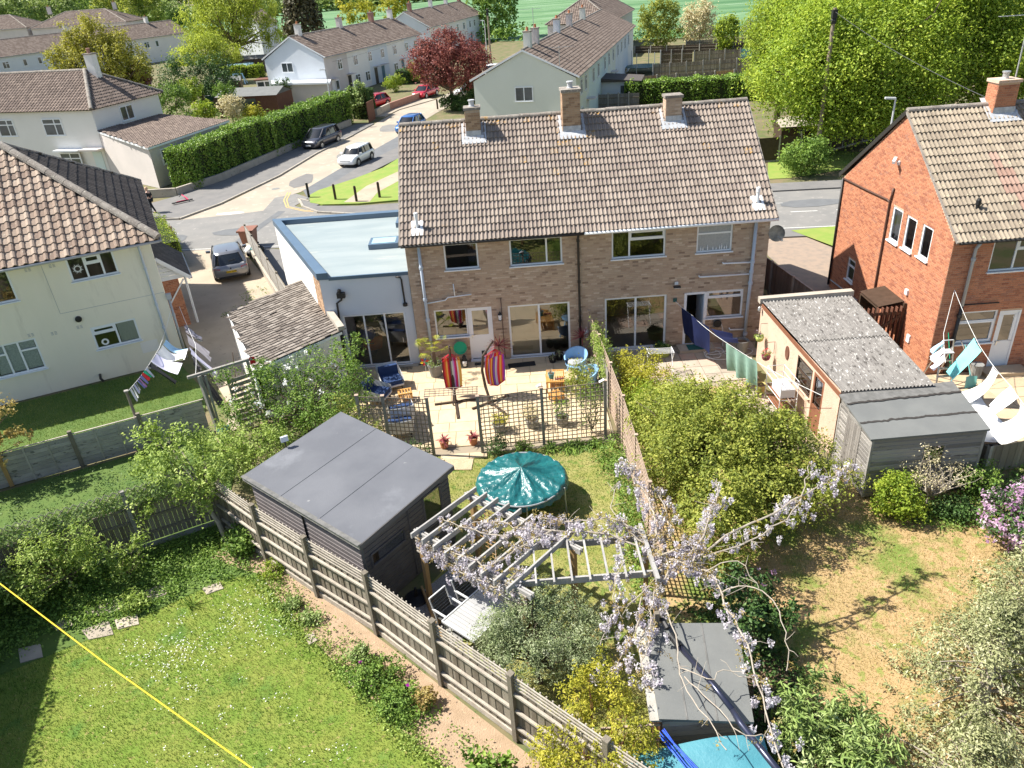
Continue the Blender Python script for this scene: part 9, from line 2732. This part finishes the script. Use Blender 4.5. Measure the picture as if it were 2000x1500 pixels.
# ------------------------------------------------------------------ wisteria on pergola, shed and lattice
wi=thing('wisteria', 'wisteria with pale lilac racemes and bronze young leaves over pergola and fence', 'wisteria',(6.35,-14.3,0))
def bend(pts,k=3,j=.06):
 out=[]
 P=[Vector(p)for p in pts]
 for i in range(len(P)-1):
  for q in range(k):
   t=q/k
   p0,p1,p2,p3=P[max(i-1,0)],P[i],P[i+1],P[min(i+2,len(P)-1)]
   v=.5*((2*p1)+(p2-p0)*t+(2*p0-5*p1+4*p2-p3)*t*t+(3*p1-p0-3*p2+p3)*t**3)
   out.append(v+Vector((random.uniform(-j,j),random.uniform(-j,j),random.uniform(-j,j))))
 out.append(P[-1])
 return out
VINES=[  # (points, start radius, flower density per metre)
([(6.5,-14.4,0),(6.45,-14.3,1.2),(6.3,-14.0,2.1),(5.9,-13.55,2.35)],.05,3),
([(6.3,-14.0,2.2),(5.2,-13.5,2.35),(4.3,-13.4,2.4),(3.5,-13.3,2.45),(3.0,-12.9,2.4),(2.4,-12.9,2.4)],.03,10),
([(4.2,-13.4,2.4),(3.4,-13.9,2.4),(2.8,-14.3,2.35),(2.2,-13.9,2.3),(1.7,-13.4,2.15),(1.4,-13.1,2.0)],.025,15),
([(3.2,-13.5,2.4),(2.6,-13.3,2.42),(2.0,-12.9,2.4),(1.7,-12.6,2.35)],.02,7),
([(3.4,-14.4,2.3),(3.0,-14.7,2.1),(2.4,-14.2,1.95),(1.9,-13.7,1.85),(1.5,-13.2,1.8)],.02,15),
([(6.2,-13.6,2.3),(5.6,-13.35,2.55),(5.0,-13.25,2.5),(4.4,-13.2,2.5),(3.9,-13.0,2.55)],.03,16),
([(6.4,-13.9,2.2),(6.6,-13.2,2.25),(6.55,-12.4,2.3),(6.4,-11.6,2.35),(6.2,-11.3,2.6)],.03,11),
([(6.5,-13.6,2.1),(6.9,-13.2,2.0),(7.0,-12.4,1.9),(6.95,-11.2,1.75)],.025,9),
([(6.5,-14.3,2.2),(7.0,-14.6,2.25),(7.4,-14.9,2.2),(7.5,-15.6,2.1),(7.65,-16.4,2.0),(7.6,-17.4,1.9),(7.55,-18.6,1.85),(7.5,-20,1.9)],.035,9),
([(6.4,-14.3,2.3),(6.9,-14.4,2.5),(7.3,-14.2,2.5),(7.0,-14.8,2.35)],.03,26),
([(6.6,-14.3,2.3),(6.5,-14.8,2.2),(6.2,-15.1,2.1),(6.0,-15.6,2.05)],.025,11),
([(7.1,-14.6,2.35),(8.2,-14.0,2.6),(9.3,-13.6,2.75),(10.4,-13.0,2.85),(11.0,-12.6,2.95)],.035,4),
([(7.3,-14.6,2.4),(8.4,-14.3,2.5),(9.5,-13.7,2.7),(10.0,-13.0,3.0),(10.2,-12.6,3.2)],.022,3),
([(7.2,-14.5,2.5),(7.6,-13.8,2.8),(7.9,-13.3,2.9),(8.0,-12.9,3.15)],.022,13),
([(6.3,-14.8,2.1),(5.8,-15.2,2.0),(5.2,-15.6,1.9),(4.9,-16.2,1.8)],.015,3),
([(5.9,-15.2,2.0),(5.6,-16.0,1.75),(5.2,-16.4,1.5),(4.9,-16.6,1.35)],.015,11),
([(6.0,-15.5,2.0),(5.85,-16.3,1.9),(5.6,-16.8,1.8),(5.7,-17.0,1.6)],.015,12),
([(5.7,-14.4,2.3),(5.4,-14.9,2.2),(5.3,-15.4,2.1),(5.45,-15.7,1.95)],.012,9),
([(6.3,-15.6,2.05),(6.35,-16.5,2.0),(6.25,-17.1,1.95),(6.4,-18.0,2.1),(6.6,-18.9,2.2)],.018,0),
([(6.3,-17.0,1.95),(6.7,-17.4,2.1),(7.0,-17.3,2.15),(7.5,-17.5,2.1)],.012,0),
([(6.35,-17.2,1.95),(6.6,-18.0,2.2),(6.9,-18.6,2.25),(7.3,-18.7,2.2)],.012,0),
([(7.5,-15.4,2.2),(7.9,-15.6,2.5),(8.3,-16.1,2.5),(8.3,-16.8,2.2),(8.2,-17.2,1.9)],.015,0),
([(7.3,-14.9,2.3),(7.9,-15.0,2.6),(8.2,-15.5,2.3)],.012,0),
([(5.9,-13.5,2.4),(5.6,-12.9,2.6),(5.9,-12.3,2.8),(5.6,-12.9,3.0)],.012,0)]
mb=MB()
FL,LF=[],[]
for pts,r,dens in VINES:
 B=bend(pts,4,.035)
 n=len(B)
 mb.tube(B,[r*.6*(1-.7*i/n)+.005 for i in range(n)],6)
 L=sum((B[i+1]-B[i]).length for i in range(n-1))
 for k in range(int(L*dens*1.5)):
  i=random.randrange(max(1,n//5)if dens<6 else 0,n)
  FL.append(B[i]+Vector((random.gauss(0,.13),random.gauss(0,.13),random.gauss(-.02,.06))))
 for k in range(int(L*(dens*.8+1.2))):
  i=random.randrange(n)
  LF.append(B[i]+Vector((random.gauss(0,.12),random.gauss(0,.12),random.gauss(.04,.07))))
 for k in range(int(L*2)):
  i=random.randrange(n)
  a=random.uniform(0,6.28)
  l=random.uniform(.15,.5)
  e=B[i]+Vector((math.cos(a)*l,math.sin(a)*l,random.uniform(-.1,.25)))
  mb.tube([B[i],B[i].lerp(e,.5)+Vector((0,0,random.uniform(-.04,.08))),e],[.007,.005,.003],4)
for(x,y,z)in((10.55,-12.9,2.95),(10.3,-13.0,2.95),(10.75,-12.75,3.0),(11.1,-12.55,3.0),(9.6,-13.5,2.8),(9.75,-13.4,2.7),(9.9,-13.6,2.6),(10.1,-13.2,2.8),(9.4,-13.6,2.75),(6.2,-11.3,2.65),(6.25,-11.25,2.55),(6.1,-11.35,2.5)):
 for q in range(2):
  FL.append(Vector((x,y,z))+Vector((random.gauss(0,.1),random.gauss(0,.1),random.gauss(0,.05))))
mb.obj('vine_stem', 'bark_pale',wi)
C,T=[],[]
for p in FL:
 n=random.randint(36,60)
 h=random.uniform(.14,.26)
 t0=random.gauss(.5,.15)
 for k in range(n):
  q=random.random()
  a=random.uniform(0,6.28)
  rr=.07*(1-q*.7)*math.sqrt(random.random()+.2)
  C.append((p.x+rr*math.cos(a),p.y+rr*math.sin(a),p.z-h*q))
  T.append(t0+random.gauss(.1*(.5-q),.16))
leaf_mesh('blossoms',np.array(C),np.array(T),.044, 'wisteria_flower',wi,up=.1,aspect=.85)
C,T=[],[]
for p in LF:
 a=random.uniform(0,6.28)
 l=random.uniform(.12,.25)
 t0=random.gauss(.5,.2)
 for k in range(14):
  q=k/14
  C.append((p.x+math.cos(a)*l*q+random.gauss(0,.02),p.y+math.sin(a)*l*q+random.gauss(0,.02),p.z-.06*q*q+random.gauss(0,.015)))
  T.append(t0+random.gauss(0,.1))
leaf_mesh('young_leaves',np.array(C),np.array(T),.05, 'leaf_bronze',wi,up=.3,aspect=.4)
# ------------------------------------------------------------------ hedges and trees beyond the houses
hedge('hedge', 'tall clipped laurel hedge along the side road, nearer taller stretch', 'hedge',(-20.6,32.6),(-17.1,43.2),1.9,3.0,3.3,17000,.17, 'leaf_hedge', 'clipped hedges along the side road')
hedge('hedge', 'long clipped hedge with pale top running up behind the dark car', 'hedge',(-17.0,43.0),(-12.3,58.0),2.1,3.0,3.1,17000,.18, 'leaf_hedge', 'clipped hedges along the side road')
hedge('hedge', 'dark end of the clipped hedge beyond the rusty gate', 'hedge',(-10.9,60.0),(-10.2,62.2),1.9,2.7,2.8,3000,.2, 'leaf_dark', 'clipped hedges along the side road')
hedge('hedge', 'bright lime green clipped hedge beside the porch', 'hedge',(-17.6,18.9),(-14.6,13.6),1.3,1.7,1.7,6500,.09, 'leaf_lime')
hedge('hedge', 'clipped hedge behind the brick house chimneys', 'hedge',(17.3,56.5),(33.5,53.8),2.2,2.2,2.3,13000,.2, 'leaf_hedge')
hedge('hedge', 'yellow topped hedge in the gardens behind the long hedge', 'hedge',(-42.1,110.87,0),(-34.02,109.51,0),1.6,1.8,1.8,3000,.28, 'leaf_lime')
hedge('hedge', 'dark low hedge in front of the white terrace', 'hedge',(-8.8,86),(-6.6,92),1.6,1.8,1.8,2600,.2, 'leaf_dark')
# big maples on the right, one mass of several crowns
tree('maple', 'huge lime green maple, nearest crown beside the red house', 'tree',(27.0,28.5,0),(27.2,28.8,3.5),[(24.0,28.0,5.4,2.4,2.3,2.5),(28.6,28.2,6.5,4.6,4.2,4.2),(26.2,27.3,5.4,3.0,2.8,3.2),(31.2,27.6,6.2,3.8,3.4,3.8),(27.8,26.4,3.4,3.0,2.4,1.9),(30.4,26.2,3.6,2.6,2.2,1.9),(25.8,28.5,7.8,2.4,2.4,2.6)],74000,.2, 'leaf_maple',r0=.34,nb=40,clump=30,cr=.75,shell=.62,jit=.7,group='maples beyond the road')
tree('maple', 'huge lime green maple crown behind the nearer one, reaching out of frame', 'tree',(32.5,33.0,0),(32.5,33.2,4.5),[(34.0,32.5,8.0,5.2,4.6,5.0),(30.0,34.0,9.0,4.4,4.0,4.6),(37.8,31.5,7.5,4.6,4.2,4.6),(27.6,34.5,8.6,3.4,3.2,4.0),(34.8,31,11.6,4,3.6,3.2)],74000,.22, 'leaf_maple',r0=.38,nb=40,clump=30,cr=.85,shell=.62,jit=.8,group='maples beyond the road')
tree('maple', 'yellow green maple crown nearest the green terrace gardens', 'tree',(27.5,40.0,0),(27.4,40.0,3.5),[(28.2,39.5,7.0,3.6,3.4,4.6),(31.4,39.8,8.0,4.0,3.6,5.0),(26.8,38.0,5.0,2.4,2.4,2.8)],40000,.22, 'leaf_lime',r0=.3,nb=24,clump=30,cr=.8,shell=.62,jit=.7,group='maples beyond the road')
tree('maple', 'lime green maple crown at the right edge above the red house chimney', 'tree',(40.5,31.0,0),(40.5,31.0,3.0),[(38.6,30.0,5.6,3.6,3.4,3.8),(42.5,31.5,6.6,4.4,4.0,4.8),(36.6,28.6,4.2,2.6,2.4,2.6),(46,33,6.5,4,4,4.5)],44000,.22, 'leaf_maple',r0=.3,nb=26,clump=30,cr=.7,shell=.6,jit=.7,group='maples beyond the road')
bush('round_shrub', 'bright round shrub under the maple beside the road', 'shrub',(23.9,23.9,0),1.9,1.5,2.4,5500,.17, 'leaf_mid',cr=.3)
bush('shrub', 'reddish shrub in the dark gap under the maple', 'shrub',(20.6,27.5,0),.8,.8,1.4,900,.14, 'leaf_olive',cr=.2)
# street side
tree('red_tree', 'round red leaved plum tree on the far verge', 'tree',(-.9,61.6,0),(-.9,61.6,2.0),[(-.9,61.4,4.9,3.5,3.2,2.7),(.6,61.2,4.2,2.7,2.5,2.1),(-2.6,61.2,4.6,2.2,2.2,2.1),(-1.0,61.6,6.6,2.3,2.2,1.5),(1.4,61.4,5.4,1.7,1.7,1.5),(-3.0,61.3,5.8,1.2,1.2,1.1)],22000,.20, 'leaf_red',r0=.26,nb=40,clump=26,cr=.42,shell=.6,jit=.5)
bush('shrub', 'green undergrowth round the foot of the red leaved tree', 'shrub',(-.7,61.0,0),1.6,1.2,1.5,3000,.2, 'leaf_dark',cr=.3)
bush('dark_bush', 'dark evergreen bush against the pale green gable', 'bush',(1.9,62.4,0),1.75,1.5,3.6,5000,.19, 'leaf_dark',cr=.35,shell=.6)
bush('shrub', 'yellow green shrub by the red car and terrace', 'shrub',(-9.2,79.5,0),1.3,1.2,1.9,1800,.2, 'leaf_lime',cr=.3)
bush('shrub', 'bronze and green shrub in front of the white terrace', 'shrub',(-6.4,87.0,0),1.5,1.3,2.6,2000,.22, 'leaf_olive',cr=.3)
bush('wisteria_bush', 'white and lilac flowering bush left of the green terrace', 'bush',(4.2,60.0,0),1.2,1.1,2.2,1200,.2, 'leaf_olive',flowers=('wisteria_flower',700,.16),cr=.3)
bush('laurel', 'glossy pale topped laurel at the end of the hedge', 'bush',(-10.9,60.6,0),1.3,1.2,3.4,3000,.24, 'leaf_silver',cr=.3)
# left middle distance
tree('golden_tree', 'broad yellow green tree behind the white house', 'tree',(-37.5,62,0),(-37.5,62,2.5),[(-37.6,62,6.8,4.3,3.8,3.2),(-40.6,62,7.0,2.4,2.4,2.4),(-34.8,61.4,6.4,2.6,2.4,2.6),(-37.2,62,9.6,2.0,2.0,2.0),(-39.4,62,9.4,1.5,1.5,1.6),(-35.2,62,9.0,1.3,1.3,1.4),(-42,62,8.2,1.0,1.0,1.2),(-37.6,61.0,4.0,4.0,3.0,2.0)],30000,.22, 'leaf_khaki',r0=.28,nb=50,clump=24,cr=.42,shell=.5,jit=.6)
tree('willow', 'tall weeping willow beyond the white terrace', 'tree',(-42.13,122,2.5),(-41,122,4),[(-42,122,9,5.2,4.6,4.4),(-46,122,8,4.4,4,4.2),(-37.5,122,7.6,3.6,3.6,4.6),(-36,122,10.5,3.4,3.2,3.2),(-41,122,12.5,4.0,3.6,3.0)],17000,.42, 'leaf_willow',r0=.4,nb=30,clump=26,cr=.8,shell=.6,droop=2.5,aspect=.35,jit=.8)
tree('willow', 'low rounded golden willow in front of the tall one', 'tree',(-39.99,104,3.18),(-41,104,3),[(-40.5,104,4.4,4.6,3.6,2.9),(-37.4,103,3.6,2.4,2.4,2.4),(-44,104,3.6,2.6,2.6,2.2)],10000,.36, 'leaf_willow',r0=.25,nb=14,clump=26,cr=.6,shell=.65,droop=2.5,aspect=.35)
tree('dark_shrub', 'broad dark evergreen between the yellow tree and the gardens', 'tree',(-35.29,74,2.24),(-32.0,74,1),[(-33.2,74,3.6,3.6,3.0,3.2),(-30.4,73.4,3.2,2.8,2.6,3.0),(-35.4,74,3.8,1.8,1.8,2.4)],11000,.24, 'leaf_dark',r0=.2,nb=14,cr=.5,shell=.6)
for i,(lb,uv,Y,rx,h,n,mt)in enumerate((('purple flowering shrub beside the dark evergreen',(275,178),62,1.6,2.6,2000, 'leaf_red'),('green shrub above the white extension roof',(345,218),58,1.9,3.2,2600, 'leaf_mid'),('lime green shrub beside the garden sheds',(372,200),62,1.6,2.6,1900, 'leaf_lime'),
('golden shrub in front of the brown garden room',(400,228),50,1.2,1.6,1300, 'leaf_lime'),('pink flowering shrub in front of the brown garden room',(455,232),49,1.3,2.3,1700, 'leaf_straw'),('small golden conifer beside the pink shrub',(497,235),49,.9,1.5,1200, 'leaf_gold'),
('shrub against the side wall of the white terrace',(550,185),76,1.6,2.2,1500, 'leaf_dark'),('low shrub near the climbing frame',(440,190),66,1.4,1.8,1300, 'leaf_mid'),('pale shrub left of the dark evergreen',(268,150),66,1.3,2.6,1500, 'leaf_silver'))):
 b=((-34.38,62,4.22),(-29.57,58,2.4),(-29.39,62,2.71),(-23.93,50,2.81),(-21,49,2.58),(-19.03,49,2.3),(-23,76,1.1),(-26.82,66,2.49),(-36.03,66,5.31))[i]
 bush('shrub',lb, 'shrub',(b[0],b[1],max(0,b[2]-.3)),rx,rx*.9,h,n,.2,mt, 'shrubs in the far left gardens',cr=.3,flowers=('lilac_flower',300,.2)if i==0 else None)
# trees at the field edge and beyond
def conifer_far(label,b,h,r,n,size,mat='leaf_conifer'):
 t=thing('conifer',label, 'tree',b)
 hh=RNG.random(n)
 a=RNG.random(n)*2*np.pi
 rr=r*(1-hh)**.8*(.5+.6*RNG.random(n))
 P=np.c_[b[0]+np.cos(a)*rr,b[1]+np.sin(a)*rr,b[2]+h*(.05+.95*hh)]
 leaf_mesh('foliage',P,.5+.22*RNG.normal(size=n),size,mat,t,out=np.c_[np.cos(a),np.sin(a),np.zeros(n)])
 MB().tube([b,(b[0],b[1],b[2]+h*.95)],[.4,.08],7).obj('trunk', 'bark',t)
conifer_far('tall dark conifer behind the white terrace chimneys',(-34.74,150,2.51),17,4.6,5200,.8)
for i,(lb,b,h,r,n,mt)in enumerate((('bright green tree at the field edge behind the street',(5.95,150,0.93),12.5,5.4,6000, 'leaf_mid'),('soft olive tree at the field edge beyond the terrace gardens',(30.77,104,-0.04),8.4,3.5,5000, 'leaf_olive'),
('pale blossoming tree beside the olive one',(37.39,107,0.01),7.2,3.0,4200, 'leaf_straw'),('small dense green tree before the field',(39.24,97,0.3),4.6,1.8,2600, 'leaf_lime'),('low grey green bush at the garden end',(43.79,100,0.52),3.0,1.4,1300, 'leaf_sage'),
('golden shrub tree behind the terrace roofs',(-19.44,190,3.42),8,4,2400, 'leaf_gold'),('light green tree left of the conifer',(-53.14,190,2.84),10,5,2600, 'leaf_far'),('yellowish shrub behind the second terrace',(-27.32,180,2.9),6,5,2000, 'leaf_gold'))):
 bush('field_tree',lb, 'tree',b,r,r*.9,h,n,.34 if i not in(0,5,6,7)else .55,mt,None,cr=.55,shell=.6)
fl=[(35,48,230,17,15, 'leaf_far'),(120,50,235,17,16, 'leaf_far'),(175,44,250,16,12, 'leaf_mid'),(235,42,230,14,13, 'leaf_olive'),(285,60,220,17,12, 'leaf_olive'),(-40,50,230,18,18, 'leaf_far'),(330,45,260,12,12, 'leaf_far')]
FB=((-136.93,230,7.51),(-126.7,235,6.23),(-124.91,250,6.08),(-106.46,230,6.29),(-95.6,220,3.7),(-148.31,230,8),(-103.35,260,3.89))
FLB=('pale green tree at the far left edge behind the roofs', 'broad pale green tree over the hipped roofs', 'darker green tree right of the broad pale one', 'olive tree behind the long terrace roof', 'bare branched olive tree beside the willow', 'pale tree just outside the left edge', 'small pale tree between olive tree and willow')
for(u,v,Y,h,r,mt),b,lb in zip(fl,FB,FLB):
 bush('far_tree',lb, 'tree',(b[0],b[1],0),r*.55,r*.5,h,4200,.75,mt, 'trees on the left horizon',cr=1.0,shell=.6)
def far_hedge(name,p,q,n,h,w,size,mat='leaf_far'):
 p,q=Vector((p[0],p[1],0)),Vector((q[0],q[1],0))
 a=RNG.random(n)
 P=np.array(p)[None]+np.outer(a,np.array(q-p))
 P+=RNG.normal(size=(n,3))*np.array([w,w,0])
 top=h*(.55+.45*np.abs(np.sin(a*37)*np.sin(a*91+2)))
 P[:,2]=top*RNG.random(n)**.7
 o=leaf_mesh(name,P,.5+.25*np.sin(a*50)+.15*RNG.normal(size=n),size,mat,None,up=.4)
 o['kind']='stuff'
far_hedge('far_woodland',(-900,760),(-60,900),9000,22,14,7.0)
far_hedge('far_woodland',(-100,900),(420,1450),6000,24,16,9.0)
far_hedge('field_hedgerow',(-150,330),(-10,420),5000,8,4,2.4)
far_hedge('field_hedgerow',(-190,205),(-55,188),5000,5,3,1.3)
far_hedge('field_hedgerow',(-50,186),(10,143),3800,3.4,2,.8, 'leaf_mid')
far_hedge('field_hedgerow',(30,124),(60,114),2600,2.2,1.2,.4, 'leaf_mid')
